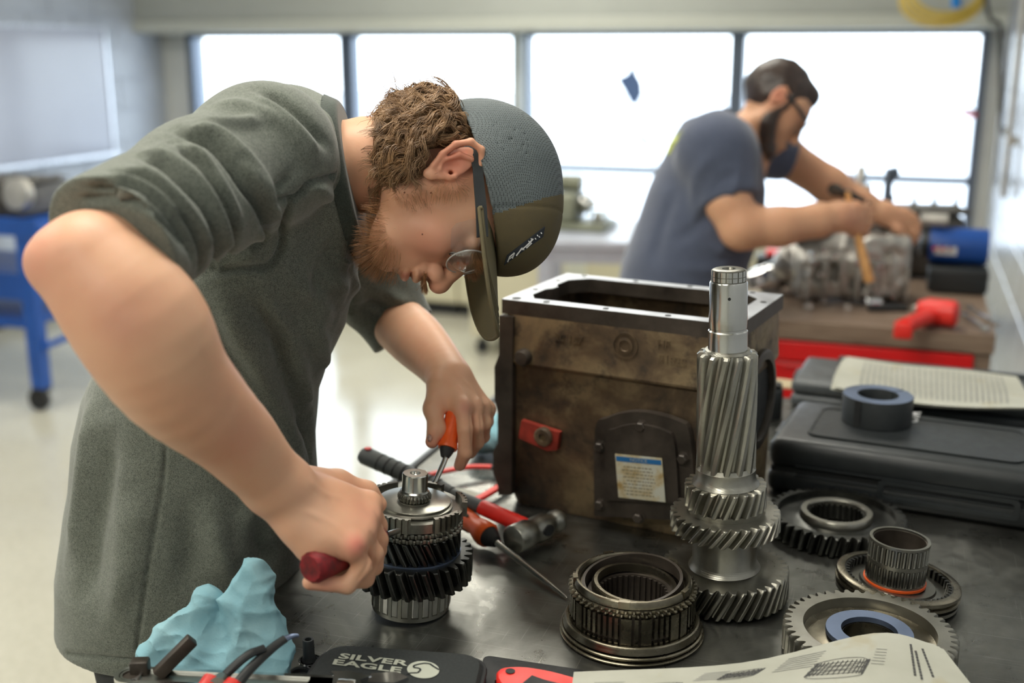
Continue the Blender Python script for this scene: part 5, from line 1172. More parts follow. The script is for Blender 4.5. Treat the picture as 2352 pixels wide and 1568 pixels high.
# ------------------------------------------------------------------ second bench along the right wall
f0_ = G(1700, 705); f1_ = G(2288, 770); an2 = math.atan2(f1_[1]-f0_[1], f1_[0]-f0_[0]); W_ = f1_[0]-f0_[0]
yb0 = f1_[1]; B2x0, B2x1, B2y0, B2y1 = f0_[0]+.03, f1_[0], yb0, yb0+.95
g = thing('wooden_workbench', 'wooden-topped workbench over red drawers, behind the tall countershaft', 'workbench', ((B2x0+B2x1)/2, (B2y0+B2y1)/2, 0))
nb_ = 6; pw = (B2y1-B2y0)/nb_
for i in range(nb_): obj('plank', bx(B2x0, B2x1, B2y0+i*pw+.001, B2y0+(i+1)*pw-.001, BZ-.050, BZ-(.0 if i % 2 else .0006), .002), M_['wood'], g, smooth=0)
obj('cabinet_body', bx(B2x0+.03, B2x1-.07, B2y0+.035, B2y1-.05, .08, BZ-.052, .004), M_['red'], g, smooth=0)
xm = onY(2142, 850, B2y0)[0]; z1_ = BZ-.055
dr_ = [(z1_-.20, z1_-.06), (z1_-.40, z1_-.21), (z1_-.62, z1_-.41)]
obj('top_rail', bx(B2x0+.035, B2x1-.045, B2y0+.004, B2y0+.034, z1_-.055, z1_-.002, .003), M_['red'], g, smooth=0)
for za, zb2 in dr_:
    dd = obj('drawer', bx(B2x0+.04, xm, B2y0+.010, B2y0+.034, za, zb2, .004), M_['red'], g, smooth=0); obj('drawer_pull', bx(B2x0+.10, xm-.10, B2y0+.002, B2y0+.009, zb2-.014, zb2-.006, .002), M_['red'], dd, smooth=0)
s0_, s1_ = onY(1957, 800, B2y0+.008), onY(2003, 850, B2y0+.008); obj('sticker', bx(s0_[0], s1_[0], B2y0+.0072, B2y0+.0095, s1_[2]-.06, s0_[2], .0), M_['white'], g, smooth=0)
for lx in (B2x0+.05, B2x1-.04):
    for ly in (B2y0+.05, B2y1-.05): obj('leg', bx(lx-.035, lx+.035, ly-.035, ly+.03, 0, BZ-.0515, .003), M_['wood'], g, smooth=0)
obj('lower_shelf', bx(xm+.02, B2x1-.08, B2y0+.06, B2y1-.1, .42, .44), M_['wood'], g, smooth=0)
for i, (xo, hh, c_) in enumerate(((.03, .2, (.02, .02, .02)), (.075, .22, (.55, .45, .05)), (.115, .21, (.5, .5, .48)), (.15, .24, (.3, .32, .42)))):
    x_ = xm+.02+xo*.9
    if x_+.03 > B2x1-.08: continue
    o = obj('binder', bx(x_, x_+.032, B2y0+.08, B2y0+.32, .441, .441+hh, .002), pm('binder_%d' % i, c_, .5), smooth=0); tagp(o, ['black', 'yellow', 'grey', 'blue-grey'][i]+' binder on the open shelf under the wooden workbench', 'binder', 'binders under the wooden workbench')
S2 = BZ+.001
def at2(px, py, dz=0.0): return G(px, py, S2+dz)
# gearbox on the second bench
cb2 = at2(1968, 700); cb2 = cb2+FWD*.10
m_al = M_['alu']; g = thing('transmission', 'dirty cast aluminium transmission on the wooden workbench', 'gearbox', (cb2[0], cb2[1], S2)); cz = np.array([cb2[0], cb2[1], S2]); MT = T(cz, HEAD)
pr = [Prim(f_box((-.06, .02, .075), (.10, .10, .066), None, .03)), Prim(f_box((.07, .01, .10), (.075, .11, .09), None, .025), .02), Prim(f_cap((-.16, .03, .09), (-.06, .03, .12), .05, .06), .02), Prim(f_cap((.0, .05, .16), (.03, .05, .23), .07, .055), .03), Prim(f_cap((.13, .0, .04), (.14, .0, .15), .035, .025), .02),
      Prim(f_box((-.085, -.09, .085), (.032, .04, .028), None, .01), .006, '-'), Prim(f_sph((.09, -.12, .14), .03), .006, '-'), Prim(f_cap((.0, -.12, .05), (.0, -.08, .05), .02, .02), .006, '-')]
V, F = sdf_mesh(pr, (-.24, -.13, -.01), (.20, .16, .32), .006); V = relax(V, F, 1); N = vnormals(V, F); V = V+N*np.array([.006*noise.noise(V3(v*40)) for v in V])[:, None]; V[:, 2] = np.maximum(V[:, 2], .0012)
V = V@MT[:3, :3].T+MT[:3, 3]; obj('housing', (V, F), m_al, g, smooth=50)
rd = random.Random(12)
for i in range(7): obj('rib', MB().box((-.14+.045*i, -.095, .06+.02*(i % 3)), (.004, .02, .045), MT@T((0, 0, 0)), bev=.002), m_al, g)
for i in range(12):
    x_, z_ = rd.uniform(-.15, .14), rd.uniform(.02, .17); obj('bolt', MB().lathe([(0, 0), (.008, 0), (.008, .012), (0, .013)], 6, MT@frame((1, 0, 0), z=(0, -1, 0), o=(x_, -.098, z_))), M_['steel'], g, smooth=20)
obj('flange', MB().lathe([(.05, 0), (.105, 0), (.105, .014), (.05, .014)], 40, MT@frame((0, 1, 0), z=(1, 0, .25), o=(.115, .01, .10)), closed=True), m_al, g)
for k, (r_, z0_, m_) in enumerate(((.055, .235, 'gear'), (.045, .262, 'gearlight'), (.032, .290, 'gearlight'))):
    obj('gear', MB().gear(24, r_, r_*.86, 0, .024, .1, r_*.3, MT@T((.03, .05, z0_)), rows=2), M_[m_], g)
obj('shaft', MB().lathe([(0, 0), (.013, 0), (.013, .12), (.010, .125), (0, .125)], 20, MT@T((.03, .05, .24))), M_['steel'], g)
obj('shift_tower', MB().box((-.10, .03, .175), (.05, .04, .03), MT, bev=.012).add(*(lambda m: (m.V, m.F))(MB().lathe([(0, 0), (.03, 0), (.025, .05), (0, .05)], 20, MT@T((-.10, .03, .203))))), M_['aludark'], g)
# dark engine further back
ce = at2(2115, 560)+FWD*.02; ce = P(2135, 545, 3.25); ce = np.array([ce[0], ce[1], S2])
ce = P(2120, 500, 3.50)
casting('engine_part', 'dark greasy engine part behind the blue motor', 'engine', (ce[0], ce[1], S2), .26, .20, .22, M_['aludark'], 8, 10, rz=0.2)
vp = P(2040, 432, 3.33); g = thing('bench_post', 'dark upright clamp post rising behind the transmission', 'clamp', (vp[0], vp[1], S2))
obj('post', MB().box((vp[0], vp[1], (S2+P(2046, 392, 3.30)[2])/2), (.013, .013, (P(2046, 392, 3.30)[2]-S2)/2), bev=.003), M_['mullion'], g); obj('foot', MB().box((vp[0], vp[1], S2+.008), (.04, .04, .0078), bev=.003), M_['mullion'], g); obj('head', MB().tube([P(2036, 398, 3.30), P(2062, 392, 3.30)], .014, 12), M_['mullion'], g)
# blue motor on black box
mb0 = at2(2205, 690); dm = Dd(mb0)+.10; xb = P(2200, 680, dm); 
g = thing('battery_box', 'black plastic box under the blue motor by the wall', 'box', (xb[0], xb[1], S2)); hb = P(2200, 612, dm)[2]-S2
obj('shell', MB().box((xb[0]-.005, xb[1]+.05, S2+hb/2), (.082, .07, hb/2-.0005), T((0, 0, 0)), bev=.012), M_['blackplast'], g); obj('lid_seam', MB().box((xb[0]-.005, xb[1]+.05, S2+hb*.7), (.0828, .0708, .003)), M_['blackrub'], g, smooth=0)
zt2 = S2+hb+.0005; rm = .052; m0, m1 = P(2118, 0, dm), P(2262, 0, dm); cyl0 = np.array([xb[0]-.120, xb[1]+.045, zt2+rm])
g = thing('blue_motor', 'blue cylindrical electric motor with black end caps', 'motor', (cyl0[0]+.08, cyl0[1], zt2)); Mm = frame((0, 0, 1), z=(1, 0, 0), o=cyl0); Lm = .185
obj('body', MB().lathe([(0, .03), (rm*.98, .03), (rm, .035), (rm, Lm), (rm*.97, Lm+.005), (0, Lm+.005)], 40, Mm), M_['blue'], g)
obj('end_cap', MB().lathe([(0, 0), (rm*.5, 0), (rm*.8, .01), (rm*.9, .029), (0, .029)], 32, Mm), M_['blackplast'], g)
obj('nameplate', MB().box((cyl0[0]+.075, cyl0[1]-rm*.93, cyl0[2]-rm*.15), (.03, .004, .012)), M_['white'], g, smooth=0)
obj('solenoid', MB().tube([cyl0+np.array([.0, -.01, rm+.020]), cyl0+np.array([.075, -.01, rm+.020])], .021, 20), M_['alu'], g)
for k in range(3): obj('terminal', MB().tube([cyl0+np.array([.045+.02*k, -rm-.002, .0]), cyl0+np.array([.045+.02*k, -rm-.014, .0])], .006, 10), M_['chrome'], g)
# impact wrench, red
i0 = at2(2192, 735, .035); i1 = at2(2110, 712, .035); g = thing('impact_wrench', 'bright red pistol-shaped power tool on the wooden bench edge', 'power tool', (i0[0], i0[1], S2))
a_, b_ = at2(2200, 722, .036), at2(2108, 712, .036); obj('body', MB().tube([a_, a_+(b_-a_)*.08, a_+(b_-a_)*.75, b_], [.026, .034, .034, .024], 18), M_['redplastic'], g)
h0, h1 = at2(2150, 722, .03), at2(2075, 750, .028); obj('grip', MB().tube(smoothpath([h0, (h0+h1)/2+ZU*.003, h1]), .0215, 14, flat=.9), M_['redplastic'], g); obj('nose', MB().tube([b_, b_+(b_-a_)*.12], [.016, .012], 14), M_['steelrough'], g)
obj('battery_foot', MB().box(h1, (.024, .024, .018), T((0, 0, 0)), bev=.006) if False else MB().box((h1[0], h1[1], h1[2]-.008), (.022, .022, .019), bev=.006), M_['redplastic'], g)
# chrome wrenches
def wrench(pa_, pb_, label, dz=.006):
    A_, B_ = at2(*pa_, dz), at2(*pb_, dz); t = thing('combination_wrench', label, 'wrench', (A_[0], A_[1], S2), 'wrenches on the wooden bench'); x_ = (B_-A_)/np.linalg.norm(B_-A_); L_ = np.linalg.norm(B_-A_); Mx = frame(x_, z=ZU, o=A_)
    obj('shank', MB().box((L_/2, 0, 0), (L_/2-.008, .005, .0028), Mx, bev=.001), M_['chrome'], t); obj('ring_end', MB().lathe([(.0065, -.004), (.012, -.004), (.012, .004), (.0065, .004)], 20, Mx, closed=True), M_['chrome'], t)
    obj('open_end', MB().prism([(L_-.01, -.006), (L_, -.013), (L_+.014, -.011), (L_+.014, -.005), (L_+.002, -.004), (L_+.002, .004), (L_+.014, .005), (L_+.014, .011), (L_, .013), (L_-.01, .006)], -.0035, .0035, Mx), M_['chrome'], t, smooth=0)
wrench((2292, 745), (2224, 705), 'chrome combination wrench nearest the wall, right of the red power tool'); wrench((2262, 752), (2212, 722), 'shorter chrome combination wrench close beside the red power tool', .012)
wrench((2040, 702), (1965, 676), 'chrome combination wrench lying in front of the transmission')
def socket(px_, py_, r_, h_, label, lay=None):
    c_ = at2(px_, py_); t = thing('socket', label, 'socket', c_, 'sockets on the wooden bench'); Mq = T(c_) if lay is None else frame((0, 0, 1), z=(math.cos(lay), math.sin(lay), 0), o=c_+ZU*r_)
    obj('shell', MB().lathe([(r_*.6, 0), (r_*.96, 0), (r_, .002), (r_, h_*.5), (r_*.85, h_*.6), (r_*.85, h_), (r_*.6, h_), (r_*.6, 0)], 24, Mq), M_['chrome'], t)
socket(1832, 690, .017, .05, 'large chrome socket lying at the left end of the tools row', .3); socket(1866, 688, .014, .045, 'chrome socket lying beside the large one', .9); socket(1892, 692, .012, .03, 'chrome socket standing right of the two lying ones'); socket(1856, 712, .013, .022, 'brassy short socket at the bench edge, left'); socket(1945, 715, .012, .022, 'short socket at the bench edge, right of the chrome group')
socket(1988, 708, .015, .04, 'chrome socket lying beside the chrome wrench', .2)
o_ = at2(2032, 712); g = thing('black_ratchet', 'flat black rubber pad at the bench edge left of the red tool', 'pad', o_); obj('pad', MB().add(*slab([rquad([o_+RT*x_+FWD*y_+ZU*z_ for x_, y_ in ((-.05, -.02), (.06, -.02), (.06, .03), (-.04, .03))], .012) for z_ in (.0005, .012)])), M_['blackrub'], g)
# crumpled foil / plastic bag at the left
q = at2(1762, 668); pr = [Prim(f_cap(q+ZU*.03-RT*.06, q+ZU*.045+RT*.05, .032, .042)), Prim(f_cap(q+ZU*.03+RT*.02, q+ZU*.10+RT*.045+FWD*.02, .03, .016), .02), Prim(f_plane(q+ZU*.002, -ZU), 0, '*')]
crumple('foil_bag', pr, q-.16, q+.16, .006, M_['chrome'], 8, .008, label='shiny crumpled silver bag left of the transmission', cat='bag')
q = at2(1830, 640)+FWD*.12; g = thing('tool_tray', 'red and black tool tray behind the silver bag', 'tray', q); obj('tray', MB().box((0, 0, .025), (.10, .05, .0245), T(q, .1), bev=.006), M_['blackplast'], g); obj('red_insert', MB().box((.0, 0, .058), (.07, .035, .008), T(q, .1), bev=.004), M_['redplastic'], g)
# ------------------------------------------------------------------ the man in front
def PR(px, py, d, rpx): p = P(px, py, d); return p, rpx*mpp(p)
def dchain(pts, n=4, k=.004):
    S = smoothpath(np.array([q[:3] for q in pts], float), n); rr_ = np.interp(np.linspace(0, len(pts)-1, len(S)), range(len(pts)), [q[3] for q in pts])
    # cubic-ish radius
    rr_ = smoothpath(np.array([(q[3], 0, 0) for q in pts], float), n)[:, 0]
    return pchain([(a[0], a[1], a[2], r) for a, r in zip(S, rr_)], k)
def pchain(pts, k=0.012, op='+'):
    q = [PR(*t) for t in pts]; return chain([a for a, _ in q], [r for _, r in q], k, op)
# head axes: forward (face), up (crown), lateral towards the camera
def camvec(x, y, z): v = RT*x+CU*y-CF*z; return v/np.linalg.norm(v)
HF = camvec(.10, -1, .10); HU = camvec(.97, .09, -.17); HU = HU-(HU@HF)*HF; HU /= np.linalg.norm(HU); HL = np.cross(HU, HF); 
if HL@CF > 0: HL = -HL
HO = P(1037, 395, 1.315)-HL*.078
def hd(U, F, L): return HO+HU*U+HF*F+HL*L
HM = np.stack([HU, HF, HL], 1)
def hell(c, r, k=0.01, op='+', M=None): return Prim(f_ell(hd(*c), r, HM if M is None else M), k, op)
def hcap(a, b, ra, rb, k=0.01, op='+'): return Prim(f_cap(hd(*a), hd(*b), ra, rb), k, op)
def hchain(pts, r, k=0.004, op='+'):
    r = r if hasattr(r, '__len__') else [r]*len(pts); return [hcap(pts[i], pts[i+1], r[i], r[i+1], k, op) for i in range(len(pts)-1)]
head = [hell((.044, -.010, 0), (.078, .094, .072), 0), hell((.035, .040, 0), (.056, .054, .060), .02), hell((-.015, .045, 0), (.062, .050, .052), .02)]
for s in (1, -1):
    head += [hcap((.0, .006, .058*s), (-.056, .008, .047*s), .017, .018, .02), hcap((-.056, .010, .046*s), (-.080, .066, .018*s), .0185, .017, .02), hell((-.016, .066, .040*s), (.022, .022, .020), .018), hcap((-.03, .055, .032*s), (-.07, .06, .026*s), .022, .02, .02)]
head += [hell((-.080, .074, 0), (.017, .020, .022), .012), hell((-.052, .080, 0), (.028, .025, .028), .016)]
head += [hcap((.030, .086, 0), (-.012, .113, 0), .0085, .0100, .012), hell((-.018, .1165, 0), (.0125, .0125, .0125), .008)]
for s in (1, -1):
    head += [hell((-.022, .105, .0130*s), (.0098, .0120, .0075), .006), hell((-.0300, .111, .0070*s), (.0045, .0065, .0038), .002, '-'), hcap((.026, .088, .014*s), (.024, .080, .046*s), .0075, .006, .010),
             hell((.004, .098, .031*s), (.014, .016, .018), .010, '-'), hell((.004, .0775, .031*s), (.0135, .0125, .0155), .005), hell((-.0015, .092, .031*s), (.0045, .008, .012), .002, '-')]
head += [hell((-.0445, .1030, 0), (.0062, .0105, .021), .004), hell((-.0580, .1000, 0), (.0068, .0105, .0185), .004), hell((-.0700, .101, 0), (.005, .007, .016), .006, '-'), hell((-.0512, .113, 0), (.0015, .014, .021), .002, '-'), hell((-.0360, .0985, 0), (.0100, .0105, .0200), .006)]
# ears
def ear(s):
    Lx = lambda l: l*s
    Me = np.stack([HU*.91-HF*.41, HF*.91+HU*.41, HL], 1)
    e = [Prim(f_ell(hd(.004, -.010, Lx(.079)), (.031, .0155, .0045), Me), .006)]
    e += hchain([(.027, .004, Lx(.076)), (.036, -.008, Lx(.081)), (.036, -.022, Lx(.087)), (.024, -.031, Lx(.091)), (.006, -.029, Lx(.091)), (-.010, -.019, Lx(.088)), (-.021, -.007, Lx(.083))], [.003, .0036, .0040, .0040, .0038, .0036, .0042], .003)
    e += [hell((-.025, .001, Lx(.080)), (.0085, .0075, .0045), .004)]
    e += hchain([(.024, -.012, Lx(.084)), (.010, -.018, Lx(.087)), (-.006, -.012, Lx(.086)), (-.013, -.003, Lx(.083))], [.003, .0034, .0032, .003], .003)
    e += [hell((.0, -.004, Lx(.0865)), (.011, .0075, .0075), .003, '-'), hell((.020, -.004, Lx(.088)), (.007, .006, .006), .003, '-'), hcap((-.003, .006, Lx(.078)), (.003, .006, Lx(.080)), .0042, .0035, .003), hcap((-.001, .001, Lx(.086)), (-.001, .001, Lx(.068)), .0032, .0026, .001, '-')]
    return e
head += ear(1)+ear(-1)
# neck, torso core, arms
neck = pchain([(985, 345, 1.385, 88), (905, 372, 1.39, 96), (845, 377, 1.395, 103), (760, 388, 1.40, 100), (690, 400, 1.41, 98)], .012)
neck += [Prim(f_cap(hd(-.055, .02, .015), P(835, 430, 1.392), .016, .018), .02)]
torso = [Prim(f_cap(P(655, 390, 1.42), P(560, 700, 1.43), .078, .095), .03), Prim(f_cap(P(560, 700, 1.43), P(440, 1350, 1.45), .095, .095), .03), Prim(f_cap(P(640, 400, 1.33), P(670, 420, 1.54), .060, .060), .03)]
sh_n = pchain([(640, 375, 1.33, 105), (600, 370, 1.27, 105)], .03)
armn = pchain([(595, 365, 1.27, 105), (400, 475, 1.13, 104), (245, 598, 1.005, 108)], .012)
armn += dchain([(207, 606, .99, 124), (318, 738, .985, 150), (400, 872, 1.0, 128), (525, 990, 1.04, 97), (602, 1076, 1.065, 78), (672, 1140, 1.085, 67)])
armn += [Prim(f_sph(P(106, 602, .985), .0125), .03), Prim(f_ell(P(640, 1120, 1.08), (.032, .03, .026)), .02)]
# near hand, closed round the red handle
hn = []
W_ = P(668, 1138, 1.085)
mcp = [(846, 1158, 1.128), (842, 1188, 1.108), (830, 1222, 1.085), (808, 1254, 1.062)]
hn += [Prim(f_cap(P(745, 1262, 1.078), P(800, 1290, 1.095), .016, .014), .012), Prim(f_cap(P(752, 1296, 1.085), P(800, 1322, 1.082), .011, .012), .008)]
for i, m in enumerate(mcp):
    base = [(712, 1128, 1.115), (705, 1150, 1.10), (700, 1175, 1.085), (696, 1202, 1.07)][i]
    hn += [Prim(f_cap(P(*base), P(*m), .0200, .0135), .018)]
fing = [[(846, 1158, 1.128), (866, 1208, 1.142), (866, 1262, 1.150), (848, 1290, 1.148)], [(842, 1188, 1.108), (868, 1240, 1.120), (858, 1300, 1.124), (822, 1318, 1.118)],
        [(830, 1222, 1.085), (858, 1272, 1.092), (838, 1328, 1.090), (790, 1338, 1.082)], [(808, 1254, 1.062), (833, 1300, 1.066), (798, 1343, 1.058), (712, 1337, 1.046)]]
hn += [Prim(f_cap(P(690, 1175, 1.085), P(725, 1245, 1.07), .026, .022), .02), Prim(f_cap(P(760, 1170, 1.11), P(790, 1220, 1.09), .022, .022), .02)]
for i, fg in enumerate(fing):
    r = [.0108, .0104, .0100, .0094][i]; hn += chain([P(*q) for q in fg], [r*1.12, r*1.02, r*.95, r*.82], .004)
hn += [Prim(f_sph(P(*m), .0128), .008) for m in mcp]
hn += chain([P(700, 1108, 1.125), P(775, 1112, 1.155), P(842, 1130, 1.168), P(868, 1158, 1.172)], [.019, .0155, .0115, .0100], .008)
# far arm and hand
armf = pchain([(760, 470, 1.60, 110), (830, 640, 1.68, 85), (888, 718, 1.66, 62)], .02)+dchain([(892, 722, 1.66, 60), (952, 776, 1.59, 64), (1002, 828, 1.53, 54), (1034, 868, 1.48, 47)])
fm = [(1062, 935, 1.425), (1088, 935, 1.445), (1107, 935, 1.468), (1117, 940, 1.490)]; fb = [(1022, 880, 1.468), (1036, 876, 1.478), (1048, 878, 1.492), (1052, 886, 1.505)]
hf = [Prim(f_cap(P(*a), P(*b), .0215, .0125), .016) for a, b in zip(fb, fm)]+[Prim(f_sph(P(*m), .0120), .006) for m in fm]
ff = [[fm[0], (1068, 985, 1.405), (1068, 1040, 1.402), (1056, 1068, 1.408)], [fm[1], (1094, 980, 1.428), (1096, 1015, 1.440), (1080, 1040, 1.452)], [fm[2], (1113, 972, 1.455), (1110, 1002, 1.478), (1092, 1018, 1.488)], [fm[3], (1119, 968, 1.485), (1112, 990, 1.502), (1096, 1000, 1.510)]]
for i, fg in enumerate(ff): r = [.0100, .0100, .0095, .0085][i]; hf += chain([P(*q) for q in fg], [r*1.1, r, r*.93, r*.8], .0035)
hf += chain([P(1012, 890, 1.455), P(996, 938, 1.430), P(1003, 985, 1.412), P(992, 1014, 1.404)], [.0185, .0125, .0105, .0088], .010)
hf += [Prim(f_cap(P(1022, 905, 1.45), P(1048, 930, 1.44), .0165, .013), .012)]
body = head+neck+torso+sh_n+armn+hn+armf+hf
allp = np.array([hd(.14, 0, 0), hd(-.1, .13, 0), P(60, 600, .97), P(700, 1400, 1.05), P(880, 1300, 1.17), P(440, 1400, 1.47), P(800, 500, 1.75), P(400, 800, 1.6), P(1130, 1080, 1.52), P(560, 350, 1.62), hd(0, 0, .1), hd(0, 0, -.1)])
V, F = sdf_mesh(body, allp.min(0)-.09, allp.max(0)+.09, .0019, 24)
N = vnormals(V, F)
# veins, knuckle creases, elbow creases
V = fold(V, F, N, [([(700, 1090), (740, 1130), (800, 1150)], .004, .0010), ([(690, 1170), (760, 1200), (806, 1240)], .0035, .0009), ([(860, 1165), (873, 1205), (874, 1250)], .002, -.0008), ([(848, 1215), (866, 1262), (850, 1310)], .0018, -.0012), ([(826, 1252), (846, 1290), (818, 1338)], .0018, -.0012),
    ([(560, 690), (640, 810), (560, 930)], .02, -.002), ([(270, 630), (330, 720), (300, 790)], .025, -.0025), ([(100, 520), (180, 570), (150, 640)], .012, .0015),
    ([(1050, 880), (1068, 905), (1078, 925)], .0025, .0009), ([(1060, 868), (1090, 900), (1104, 925)], .0025, .0009), ([(1080, 940), (1082, 990), (1084, 1030)], .0022, -.0014), ([(1103, 945), (1106, 985), (1104, 1010)], .0020, -.0014), ([(1012, 935), (1030, 955), (1040, 985)], .004, -.0015)])
man = thing('person', 'man in grey-green shirt and backwards-leaning mesh cap bent over the gear stack, a tool in each hand', 'person', (P(440, 1500, 1.45)[0], P(440, 1500, 1.45)[1], 0))
man['label'] = 'bending man in grey-green shirt and mesh cap, holding two screwdrivers at the gears'
bo = obj('body', (V, F), M_['skin'], man, smooth=180)
Lc = V-HO; U_, F_, L_ = Lc@HU, Lc@HF, Lc@HL
beard_w = ((U_+.085)/.030)**2*.5+((F_-.050)/.045)**2*.6; onhead = np.where((np.linalg.norm(Lc, axis=1) < .16), 0, 9)
rules = [(hd(.005, -.012, .085), .030, (.72, .22, .15), .75), (hd(.005, -.012, -.085), .030, (.72, .22, .15), .75), (hd(-.03, .075, .045), .035, (.66, .24, .17), .55), (hd(-.03, .075, -.045), .035, (.66, .24, .17), .55), (hd(-.024, .118, 0), .016, (.66, .22, .16), .6),
    (hd(-.0575, .108, 0), .0085, (.52, .15, .12), .8), (hd(-.060, .106, .012), .007, (.52, .15, .12), .7), (hd(-.084, .078, .0), .026, (.54, .28, .14), .38), (hd(-.075, .03, .045), .022, (.55, .32, .19), .18), (hd(-.045, .103, .0), .010, (.50, .27, .14), .5),
    (P(820, 1250, 1.05), .013, (.70, .16, .14), .65), (P(835, 1190, 1.09), .020, (.68, .26, .20), .4), (P(745, 1345, 1.04), .018, (.72, .26, .20), .5), (P(1070, 935, 1.41), .013, (.60, .22, .17), .55), (P(990, 1014, 1.40), .013, (.72, .24, .17), .6), (P(100, 600, .97), .045, (.68, .28, .20), .6), (P(290, 700, .94), .05, (.66, .28, .20), .35), (P(420, 800, .96), .04, (.76, .48, .30), .5), (P(560, 1010, 1.0), .03, (.70, .30, .20), .4), (P(330, 560, .95), .04, (.78, .50, .32), .5), (P(720, 1180, 1.05), .028, (.76, .50, .36), .5), (P(880, 750, 1.58), .03, (.60, .33, .2), .4), (P(285, 745, .94), .016, (.50, .20, .17), .4), (P(1056, 1068, 1.40), .012, (.70, .28, .2), .4)]
tint(bo, rules, V)
# small moles
mm = MB()
for x, y in ((846, 352), (929, 442), (860, 410), (990, 443), (970, 538), (868, 502)):
    r = ray(x, y); r = r/np.linalg.norm(r); q = BVHTree.FromPolygons(V.tolist(), F.tolist()).ray_cast(V3(CAM), V3(r)) if (x, y) == (846, 352) else bvq.ray_cast(V3(CAM), V3(r))
    if (x, y) == (846, 352): bvq = BVHTree.FromPolygons(V.tolist(), F.tolist())
    if q[0]: obj('mole', MB().lathe([(0, -.0004), (.0011, 0), (.0008, .0004), (0, .0006)], 8, axis_frame(np.array(q[0]), np.array(q[0])+np.array(q[1]))), pm('mole_brown', (.25, .10, .06), .6) if 'mole_brown' not in bpy.data.materials else bpy.data.materials['mole_brown'], man)
for s in (1, -1):
    e = obj('eye', MB().lathe([(0, -.0115)]+[(.0115*math.sin(t), -.0115*math.cos(t)) for t in np.linspace(.2, math.pi-.2, 14)]+[(0, .0115)], 24, axis_frame(hd(.001, .0775, .031*s), hd(-.004, .10, .031*s))), M_['white'], man, smooth=180)
    obj('iris', MB().lathe([(0, .0112), (.0050, .0108), (.0052, .0102), (0, .0100)], 20, axis_frame(hd(.001, .0775, .031*s), hd(-.004, .10, .031*s))), M_['denim'], man, smooth=180)
# fingernails
for p_, q_ in (((992, 1012, 1.404), (986, 1002, 1.395)), ):
    obj('fingernail', MB().add(*(lambda m: (m.V, m.F))(MB().lathe([(0, 0), (.0045, 0), (.005, .0004), (0, .0012)], 14)), M=axis_frame(P(987, 1006, 1.397), P(987, 1006, 1.397)-CF*.5-RT*.6+CU*.1)), pm('nail', (.70, .42, .34), .4), man, smooth=180)
# ---------------- shirt
st = []
for y, x0, x1, lat in ((1545, 162, 660, .165), (1500, 162, 668, .168), (1400, 146, 682, .172), (1290, 146, 690, .172), (1190, 162, 705, .168), (1100, 176, 728, .165), (1000, 182, 722, .162), (900, 205, 730, .162), (830, 235, 752, .165), (750, 280, 792, .168), (690, 330, 805, .170), (620, 375, 815, .172), (560, 400, 820, .170), (500, 430, 815, .165), (420, 450, 800, .160)):
    c = P((x0+x1)/2, y, 1.43); r = (x1-x0)/2*mpp(c); st.append((c[2], c@RT, c@FWD, r, lat))
loft = f_loft(st, RT, FWD)
zlo = P(300, 1528, 1.29)[2]
def noisef(f, amp, sc): return f
sh1 = [Prim(loft, 0), Prim(f_cap(P(650, 385, 1.43), P(600, 490, 1.43), .085, .115), .05)]
sh1 += [Prim(f_cap(P(655, 352, 1.44), P(605, 362, 1.28), .068, .070), .04), Prim(f_cap(P(655, 352, 1.44), P(700, 430, 1.58), .068, .064), .04)]
sh1 += [Prim(f_cap(P(825, 452, 1.375), P(715, 470, 1.39), .052, .075), .025), Prim(f_cap(P(820, 388, 1.40), P(755, 386, 1.40), .070, .072), .02), Prim(f_cap(P(755, 386, 1.40), P(660, 360, 1.43), .072, .074), .03)]
nk0, nk1, nk2 = P(777, 266, 1.40), P(802, 400, 1.335), P(820, 505, 1.37)
nn = np.cross(nk1-nk0, nk2-nk0); nn /= np.linalg.norm(nn)
if nn@RT < 0: nn = -nn
nn = RT*.985+CU*.175; nn /= np.linalg.norm(nn); ncen = P(806, 388, 1.398)
sh1 += [Prim(f_cap(P(828, 600, 1.43), P(800, 640, 1.43), .0, .0), 0)] if False else []
class _cut: pass
def f_neckcut(c, n, R):
    """half-space past the neckline, but only near the neck"""
    def f(p):
        q = p-c; h = q@n; rad = np.sqrt(np.maximum((q*q).sum(-1)-h*h, 0)); return np.maximum(-h, rad-R)
    return f
sh1 += [Prim(f_neckcut(ncen, nn, .098), .006, '-')]
sh1 += [Prim(f_cap(ncen-nn*.03, ncen+nn*.1, .0555, .0555), .003, '-')]
sl = [Prim(f_cap(*[PR(612, 352, 1.285, 1)[0], PR(455, 440, 1.175, 1)[0]], 150*mpp(P(612, 352, 1.28)), 150*mpp(P(455, 440, 1.175))), .03), Prim(f_cap(P(455, 440, 1.175), P(232, 582, 1.002), 150*mpp(P(455, 440, 1.175)), .0690), .03)]
hemc = P(250, 590, 1.028); hemn = P(200, 615, 1.02)-P(455, 440, 1.175); hemn /= np.linalg.norm(hemn)
def f_hemcut(c, n, R):
    def f(p):
        q = p-c; h = q@n; rad = np.sqrt((q*q).sum(-1)); return np.maximum(-h, rad-R)
    return f
shS = sl+[Prim(f_hemcut(hemc+hemn*.004, hemn, .20), .003, '-')]
sf = [Prim(f_cap(P(740, 480, 1.58), P(850, 640, 1.66), .082, .064), .04), Prim(f_cap(P(850, 640, 1.66), P(925, 760, 1.66), .062, .053), .03)]
fhc = P(934, 750, 1.65); fhn = P(960, 800, 1.64)-P(850, 650, 1.665); fhn /= np.linalg.norm(fhn)
shT = list(sh1); shS += sf+[Prim(f_hemcut(fhc+fhn*.004, fhn, .12), .003, '-')]; shT[0] = Prim(loft, .02)
sh1 = shS+[Prim(p_.f, p_.k, p_.op) for p_ in shT]
sh1 += [Prim(f_plane([0, 0, zlo], -ZU), .002, '*')]
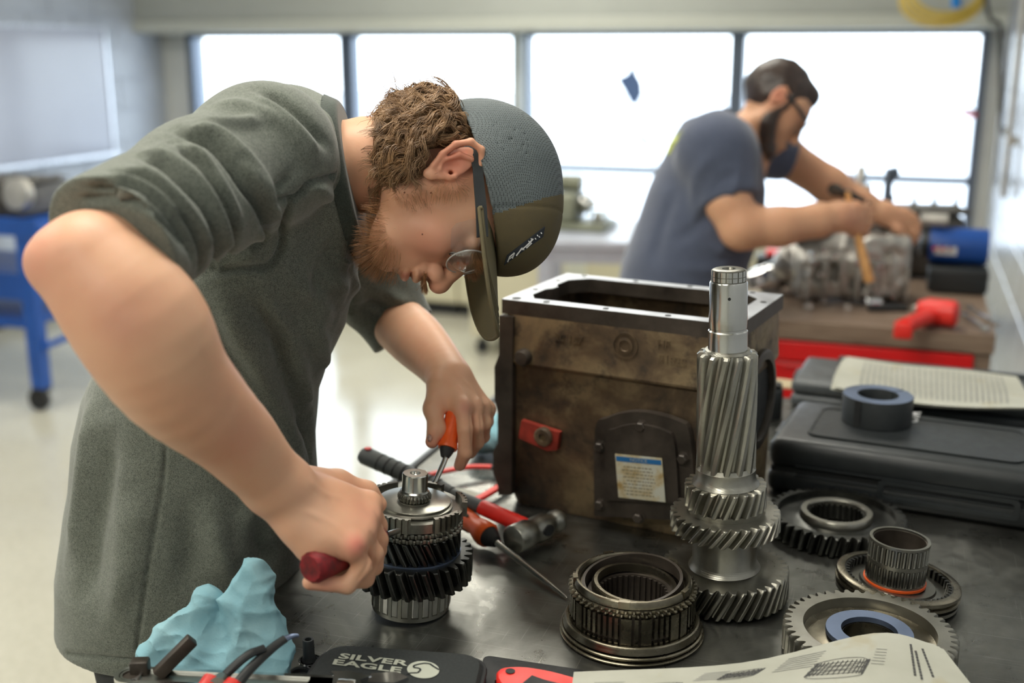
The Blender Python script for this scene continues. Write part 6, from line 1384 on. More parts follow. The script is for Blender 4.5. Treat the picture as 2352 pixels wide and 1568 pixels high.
allp = np.array([P(100, 500, 1.0), P(440, 1560, 1.3), P(440, 1560, 1.62), P(120, 1400, 1.43), P(740, 1400, 1.43), P(1010, 700, 1.75), P(600, 190, 1.45), P(600, 400, 1.15)])
V, F = sdf_mesh(sh1, allp.min(0)-.06, allp.max(0)+.06, .0028, 24); N = vnormals(V, F)
def nmask(p):
    q = p-ncen; h = q@nn; r_ = np.sqrt(np.maximum((q*q).sum(1)-h*h, 0)); return np.clip(np.where(r_ < .11, (-h-.016)/.03, 1), 0, 1)
Z = lambda l: [(x/2.24, 150+y/2.24) for x, y in l]
cr = []
for l, w, h in (([(900, 330), (1080, 400), (1180, 500), (1260, 620), (1345, 740), (1360, 850), (1290, 960)], .0065, -.0085), ([(905, 400), (960, 440), (1060, 530), (1130, 640), (1195, 780), (1210, 900), (1160, 1010)], .006, -.008),
                ([(745, 470), (850, 520), (960, 620), (1050, 720), (1105, 840), (1120, 960), (1070, 1060)], .0055, -.0075), ([(610, 545), (700, 560), (820, 630), (920, 730), (1000, 840), (1040, 960), (1030, 1070)], .005, -.007),
                ([(560, 585), (680, 620), (800, 690), (900, 790), (970, 900), (1000, 1010)], .0045, -.006), ([(430, 640), (560, 650), (700, 700), (820, 770), (910, 860), (960, 940)], .0045, -.0055), ([(400, 690), (520, 690), (640, 700), (760, 740)], .004, -.004), ([(480, 600), (600, 600), (720, 640)], .004, -.004),
                ([(950, 300), (1120, 305), (1260, 300), (1370, 265)], .008, .006), ([(900, 340), (1100, 350), (1220, 440), (1320, 560), (1400, 700)], .009, .007), ([(870, 400), (1010, 450), (1100, 560), (1180, 700), (1230, 840)], .007, .006), ([(720, 440), (860, 480), (1000, 580), (1080, 690), (1140, 820), (1170, 950)], .007, .006), ([(640, 520), (780, 570), (920, 690), (1020, 820), (1080, 960)], .006, .005), ([(520, 560), (700, 600), (850, 700), (950, 820)], .006, .004),
                ([(1740, 575), (1600, 600), (1520, 680), (1400, 700)], .004, -.005), ([(1590, 610), (1500, 720), (1465, 830), (1450, 940), (1380, 1030), (1240, 1045), (1100, 1060)], .0045, -.006), ([(1560, 600), (1650, 640), (1750, 760), (1810, 860)], .010, .006), ([(1700, 900), (1760, 960), (1790, 1050)], .012, .009), ([(1640, 1050), (1740, 1130), (1780, 1200)], .012, .008), ([(1680, 880), (1700, 960), (1690, 1040)], .010, -.006),
                ([(1450, 1080), (1600, 1180), (1720, 1320)], .013, .006), ([(1240, 1150), (1350, 1280), (1440, 1450), (1480, 1560)], .014, -.006), ([(1100, 1120), (1180, 1300), (1280, 1560)], .016, .007), ([(1050, 200), (1250, 210), (1450, 300), (1560, 420), (1640, 540)], .010, .004), ([(1330, 130), (1450, 180), (1580, 290), (1700, 430)], .007, -.005), ([(1300, 160), (1420, 230), (1540, 340), (1650, 470)], .006, .004), ([(1000, 170), (985, 200), (960, 250)], .004, -.005),
                ([(1220, 480), (1300, 600), (1390, 720), (1420, 800)], .007, .006), ([(1330, 830), (1350, 880), (1280, 980), (1200, 1020)], .008, .008), ([(1500, 560), (1420, 640), (1370, 680)], .007, -.004)):
    cr.append((Z(l), w*(.9 if h < 0 else 1.0), h*(1.9 if h < 0 else 1.5)))
cr += [(l_, w_*1.1, h_*1.6) for l_, w_, h_ in [([(560, 760), (600, 880), (660, 1000), (700, 1080)], .014, .007), ([(640, 720), (660, 860), (700, 960), (722, 1040)], .012, -.006), ([(700, 700), (740, 800), (736, 900)], .012, .006), ([(520, 860), (570, 980), (650, 1080)], .014, -.007), ([(680, 960), (705, 1000), (718, 1080)], .006, -.006), ([(380, 1020), (372, 1120), (350, 1250), (330, 1380), (312, 1500)], .0022, -.0030), ([(210, 900), (190, 1100), (165, 1300)], .016, .007), ([(250, 960), (240, 1100), (215, 1250), (200, 1400)], .016, -.007), ([(470, 1130), (500, 1250), (560, 1350)], .016, .008), ([(430, 1100), (440, 1240), (420, 1400)], .018, -.007), ([(560, 1180), (600, 1260), (640, 1300)], .012, -.006), ([(150, 1500), (250, 1510), (320, 1515)], .0025, -.003), ([(290, 1120), (280, 1300), (262, 1450)], .014, .005),
       ([(860, 640), (900, 680), (950, 700)], .008, .005), ([(820, 700), (860, 700), (900, 720)], .007, -.006), ([(850, 610), (880, 660), (900, 700)], .008, -.004), ([(800, 620), (815, 680), (800, 740)], .012, .006), ([(470, 700), (520, 800), (610, 930), (690, 1060)], .010, -.006), ([(590, 660), (650, 760), (690, 860), (712, 950)], .010, .006), ([(740, 560), (730, 640), (700, 720)], .012, -.005), ([(330, 1100), (318, 1250), (290, 1400)], .014, .005), ([(600, 1100), (570, 1200), (590, 1300)], .014, .005)]]
V = fold(V, F, N, cr, mask=nmask)
N = vnormals(V, F); V = V+N*((.0013*wob(V, 3.2, 5)+.0006*wob(V, 10, 6))*nmask(V))[:, None]
so = obj('shirt', (V, F), M_['shirt'], man, smooth=180)
bvs = BVHTree.FromPolygons(V.tolist(), F.tolist())
# collar band: a ribbed strip round the neckline
u1 = np.cross(nn, ZU); u1 /= np.linalg.norm(u1); u2 = np.cross(nn, u1); ring_ = []
inner = []; outer = []
for t in np.linspace(0, 2*math.pi, 73)[:-1]:
    e = u1*math.cos(t)+u2*math.sin(t); ring_.append(ncen+nn*.002+e*.0585); outer.append(ncen-nn*.017+e*.069)
def strip(a, b, c_, d_):
    """closed band from four rings"""
    n = len(a); V = np.concatenate([a, b, c_, d_]); F = [(k*n+i, k*n+(i+1) % n, ((k+1) % 4)*n+(i+1) % n, ((k+1) % 4)*n+i) for k in range(4) for i in range(n)]; return V, F
def conform(p, out):
    q = bvs.find_nearest(V3(p)); return np.array(q[0])+np.array(q[1])*out if q[0] is not None and q[3] < .05 else p
def f_collar(p):
    q = p-ncen; h = q@nn; rad = np.sqrt(np.maximum((q*q).sum(-1)-h*h, 0)); a = np.arctan2(q@u1, q@u2)
    s0 = sdf_eval(shT, p); return np.maximum.reduce([s0-.0022, -(s0+.0030), np.abs(h+.0075)-.0095, rad-.112, .0545-rad])
cl_ = [Prim(f_collar, 0)]
Vc0, Fc0 = sdf_mesh(cl_, ncen-.12, ncen+.12, .0019, 24); obj('collar', (relax(Vc0, Fc0, 1, .3), Fc0), M_['collar'], man, smooth=180)
# ---------------- trousers and boots
hipc = P(410, 1500, 1.43); fx, fy = hipc[0], hipc[1]
def hp_(x, dd, z_): return np.array([fx, fy, 0])+RT*x+FWD*dd+ZU*z_
tr = [Prim(f_cap(hp_(.0, -.06, .86), hp_(.0, .06, .86), .085, .085), 0)]
for s, xx in ((-1, .02), (1, -.05)):
    tr += [Prim(f_cap(hp_(0, s*.085, .84), hp_(xx, s*.10, .48), .084, .070), .03), Prim(f_cap(hp_(xx, s*.11, .48), hp_(xx-.04, s*.12, .09), .068, .058), .02)]
tr += [Prim(f_plane(hp_(0, 0, .93), ZU), .004, '*'), Prim(f_plane(hp_(0, 0, .05), -ZU), .002, '*')]
V2, F2_ = sdf_mesh(tr, hp_(0, 0, 0)-.36, hp_(0, 0, 1.0)+.36, .008); V2 = relax(V2, F2_, 1); N2 = vnormals(V2, F2_); V2 = V2+N2*(.004*wob(V2, 4, 3))[:, None]
obj('trousers', (V2, F2_), M_['denim'], man, smooth=180)
obj('belt', MB().lathe([(.98, -.015), (1, -.015), (1, .015), (.98, .015)], 40, np.array([[RT[0]*.088, FWD[0]*.148, 0, fx], [RT[1]*.088, FWD[1]*.148, 0, fy], [0, 0, 1, .885], [0, 0, 0, 1]]), closed=True), M_['leather'], man)
for s, xx in ((-1, .02), (1, -.05)):
    c = hp_(xx-.04, s*.12, 0); bp = [Prim(f_cap(c+ZU*.05-RT*.02, c+ZU*.12, .048, .05), 0), Prim(f_cap(c+ZU*.045, c+RT*.16+ZU*.035, .046, .038), .02), Prim(f_plane(c+ZU*.002, -ZU), .002, '*')]
    Vb, Fb = sdf_mesh(bp, c-.14, c+.26, .006); ob = obj('boot', (Vb, Fb), M_['leather'], man, smooth=180)
    obj('sole', MB().box((0, 0, .009), (.15, .052, .009), T(c+RT*.05, HEAD), bev=.006), M_['blackrub'], ob)
# ---------------- cap
def capline(F): return .034+.16*max(0, F)*0.35
cc, cr_ = (.045, -.004, 0), (.102, .105, .0870)
capV = [hell(cc, cr_, 0), hell((.078, .048, 0), (.055, .062, .070), .03)]
bn = HU*.985-HF*.16; bn /= np.linalg.norm(bn)
capV += [hell((cc[0], cc[1], 0), (cr_[0]-.004, cr_[1]-.004, cr_[2]-.004), .0, '-'), Prim(f_ell(hd(.078, .048, 0), (.051, .058, .066), HM), 0, '-'), Prim(f_plane(hd(.030, -.033, 0), -bn), .001, '*')]
Vc, Fc = sdf_mesh(capV, HO-.19, HO+.19, .0024); Vc = relax(Vc, Fc, 1); Nc = vnormals(Vc, Fc)
Lc = Vc-HO; Uc, Fc_, Llc = Lc@HU, Lc@HF, Lc@HL
Vc = Vc+Nc*(.0011*wob(Vc, 5, 8, 1))[:, None]-Nc*(.0010*np.exp(-(Llc/.0018)**2)+.0010*np.exp(-((Fc_-.045)/.0016)**2))[:, None]
cap = obj('cap', (Vc, Fc), [M_['capmesh'], M_['olive']], man, smooth=180)
fc = Lc[Fc].mean(1); isf = (fc@HF > .047-.30*(fc@HU-.07)-1.2*(fc@HU-.09)**2).astype(int); cap.data.polygons.foreach_set('material_index', isf.tolist())
# brim: an arched plate with a thick stitched edge
def brimpt(u, v):   # u -1..1 across, v 0..1 outwards
    u = math.sin(u*math.pi/2); base = .083-.038*u*u; tip = .187; L = .0825*u
    F_ = base+(tip-base)*v*(max(0, 1-abs(u)**3.6))**(1/3.2); U_ = .0545-.022*u*u*(1-.15*v)-.007*v-.003
    return U_, F_, L
nu, nv = 37, 17; Vb = []; 
for t in (0, 1):
    for j in range(nv):
        for i in range(nu):
            u = -1+2*i/(nu-1); v = j/(nv-1); U_, F_, L_ = brimpt(u, v); Vb.append(hd(U_+(.0028 if t else 0), F_, L_))
Fb = [(j*nu+i, j*nu+i+1, (j+1)*nu+i+1, (j+1)*nu+i) for j in range(nv-1) for i in range(nu-1)]; nB = nu*nv
Fb += [tuple(nB+x for x in f[::-1]) for f in Fb]
loop = [i for i in range(nu)]+[j*nu+nu-1 for j in range(1, nv)]+[(nv-1)*nu+i for i in range(nu-2, -1, -1)]+[j*nu for j in range(nv-2, 0, -1)]
Fb += [(loop[k], loop[(k+1) % len(loop)], nB+loop[(k+1) % len(loop)], nB+loop[k]) for k in range(len(loop))]
bm_ = (np.array(Vb), Fb); brim = obj('cap_brim', bm_, M_['olive_light'], cap, smooth=50)
obj('brim_edge', MB().tube([(Vb[k]+Vb[nB+k])/2 for k in loop[nu-1:]+loop[:1]], .0024, 8), M_['olive_light'], cap)
for k in (1, 2, 3, 4):
    pts = [hd(*[a+b for a, b in zip(brimpt(u, 1-.07*k), (.0031, 0, 0))]) for u in np.linspace(-.97, .97, 44)]; obj('brim_seam', MB().tube(pts, .0004, 5), M_['olive'], cap)
bvc = BVHTree.FromPolygons(Vc.tolist(), Fc.tolist())
def oncap(U, F, L, out):
    o_ = hd(.04, .0, 0); dvec = hd(U, F, L)-o_; q = bvc.ray_cast(V3(o_+dvec*3), V3(-dvec)); return np.array(q[0])+np.array(q[1])*out if q[0] is not None else hd(U, F, L)
# patch on the front of the cap: dark cloth with a pale pattern
def ptch(a, b): return (.062+.030*b, .105, -.030+.060*a)
def camcap(px, py, out):
    r = ray(px, py); r = r/np.linalg.norm(r); q = bvc.ray_cast(V3(CAM), V3(r))
    return (np.array(q[0])+np.array(q[1])*out) if q[0] is not None else None
NA = 14; grid = []
tl, tr_, br, bl = (1164, 586), (1250, 520), (1246, 543), (1158, 607)
def gp_(a, b, out): x = (tl[0]*(1-a)+tr_[0]*a)*(1-b)+(bl[0]*(1-a)+br[0]*a)*b; y = (tl[1]*(1-a)+tr_[1]*a)*(1-b)+(bl[1]*(1-a)+br[1]*a)*b; return camcap(x, y, out)
pt = [[gp_(i/NA, j/6, .0015) for i in range(NA+1)] for j in range(7)]
pb_ = [[gp_(i/NA, j/6, -.001) for i in range(NA+1)] for j in range(7)]
ok = all(x is not None for row in pt for x in row)
print('patch', ok)
if ok:
    Vp = [x for row in pt for x in row]+[x for row in pb_ for x in row]; w_ = NA+1; nP = 7*w_
    Fp = [(j*w_+i, j*w_+i+1, (j+1)*w_+i+1, (j+1)*w_+i) for j in range(6) for i in range(NA)]; lp_ = list(range(w_))+[j*w_+NA for j in range(1, 7)]+[6*w_+i for i in range(NA-1, -1, -1)]+[j*w_ for j in range(5, 0, -1)]
    Fp += [(lp_[k], nP+lp_[k], nP+lp_[(k+1) % len(lp_)], lp_[(k+1) % len(lp_)]) for k in range(len(lp_))]
    pa = obj('cap_patch', (Vp, Fp), pm('patch_cloth', (.03, .035, .045), .8, bump=.3), cap, smooth=40)
    mbp = MB()
    def mark(l, w=.0006):
        Q = [gp_(a, b, .0021) for a, b in l]
        if all(q is not None for q in Q):
            for a_, b_ in zip(Q[:-1], Q[1:]):
                d_ = b_-a_; s_ = np.cross(d_, CF); s_ = s_/(np.linalg.norm(s_)+1e-9)*w; mbp.add([a_-s_, a_+s_, b_+s_, b_-s_], [(0, 1, 2, 3)])
    mark([(.08, .85), (.10, .35), (.22, .30), (.20, .85)], .0007); mark([(.10, .6), (.2, .6)]); mark([(.30, .85), (.42, .4), (.50, .85)], .0008); mark([(.42, .6), (.62, .45), (.70, .3)], .0009); mark([(.55, .8), (.68, .65)], .0009)
    for a, b in ((.58, .25), (.64, .18), (.76, .5), (.80, .3), (.86, .6), (.90, .35)): mark([(a, b), (a+.02, b)], .0010)
    obj('patch_print', mbp, M_['white'], pa, smooth=0)
# ---------------- safety glasses
gl = thing('safety_glasses', 'clear safety glasses with grey-black side arms on the bending man', 'glasses', hd(0, .09, 0)) if False else None
tp_ = [hd(.020, -.034, .077), hd(.026, -.022, .080), hd(.0300, -.005, .0815), hd(.0300, .018, .0815), hd(.0300, .045, .080), hd(.0290, .078, .076)]
def flatbar(pts, wu, wl):
    V = []; K = len(pts)
    for p_, a_, b_ in zip(pts, np.linspace(wu[0], wu[1], K), np.linspace(wl[0], wl[1], K)): V += [p_+HU*a_+HL*b_, p_-HU*a_+HL*b_, p_-HU*a_-HL*b_, p_+HU*a_-HL*b_]
    F = [(i*4+j, i*4+(j+1) % 4, (i+1)*4+(j+1) % 4, (i+1)*4+j) for i in range(K-1) for j in range(4)]+[(3, 2, 1, 0), tuple((K-1)*4+j for j in range(4))]; return V, F
ga = obj('safety_glasses', flatbar(smoothpath(tp_, 4), (.0052, .0068), (.0013, .0016)), M_['blackplast'], man, smooth=30)
obj('temple_arm', flatbar(smoothpath([p_-HL*2*((p_-HO)@HL) for p_ in tp_], 4), (.0045, .0058), (.0013, .0016)), M_['blackplast'], ga, smooth=30)
for s in (1, -1):
    c = np.array([.013, .098, .034*s]); Vl = []; Fl = []
    nrm = HF*.96+HL*s*.26+HU*.02; nrm /= np.linalg.norm(nrm); lu = HU-(HU@nrm)*nrm; lu /= np.linalg.norm(lu); ll = np.cross(nrm, lu); rr2 = []
    for k, (sc, dz) in enumerate(((1, 0), (.75, .0025), (.4, .0045), (.02, .0052))):
        for t in np.linspace(0, 2*math.pi, 41)[:-1]: Vl.append(hd(*c)+lu*math.cos(t)*.0235*sc+ll*math.sin(t)*.0300*sc+nrm*dz)
    n = 40; Fl = [(k*n+i, k*n+(i+1) % n, (k+1)*n+(i+1) % n, (k+1)*n+i) for k in range(3) for i in range(n)]; off = len(Vl); Vl += [v-nrm*.0018 for v in Vl]; Fl += [tuple(off+x for x in f[::-1]) for f in Fl]
    ln = obj('lens', (Vl, Fl), M_['lens'], ga, smooth=180); rim = [Vl[i] for i in range(n)]+[Vl[0]]; obj('lens_rim', MB().tube(rim, .0011, 8, cap=False), pm('clear_rim', (.75, .78, .80), .12, alpha=1) if False else M_['lensrim'] if 'lensrim' in M_ else M_.setdefault('lensrim', pm('clear_plastic_rim', (.70, .72, .74), .1, var=.02)), ln) if False else obj('lens_rim', MB().tube(rim, .0010, 8, cap=False), M_.setdefault('lensrim', pm('clear_plastic_rim', (.80, .78, .76), .08, var=.02, Alpha=.55)), ln)
    sg = [hd(u_+.010, f_, l_) for u_, f_, l_ in ((.018, .058, .0755*s), (.012, .056, .0775*s), (-.010, .060, .076*s), (-.016, .066, .074*s), (-.018, .086, .066*s), (-.010, .096, .058*s), (.014, .093, .060*s), (.018, .080, .068*s))]
    sg_old = [hd(.018, .058, .0755*s), hd(.012, .056, .0775*s), hd(-.010, .060, .076*s), hd(-.016, .066, .074*s), hd(-.018, .086, .066*s), hd(-.010, .096, .058*s), hd(.014, .093, .060*s), hd(.018, .080, .068*s)]
    obj('side_shield', (sg+[q+HL*s*.0012 for q in sg], [list(range(8)), list(range(15, 7, -1))]+[(i, 8+i, 8+(i+1) % 8, (i+1) % 8) for i in range(8)]), M_['shield'], ga, smooth=0)
obj('nose_bridge', MB().tube([hd(.008, .101, .012), hd(.010, .104, 0), hd(.008, .101, -.012)], .0018, 8), M_['lensrim'], ga)
# ---------------- hair: curly locks under the back of the cap
rh = random.Random(21); bvb = BVHTree.FromPolygons((np.array([v.co[:] for v in bo.data.vertices])+wloc(man)).tolist(), [list(p.vertices) for p in bo.data.polygons])
def surf(U, F, L):
    o_ = hd(.0, -.01, 0); dv = hd(U, F, L)-o_; q = bvb.ray_cast(V3(o_+dv*4), V3(-dv)); return (np.array(q[0]), np.array(q[1])) if q[0] is not None else (hd(U, F, L), dv/np.linalg.norm(dv))
def strands(name, locks, mat, parent, per, seg, rad, spread, curl, sides=3):
    V = []; F = []
    for (root, nrm, tdir, ln) in locks:
        f1 = rh.uniform(.8, 1.7); ph0 = rh.uniform(0, 6.28); a1 = curl*rh.uniform(.6, 1.3)
        sx = np.cross(nrm, tdir); sx /= np.linalg.norm(sx)+1e-9
        for k in range(per):
            of = (sx*rh.gauss(0, spread)+tdir*rh.gauss(0, spread)); l2 = ln*rh.uniform(.75, 1.1); ph = ph0+rh.gauss(0, .25); a2 = a1*rh.uniform(.8, 1.2); pts = []
            lift = rh.uniform(.8, 1.2)
            for i in range(seg+1):
                t = i/seg; g_ = 1-.55*math.sin(math.pi*min(1, t*1.1))*.8
                p_ = root+of*(g_)+nrm*(.012*lift*math.sin(t*math.pi*.62)+.004*t)+tdir*(l2*t)
                am = a2*min(1, t*2.2); p_ = p_+sx*am*math.sin(ph+f1*6.28*t)+nrm*am*.8*(math.cos(ph+f1*6.28*t)-math.cos(ph)*(1-t))
                pts.append(p_)
            pts = np.array(pts); tg = np.gradient(pts, axis=0); tg /= np.linalg.norm(tg, axis=1)[:, None]+1e-9; x = np.cross(tg, nrm); x /= np.linalg.norm(x, axis=1)[:, None]+1e-9; y = np.cross(tg, x); n0 = len(V)
            for i in range(seg+1):
                r = rad*(1-.75*(i/seg)**2)
                for j in range(sides): a = 2*math.pi*j/sides; V.append(pts[i]+(x[i]*math.cos(a)+y[i]*math.sin(a))*r)
            F += [(n0+i*sides+j, n0+i*sides+(j+1) % sides, n0+(i+1)*sides+(j+1) % sides, n0+(i+1)*sides+j) for i in range(seg) for j in range(sides)]
    return obj(name, (np.array(V), np.array(F)), mat, parent, smooth=180)
def flow_hair(name, n_l, per, seg, rad, mat, parent):
    c0 = hd(-.010, -.022, 0); RR = np.array([.070, .084, .079]); V = []; F = []
    def push(p, h):
        q = (p-c0)@HM; r = np.sqrt(((q/(RR+h))**2).sum()); return c0+HM@(q/r) if r < 1 or True else p
    for k in range(n_l):
        side = rh.random() < .6; s_ = rh.choice([-1, 1, 1, 1])
        if side: L = s_*.07; F_ = rh.uniform(-.088, -.022); U = rh.uniform(-.020, .028) if F_ > -.05 else rh.uniform(-.045, .028)
        else: L = rh.uniform(-.062, .062); U = rh.uniform(-.040, .026); F_ = -.09
        if side and rh.random() < .30: U = rh.uniform(-.052, -.032); F_ = rh.uniform(-.040, .000)
        root, nrm = surf(U, F_, L); ln = rh.uniform(.040, .085)*(.6 if F_ > -.03 else 1); h0 = rh.uniform(.003, .020); up_end = rh.uniform(-.004, .016)
        dirv = -HU*rh.uniform(.55, 1.0)-HF*rh.uniform(-.75, .65)+HL*rh.uniform(-.3, .3); dirv = dirv-(dirv@nrm)*nrm; dirv /= np.linalg.norm(dirv)
        wl = rh.uniform(.020, .036); am = rh.uniform(.0035, .0075); ph = rh.uniform(0, 6.28); p = root.copy(); cen = []; d_ = dirv; turn = rh.uniform(-14, 14)
        for i in range(seg+1):
            t = i/seg; cen.append(push(p, h0*min(1, t*4)+up_end*t*t)); q = (p-c0)@HM; n_ = HM@(q/RR**2); n_ /= np.linalg.norm(n_)
            sd = np.cross(n_, d_); d_ = d_+sd*turn*ln/seg*(.3+t); d_ = d_-(d_@n_)*n_; d_ /= np.linalg.norm(d_); p = push(p+d_*ln/seg, 0)
        cen = np.array(cen); lc = (cen-HO)@HM
        if ((np.abs(lc[:, 2]) > .055) & (lc[:, 1] > -.036) & (lc[:, 0] > -.027)).any() and rh.random() < .98: continue
        tg = np.gradient(cen, axis=0); tg /= np.linalg.norm(tg, axis=1)[:, None]+1e-9
        nn_ = (cen-c0); nn_ /= np.linalg.norm(nn_, axis=1)[:, None]; sx = np.cross(nn_, tg); sx /= np.linalg.norm(sx, axis=1)[:, None]+1e-9
        tt = np.linspace(0, 1, seg+1); arc = tt*ln; env = np.minimum(1, tt*3)
        for m in range(per):
            ox, oy = rh.gauss(0, .0026), rh.gauss(0, .0020); p2 = ph+rh.gauss(0, .22); a2 = am*rh.uniform(.8, 1.2); cut = rh.uniform(.82, 1.0)
            spread = (1+.5*tt-.5*np.sin(np.pi*tt)); fr_ = rh.gauss(0, .0010)
            P_ = cen+sx*((a2*np.sin(arc/wl*6.28*cut+p2)*env+ox*spread)[:, None])+nn_*((a2*.9*(np.cos(arc/wl*6.28*cut+p2)-math.cos(p2)*(1-env))*env+oy*spread+fr_*tt)[:, None])
            P_ = P_[0]+(P_-P_[0])*cut; tg2 = np.gradient(P_, axis=0); tg2 /= np.linalg.norm(tg2, axis=1)[:, None]+1e-9; y = np.cross(tg2, sx); y /= np.linalg.norm(y, axis=1)[:, None]+1e-9; x = np.cross(y, tg2); n0 = len(V)*1
            r = (rad*(1-.7*tt**3))[:, None]; base = sum(len(v) for v in V) if False else tot[0]
            ring = np.stack([P_+x*r, P_-x*r*.5+y*r*.87, P_-x*r*.5-y*r*.87], 1).reshape(-1, 3); V.append(ring); tot[0] += len(ring)
            F.append(base+FT)
    return obj(name, (np.concatenate(V), np.concatenate(F)), mat, parent, smooth=180)
SEG_ = 15; tot = [0]; FT = np.array([(i*3+j, i*3+(j+1) % 3, (i+1)*3+(j+1) % 3, (i+1)*3+j) for i in range(SEG_) for j in range(3)])
hr = flow_hair('hair', 500, 22, SEG_, .00050, M_['hair'], man)
lk2 = []
for k in range(34):    # loose wisps that stand off the nape
    p_, n_ = surf(rh.uniform(-.055, .015), -.09, rh.uniform(-.04, .06)); td = n_*.5-HF*.25-HU*rh.uniform(.0, 1.0); td /= np.linalg.norm(td); lk2.append((p_+n_*.006, n_, td, rh.uniform(.028, .046)))
strands('hair_wisps', lk2, M_['hair'], hr, 4, 16, .00026, .004, .009)
# base volume under the locks so that no scalp shows
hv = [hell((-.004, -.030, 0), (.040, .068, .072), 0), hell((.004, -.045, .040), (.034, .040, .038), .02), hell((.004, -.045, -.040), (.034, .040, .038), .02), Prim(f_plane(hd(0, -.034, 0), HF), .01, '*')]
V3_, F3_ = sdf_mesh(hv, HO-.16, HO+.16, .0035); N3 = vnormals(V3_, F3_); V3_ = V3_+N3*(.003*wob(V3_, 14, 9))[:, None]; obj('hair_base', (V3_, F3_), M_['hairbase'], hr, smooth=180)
# stubble and sideburn
sb = []
for k in range(2500):
    z_ = rh.random()
    if z_ < .62: U, F, L = rh.gauss(-.092, .012), rh.gauss(.070, .022), rh.uniform(-.05, .055)
    elif z_ < .80: U, F, L = rh.uniform(-.09, -.03), rh.gauss(.02, .016), rh.choice([-1, 1])*.07
    elif z_ < .90: U, F, L = rh.uniform(-.03, .022), rh.gauss(.024, .008), rh.choice([-1, 1])*.08
    else: U, F, L = rh.gauss(-.0390, .0020), .12, rh.uniform(-.022, .022)
    p_, n_ = surf(U, F, L)
    if np.linalg.norm(p_-HO) > .16: continue
    td = n_*.55-HU*.6+HF*rh.uniform(-.1, .7); td /= np.linalg.norm(td); sb.append((p_, n_, td, rh.uniform(.003, .0075) if z_ < .62 else rh.uniform(.002, .0045)))
strands('stubble', sb, M_['beard'], man, 1, 3, .00016, 0, .0006)
for s in (1, -1):
    eb = []
    for k in range(220):
        t = rh.random(); p_, n_ = surf(.026+.004*math.sin(t*3)+rh.gauss(0, .0018), .10, s*(.014+.032*t)); td = HL*s*.8+HU*.3+n_*.2; td /= np.linalg.norm(td); eb.append((p_, n_, td, .007))
    strands('eyebrow', eb, M_['beard'], man, 1, 3, .00018, 0, .0003)
# ---------------- the two screwdrivers he holds
def driver(name, label, butt, front, blade, rb, matc, capm=None):
    t = thing(name, label, 'screwdriver', blade[-1]); d_ = front-butt; L_ = np.linalg.norm(d_); d_ /= L_
    obj('handle', MB().tube([butt, butt+d_*.004, butt+d_*L_*.3, butt+d_*L_*.7, butt+d_*L_*.86, front-d_*.003, front], [rb*.80, rb*1.0, rb, rb*.92, rb*.82, rb*.98, rb*.9], 12), matc, t, smooth=50)
    obj('collar', MB().tube([front-d_*.002, front+d_*.004, front+d_*.012], [rb*.72, rb*.66, rb*.42], 16), M_['blackrub'], t)
    obj('blade', MB().tube(smoothpath(blade, 5), np.linspace(.0040, .0034, len(smoothpath(blade, 5))), 12), M_['steel'], t); return t
bu, fr_ = P(712, 1306, 1.038), P(868, 1234, 1.135)
t1 = driver('red_screwdriver', 'screwdriver with grubby red handle in his near fist', bu, fr_, [fr_, P(888, 1228, 1.165), P(914, 1219, 1.205)], .0165, pm('grubby_red_plastic', (.20, .008, .012), .6, var=.6, scale=90, bump=.3))
bu, fr_ = P(1058, 905, 1.452), P(1027, 1030, 1.402)
t2 = driver('orange_pry_screwdriver', 'orange-handled pry screwdriver held upright in his far hand', bu, fr_, [fr_, P(1022, 1055, 1.393), P(1006, 1092, 1.375), P(990, 1126, 1.360)], .0140, M_['orange'])
tq = P(989, 1128, 1.359); obj('blade_tip', MB().box((0, 0, 0), (.0055, .0012, .008), frame(RT, z=(P(1006, 1092, 1.375)-tq), o=tq), bev=.0005), M_['steel'], t2)
# ------------------------------------------------------------------ the man at the wooden bench
D2 = 3.0
def Q(x, y, d=D2, r=None):
    p = P(x, y, d); return p if r is None else (p, r*mpp(p))
def qchain(pts, k=.02):
    q = [Q(*t) for t in pts]; return chain([a for a, _ in q], [r for _, r in q], k)
man2 = thing('person', 'man in slate-blue T-shirt with dark hair and beard, hammering at the wooden workbench', 'person', (Q(1560, 700)[0], Q(1560, 700)[1], 0))
# head: faces right and down
KF = camvec(.66, -.75, .0); KU = camvec(.75, .66, -.05); KU = KU-(KU@KF)*KF; KU /= np.linalg.norm(KU); KL = np.cross(KU, KF)
if KL@CF > 0: KL = -KL
KO = Q(1793, 226, D2-.075)-KL*.078; KM = np.stack([KU, KF, KL], 1)
def kd(U, F, L): return KO+KU*U+KF*F+KL*L
def kell(c, r, k=.01, op='+'): return Prim(f_ell(kd(*c), r, KM), k, op)
def kcap(a, b, ra, rb, k=.01, op='+'): return Prim(f_cap(kd(*a), kd(*b), ra, rb), k, op)
h2 = [kell((.030, -.010, 0), (.080, .092, .074), 0), kell((.02, .035, 0), (.06, .055, .062), .02), kell((-.03, .045, 0), (.065, .046, .054), .02), kell((-.09, .066, 0), (.022, .022, .026), .015), kcap((.03, .084, 0), (-.018, .108, 0), .009, .011, .012), kell((-.058, .078, 0), (.03, .022, .026), .016)]
for s in (1, -1):
    h2 += [kcap((.0, .006, .058*s), (-.062, .01, .052*s), .018, .019, .02), kcap((-.062, .012, .050*s), (-.090, .06, .02*s), .020, .019, .02), kell((.002, -.010, .080*s), (.031, .017, .005), .005), kell((.0, -.006, .086*s), (.013, .008, .005), .003, '-'), kell((.006, .094, .032*s), (.012, .012, .016), .01, '-')]
    h2 += [kell((-.050, .098, 0), (.006, .008, .02), .004), kell((-.064, .095, 0), (.006, .008, .018), .004)]
h2 += qchain([(1762, 272, D2, 50), (1712, 330, D2, 60), (1655, 400, D2, 85)], .03)
